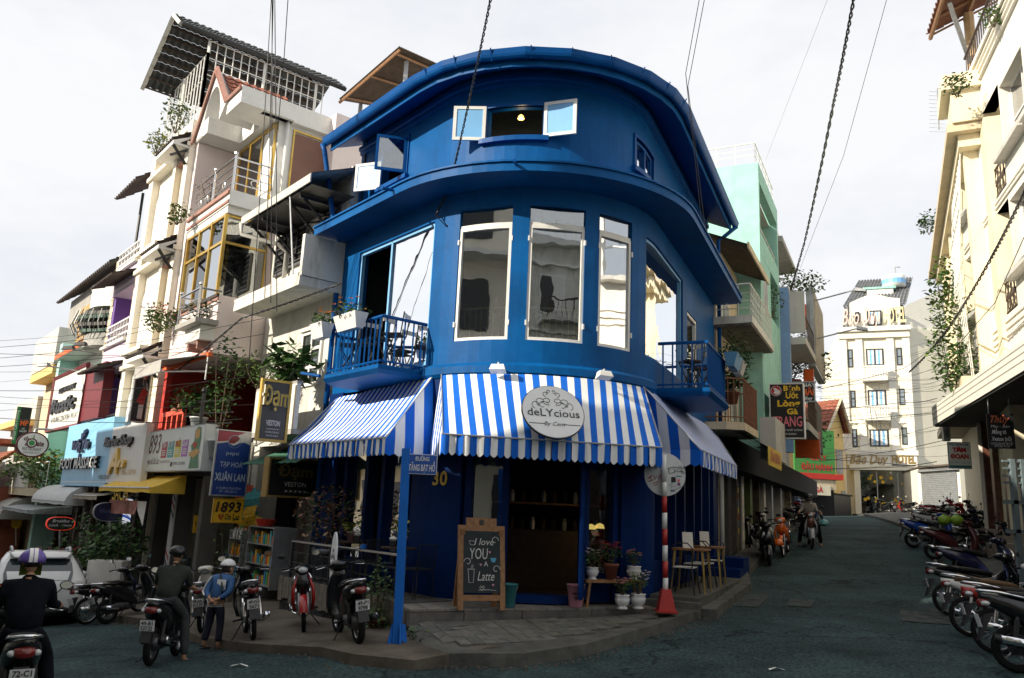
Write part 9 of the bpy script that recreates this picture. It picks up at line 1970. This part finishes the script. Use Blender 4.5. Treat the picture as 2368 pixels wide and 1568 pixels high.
# inside the cafe
for u,q in ((3.3,at(1366,1224,14.2)),(3.55,at(1386,1222,14.3))): mb=MB();mb.lathe(q,[(.02,.09),(.07,.06),(.09,0)],12);solo('warm_lamp',mb,m_lamp,('warm yellow lamp glowing deep behind the flower bench','warm yellow lamp glowing behind the flower bench, right one')[u > 3.4],'lamp',q)
q=ow(1.75,-.5,9.38);mb=MB();mb.lathe(q,[(.02,.06),(.05,.03),(.06,-.02)],12);solo('ceiling_lamp',mb,m_lamp,'small lit ceiling lamp seen through the open attic window','lamp',q)
def glow(q,e):
 l=bpy.data.lights.new('lamp_light','POINT');l.energy=e;l.color=(1,.7,.35);l.shadow_soft_size=.06;o=bpy.data.objects.new('lamp_light',l);o.location=q;COL.objects.link(o)
glow(at(1376,1232,14.3),1.2);glow(ow(1.75,-.5,9.3),4)
q=at(1260,1300,15.2);cn_=thing('shop_counter','dim wooden counter with rows of jars deep inside the cafe doorway','counter',(q.x,q.y,.93));mb=MB();mb.box(q.x-.9,q.x+1.3,q.y,q.y+.5,.93,1.9);mb.build('body',m_darkw,cn_);mb=MB();mb.box(q.x-1,q.x+1.4,q.y-.05,q.y+.55,1.9,1.95);mb.build('top',m_darkw,cn_)
for k in range(22): x=q.x-.85+(k % 11)*.2;z=1.951 if k < 11 else 2.45;mb=MB();mb.lathe((x,q.y+.25,z),[(.05,0),(.05,.16),(.03,.18),(.03,.22)],8);mb.build('jar',(m_zinc,m_darkw,m_slate)[k % 3],cn_)
mb=MB();mb.box(q.x-1,q.x+1.4,q.y+.15,q.y+.4,2.41,2.449);mb.build('shelf',m_wood,cn_)
# ==== grocery goods
cols=[mat('pack_%d' % k,c,.35,.25,20) for k,c in enumerate(((.6,.08,.03),(.75,.45,.03),(.05,.25,.5),(.08,.4,.12),(.7,.25,.05),(.1,.45,.5)))]
for k in range(26):
 s=6.35-rnd.random()*.5;z=1.35+rnd.random()*1.1;d=.35+rnd.uniform(-.1,.2);p=FL.w(s,d,z);a=rnd.uniform(-.4,.4);u=-FL.a*.4-FL.n*.6;u.normalize();u=u*.13*math.cos(a)+Vector((0,0,.13*math.sin(a)));v=Vector((0,0,1))*.16;n=Vector((-.3,-.8,0))*.05
 mb=MB();mb.loft([[p-u-v,p+u-v],[p-u*.9+n,p+u*.9+n],[p-u+v,p+u+v]],0,False,False);solo('snack_bag',mb,cols[k % 6],'small bright snack bag in the hanging cluster under the tailor light box','snack bag',p,'snack bags hanging at the grocery door')
def bottle(p,lbl,mb_m,cap,grp,r=.035,h=.22): mb=MB();mb.lathe(p,[(r*.9,0),(r,.02),(r,h*.62),(r*.4,h*.85),(r*.4,h)],8);mb.lathe(p+Vector((0,0,h)),[(r*.45,0),(r*.45,.02)],8,1);solo('bottle',mb,[mb_m,cap],lbl,'bottle',p,grp)
sh=thing('drink_rack','narrow rack of bottled drinks standing at the grocery door','rack',FL.w(6.15,.4,.5))
for z in (.62,1.05,1.42): fb(sh,'shelf',5.75,6.45,.25,.6,z-.03,z,m_zinc)
for s in (5.75,6.43): fb(sh,'side',s,s+.02,.25,.6,.5,1.6,m_zinc)
for (z,m,g) in ((.62,mat('water_blue',(.15,.4,.6),.2,.2),'water bottles on the lowest shelf of the drink rack'),(1.05,mat('juice_orange',(.7,.3,.02),.2,.2),'orange drink bottles on the middle shelf of the drink rack'),(1.42,m_white,'white milk drink bottles on the top shelf of the drink rack')):
 for k in range(7): bottle(FL.w(5.82+k*.09,.5+.06*(k % 2),z),g[0:-1] if False else 'bottle among the '+g,m,cols[k % 2],g)
gcab=thing('glass_cabinet','glass display cabinet of small goods in the grocery entrance','cabinet',FL.w(4.6,.5,.5))
for s in (4.1,5.4): fb(gcab,'frame',s,s+.03,.1,.6,.5,1.7,m_zinc)
for z in (.55,.95,1.35,1.7):
 fb(gcab,'shelf',4.1,5.4,.1,.6,z,z+.02,m_zinc)
 if z < 1.6:
  for k in range(11): s=4.17+k*.11;fb(gcab,'jar',s,s+.08,.42,.52,z+.021,z+rnd.uniform(.14,.3),cols[(k*5+int(z*10)) % 6])
bsk=FL.w(4.9,.45,1.73);mb=MB();mb.lathe(bsk,[(.16,0),(.22,.14),(.2,.14),(.15,.02)],14);solo('red_basket',mb,m_red,'red plastic basket on top of the glass cabinet','basket',bsk)
t,fm,u,n,W_,H_=crossboard('ice_cream_sign','small white ice cream notice at the grocery door',599,1218,633,1240,6.2,.12,m_paper);text('CÓ BÁN KEM',fm(.5,.42),u,n,m_letk,t,w=W_*.85,h=H_*.2,bold=.02);text('ICE CREAM HERE',fm(.5,.86),u,n,m_letk,t,w=W_*.9,h=H_*.2,bold=.02)
t,fm,u,n,W_,H_=crossboard('drink_price_board','grey stand with a photo covered drink board behind the man in the grey green jacket',397,1290,443,1358,9.3,.05,mat('photo_board',(.12,.13,.16),.5,.5,7));panel(t,fm,.05,.05,.35,.14,mat('magenta_tab',(.4,.03,.1),.5,0));panel(t,fm,.1,.6,.6,.95,mat('pale_tab',(.5,.5,.5),.5,.3,9));mb=MB()
for a in (.1,.9): mb.tube([fm(a,1,0),fm(a,1.5,0)],.02,4)
mb.build('stand',m_zinc,t)
t,fm,u,n,W_,H_=crossboard('tea_sign','small yellow tea sign hanging between the striped post and the yellow cafe sign',445,1192,463,1232,7.8,.03,m_sgy);text('Trà',fm(.5,.6),u,n,m_letk,t,w=W_*.7,h=H_*.25,shear=.2)
t,fm,u,n,W_,H_=crossboard('easel_board','green easel with a yellow picture beside the grocery downpipe',540,1270,560,1345,6.6,.05,mat('easel_green',(.05,.08,.075),.7,.1));panel(t,fm,.05,.0,.95,.38,m_sgy);panel(t,fm,.2,.1,.8,.32,mat('pale_picture',(.5,.5,.25),.6,.3,12),.008)
# ==== overhead cables
def cable(lbl,pts,r,grp=None,twist=False,sag=.0,m=None):
 P=[Vector(p) for p in pts];Q=[]
 for a,b in zip(P,P[1:]):
  n=12
  for k in range(n): f_=k/n;Q.append(a.lerp(b,f_)-Vector((0,0,sag*4*f_*(1-f_)*(b-a).length)))
 Q.append(P[-1]);t=thing('cable',lbl,'cable',Q[0],group=grp)
 if twist:
  for ph in (0,math.pi):
   mb=MB();L=[]
   for a,b in zip(Q,Q[1:]):
    for k in range(5): f_=k/5;p=a.lerp(b,f_);s=(len(L))*.9+ph;d=(b-a).normalized();x=d.cross(Vector((0,1,.3))).normalized();y=x.cross(d);L.append(p+(x*math.cos(s)+y*math.sin(s))*r*1.2)
   mb.tube(L,r,4);mb.build('strand',m or m_black,t)
 else: mb=MB();mb.tube(Q,r,4);mb.build('strand',m or m_black,t)
cable('twisted black cable dropping from the top edge to a hook left of the cafe windows',[at(1138,-20,9),at(1090,210,12),at(1040,430,13.6),ow(.32,.15,7.42)],.011,None,True,.01);mb=MB();p=ow(.32,0,7.42);mb.tube([p,p+onrm(.32)*.15,p+onrm(.32)*.15+Vector((.2,0,-.2)),p+onrm(.32)*.1+Vector((.35,.05,0))],.012,5);solo('cable_hook',mb,m_black,'dark hook and loop holding the twisted cable on the cafe wall','hook',p)
g1='cables dropping in front of the pale balcony house'
for k,(x0,x1,y1) in enumerate(((629,626,700),(632,612,690),(635,640,720),(628,575,850),(667,642,300))): cable('thin black cable hanging down across the pale balcony house',[at(x0,-20,14),at((x0+x1)/2+1,y1*.5,15),at(x1,y1,16)],.009,g1)
cable('thick twisted cable running from the top edge down to the teal house',[at(1977,-20,13),at(1925,250,18),at(1860,560,26),at(1805,745,29)],.02,None,True,.01);cable('thin blue grey cable right of the thick twisted one',[at(2055,-20,14),at(1950,360,20),at(1850,620,28)],.008,None,m=m_zinc)
cable('pair of thin cables crossing the sky to the cafe ledge, left one',[at(1620,-20,11),at(1585,170,12.5),FR.w(.6,.72,8.0)],.007);cable('pair of thin cables crossing the sky to the cafe ledge, right one',[at(1632,-20,11),at(1590,200,12.7),FR.w(1.0,.72,8.0)],.007);cable('very thin pale cable high in the sky right of the cafe',[at(1920,-20,16),at(1770,370,26)],.005,m=m_zinc)
cable('twisted cable slanting across the white building down to the junction',[at(2380,420,14),at(2290,600,18),at(2185,770,24),at(2100,862,30)],.02,None,True,.01);cable('thin cable slanting below the twisted one across the white building',[at(2380,520,14),at(2300,700,19),at(2160,860,29)],.012)
g2='tangle of cables across the end of the right street';rr_=random.Random(3)
for k in range(30):
 y0=rr_.uniform(850,1075);y1=y0+rr_.uniform(-90,40);x0=rr_.choice((1835,1860,1880,1895));cable('black cable in the tangle across the end of the right street',[at(x0,y0+15,rr_.uniform(32,42)),at(2050+rr_.uniform(-40,40),(y0+y1)/2+rr_.uniform(-5,18),38),at(rr_.choice((2165,2190,2210)),y1,rr_.uniform(26,34))],rr_.choice((.006,.009,.016)),g2,False,.006)
for k in range(9): x=rr_.uniform(1940,2140);cable('thin wire hanging loosely over the hotel front',[at(x,rr_.uniform(860,980),40),at(x+rr_.uniform(-60,60),rr_.uniform(990,1060),41),at(x+rr_.uniform(-90,90),rr_.uniform(860,980),40)],.006,'loose wires over the hotel front')
g3='cables strung along the left street'
for k in range(12):
 y0=775+k*16+rr_.uniform(-6,6);y1=y0+rr_.uniform(-70,60)-k*2;cable('black cable strung along the left street over the signs',[at(-30,y0+10,24),at(300,(y0+y1)/2+6,20),at(rr_.choice((480,560,610)),y1-20,17.5)],rr_.choice((.004,.006,.009)),g3,False,.004)
cable('black cable sagging over the tailor house to the cafe downpipe',[at(380,880,20),at(560,735,17),at(790,655,15.6)],.012,None,True,.008)
# floodlights over the left signs
for k,(px,py) in enumerate(((158,806),(186,797),(100,845))): q=at(px,py,27);t=thing('flood_light',('black floodlight on an arm above the restaurant board, left of the pair','black floodlight on an arm above the restaurant board, right of the pair','small bright floodlight at the far left of the boards')[k],'lamp',q);mb=MB();mb.hexa([(q.x-.2,q.y-.12,q.z-.07),(q.x+.2,q.y-.12,q.z-.01),(q.x+.2,q.y+.12,q.z),(q.x-.2,q.y+.12,q.z-.05)],[(q.x-.13,q.y-.1,q.z+.05),(q.x+.16,q.y-.1,q.z+.1),(q.x+.16,q.y+.1,q.z+.1),(q.x-.13,q.y+.1,q.z+.05)]);mb.build('housing',m_black if k < 2 else m_zinc,t);mb=MB();mb.tube([q,q+Vector((.7,.9,.0))],.03,4);mb.build('arm',m_zinc,t)
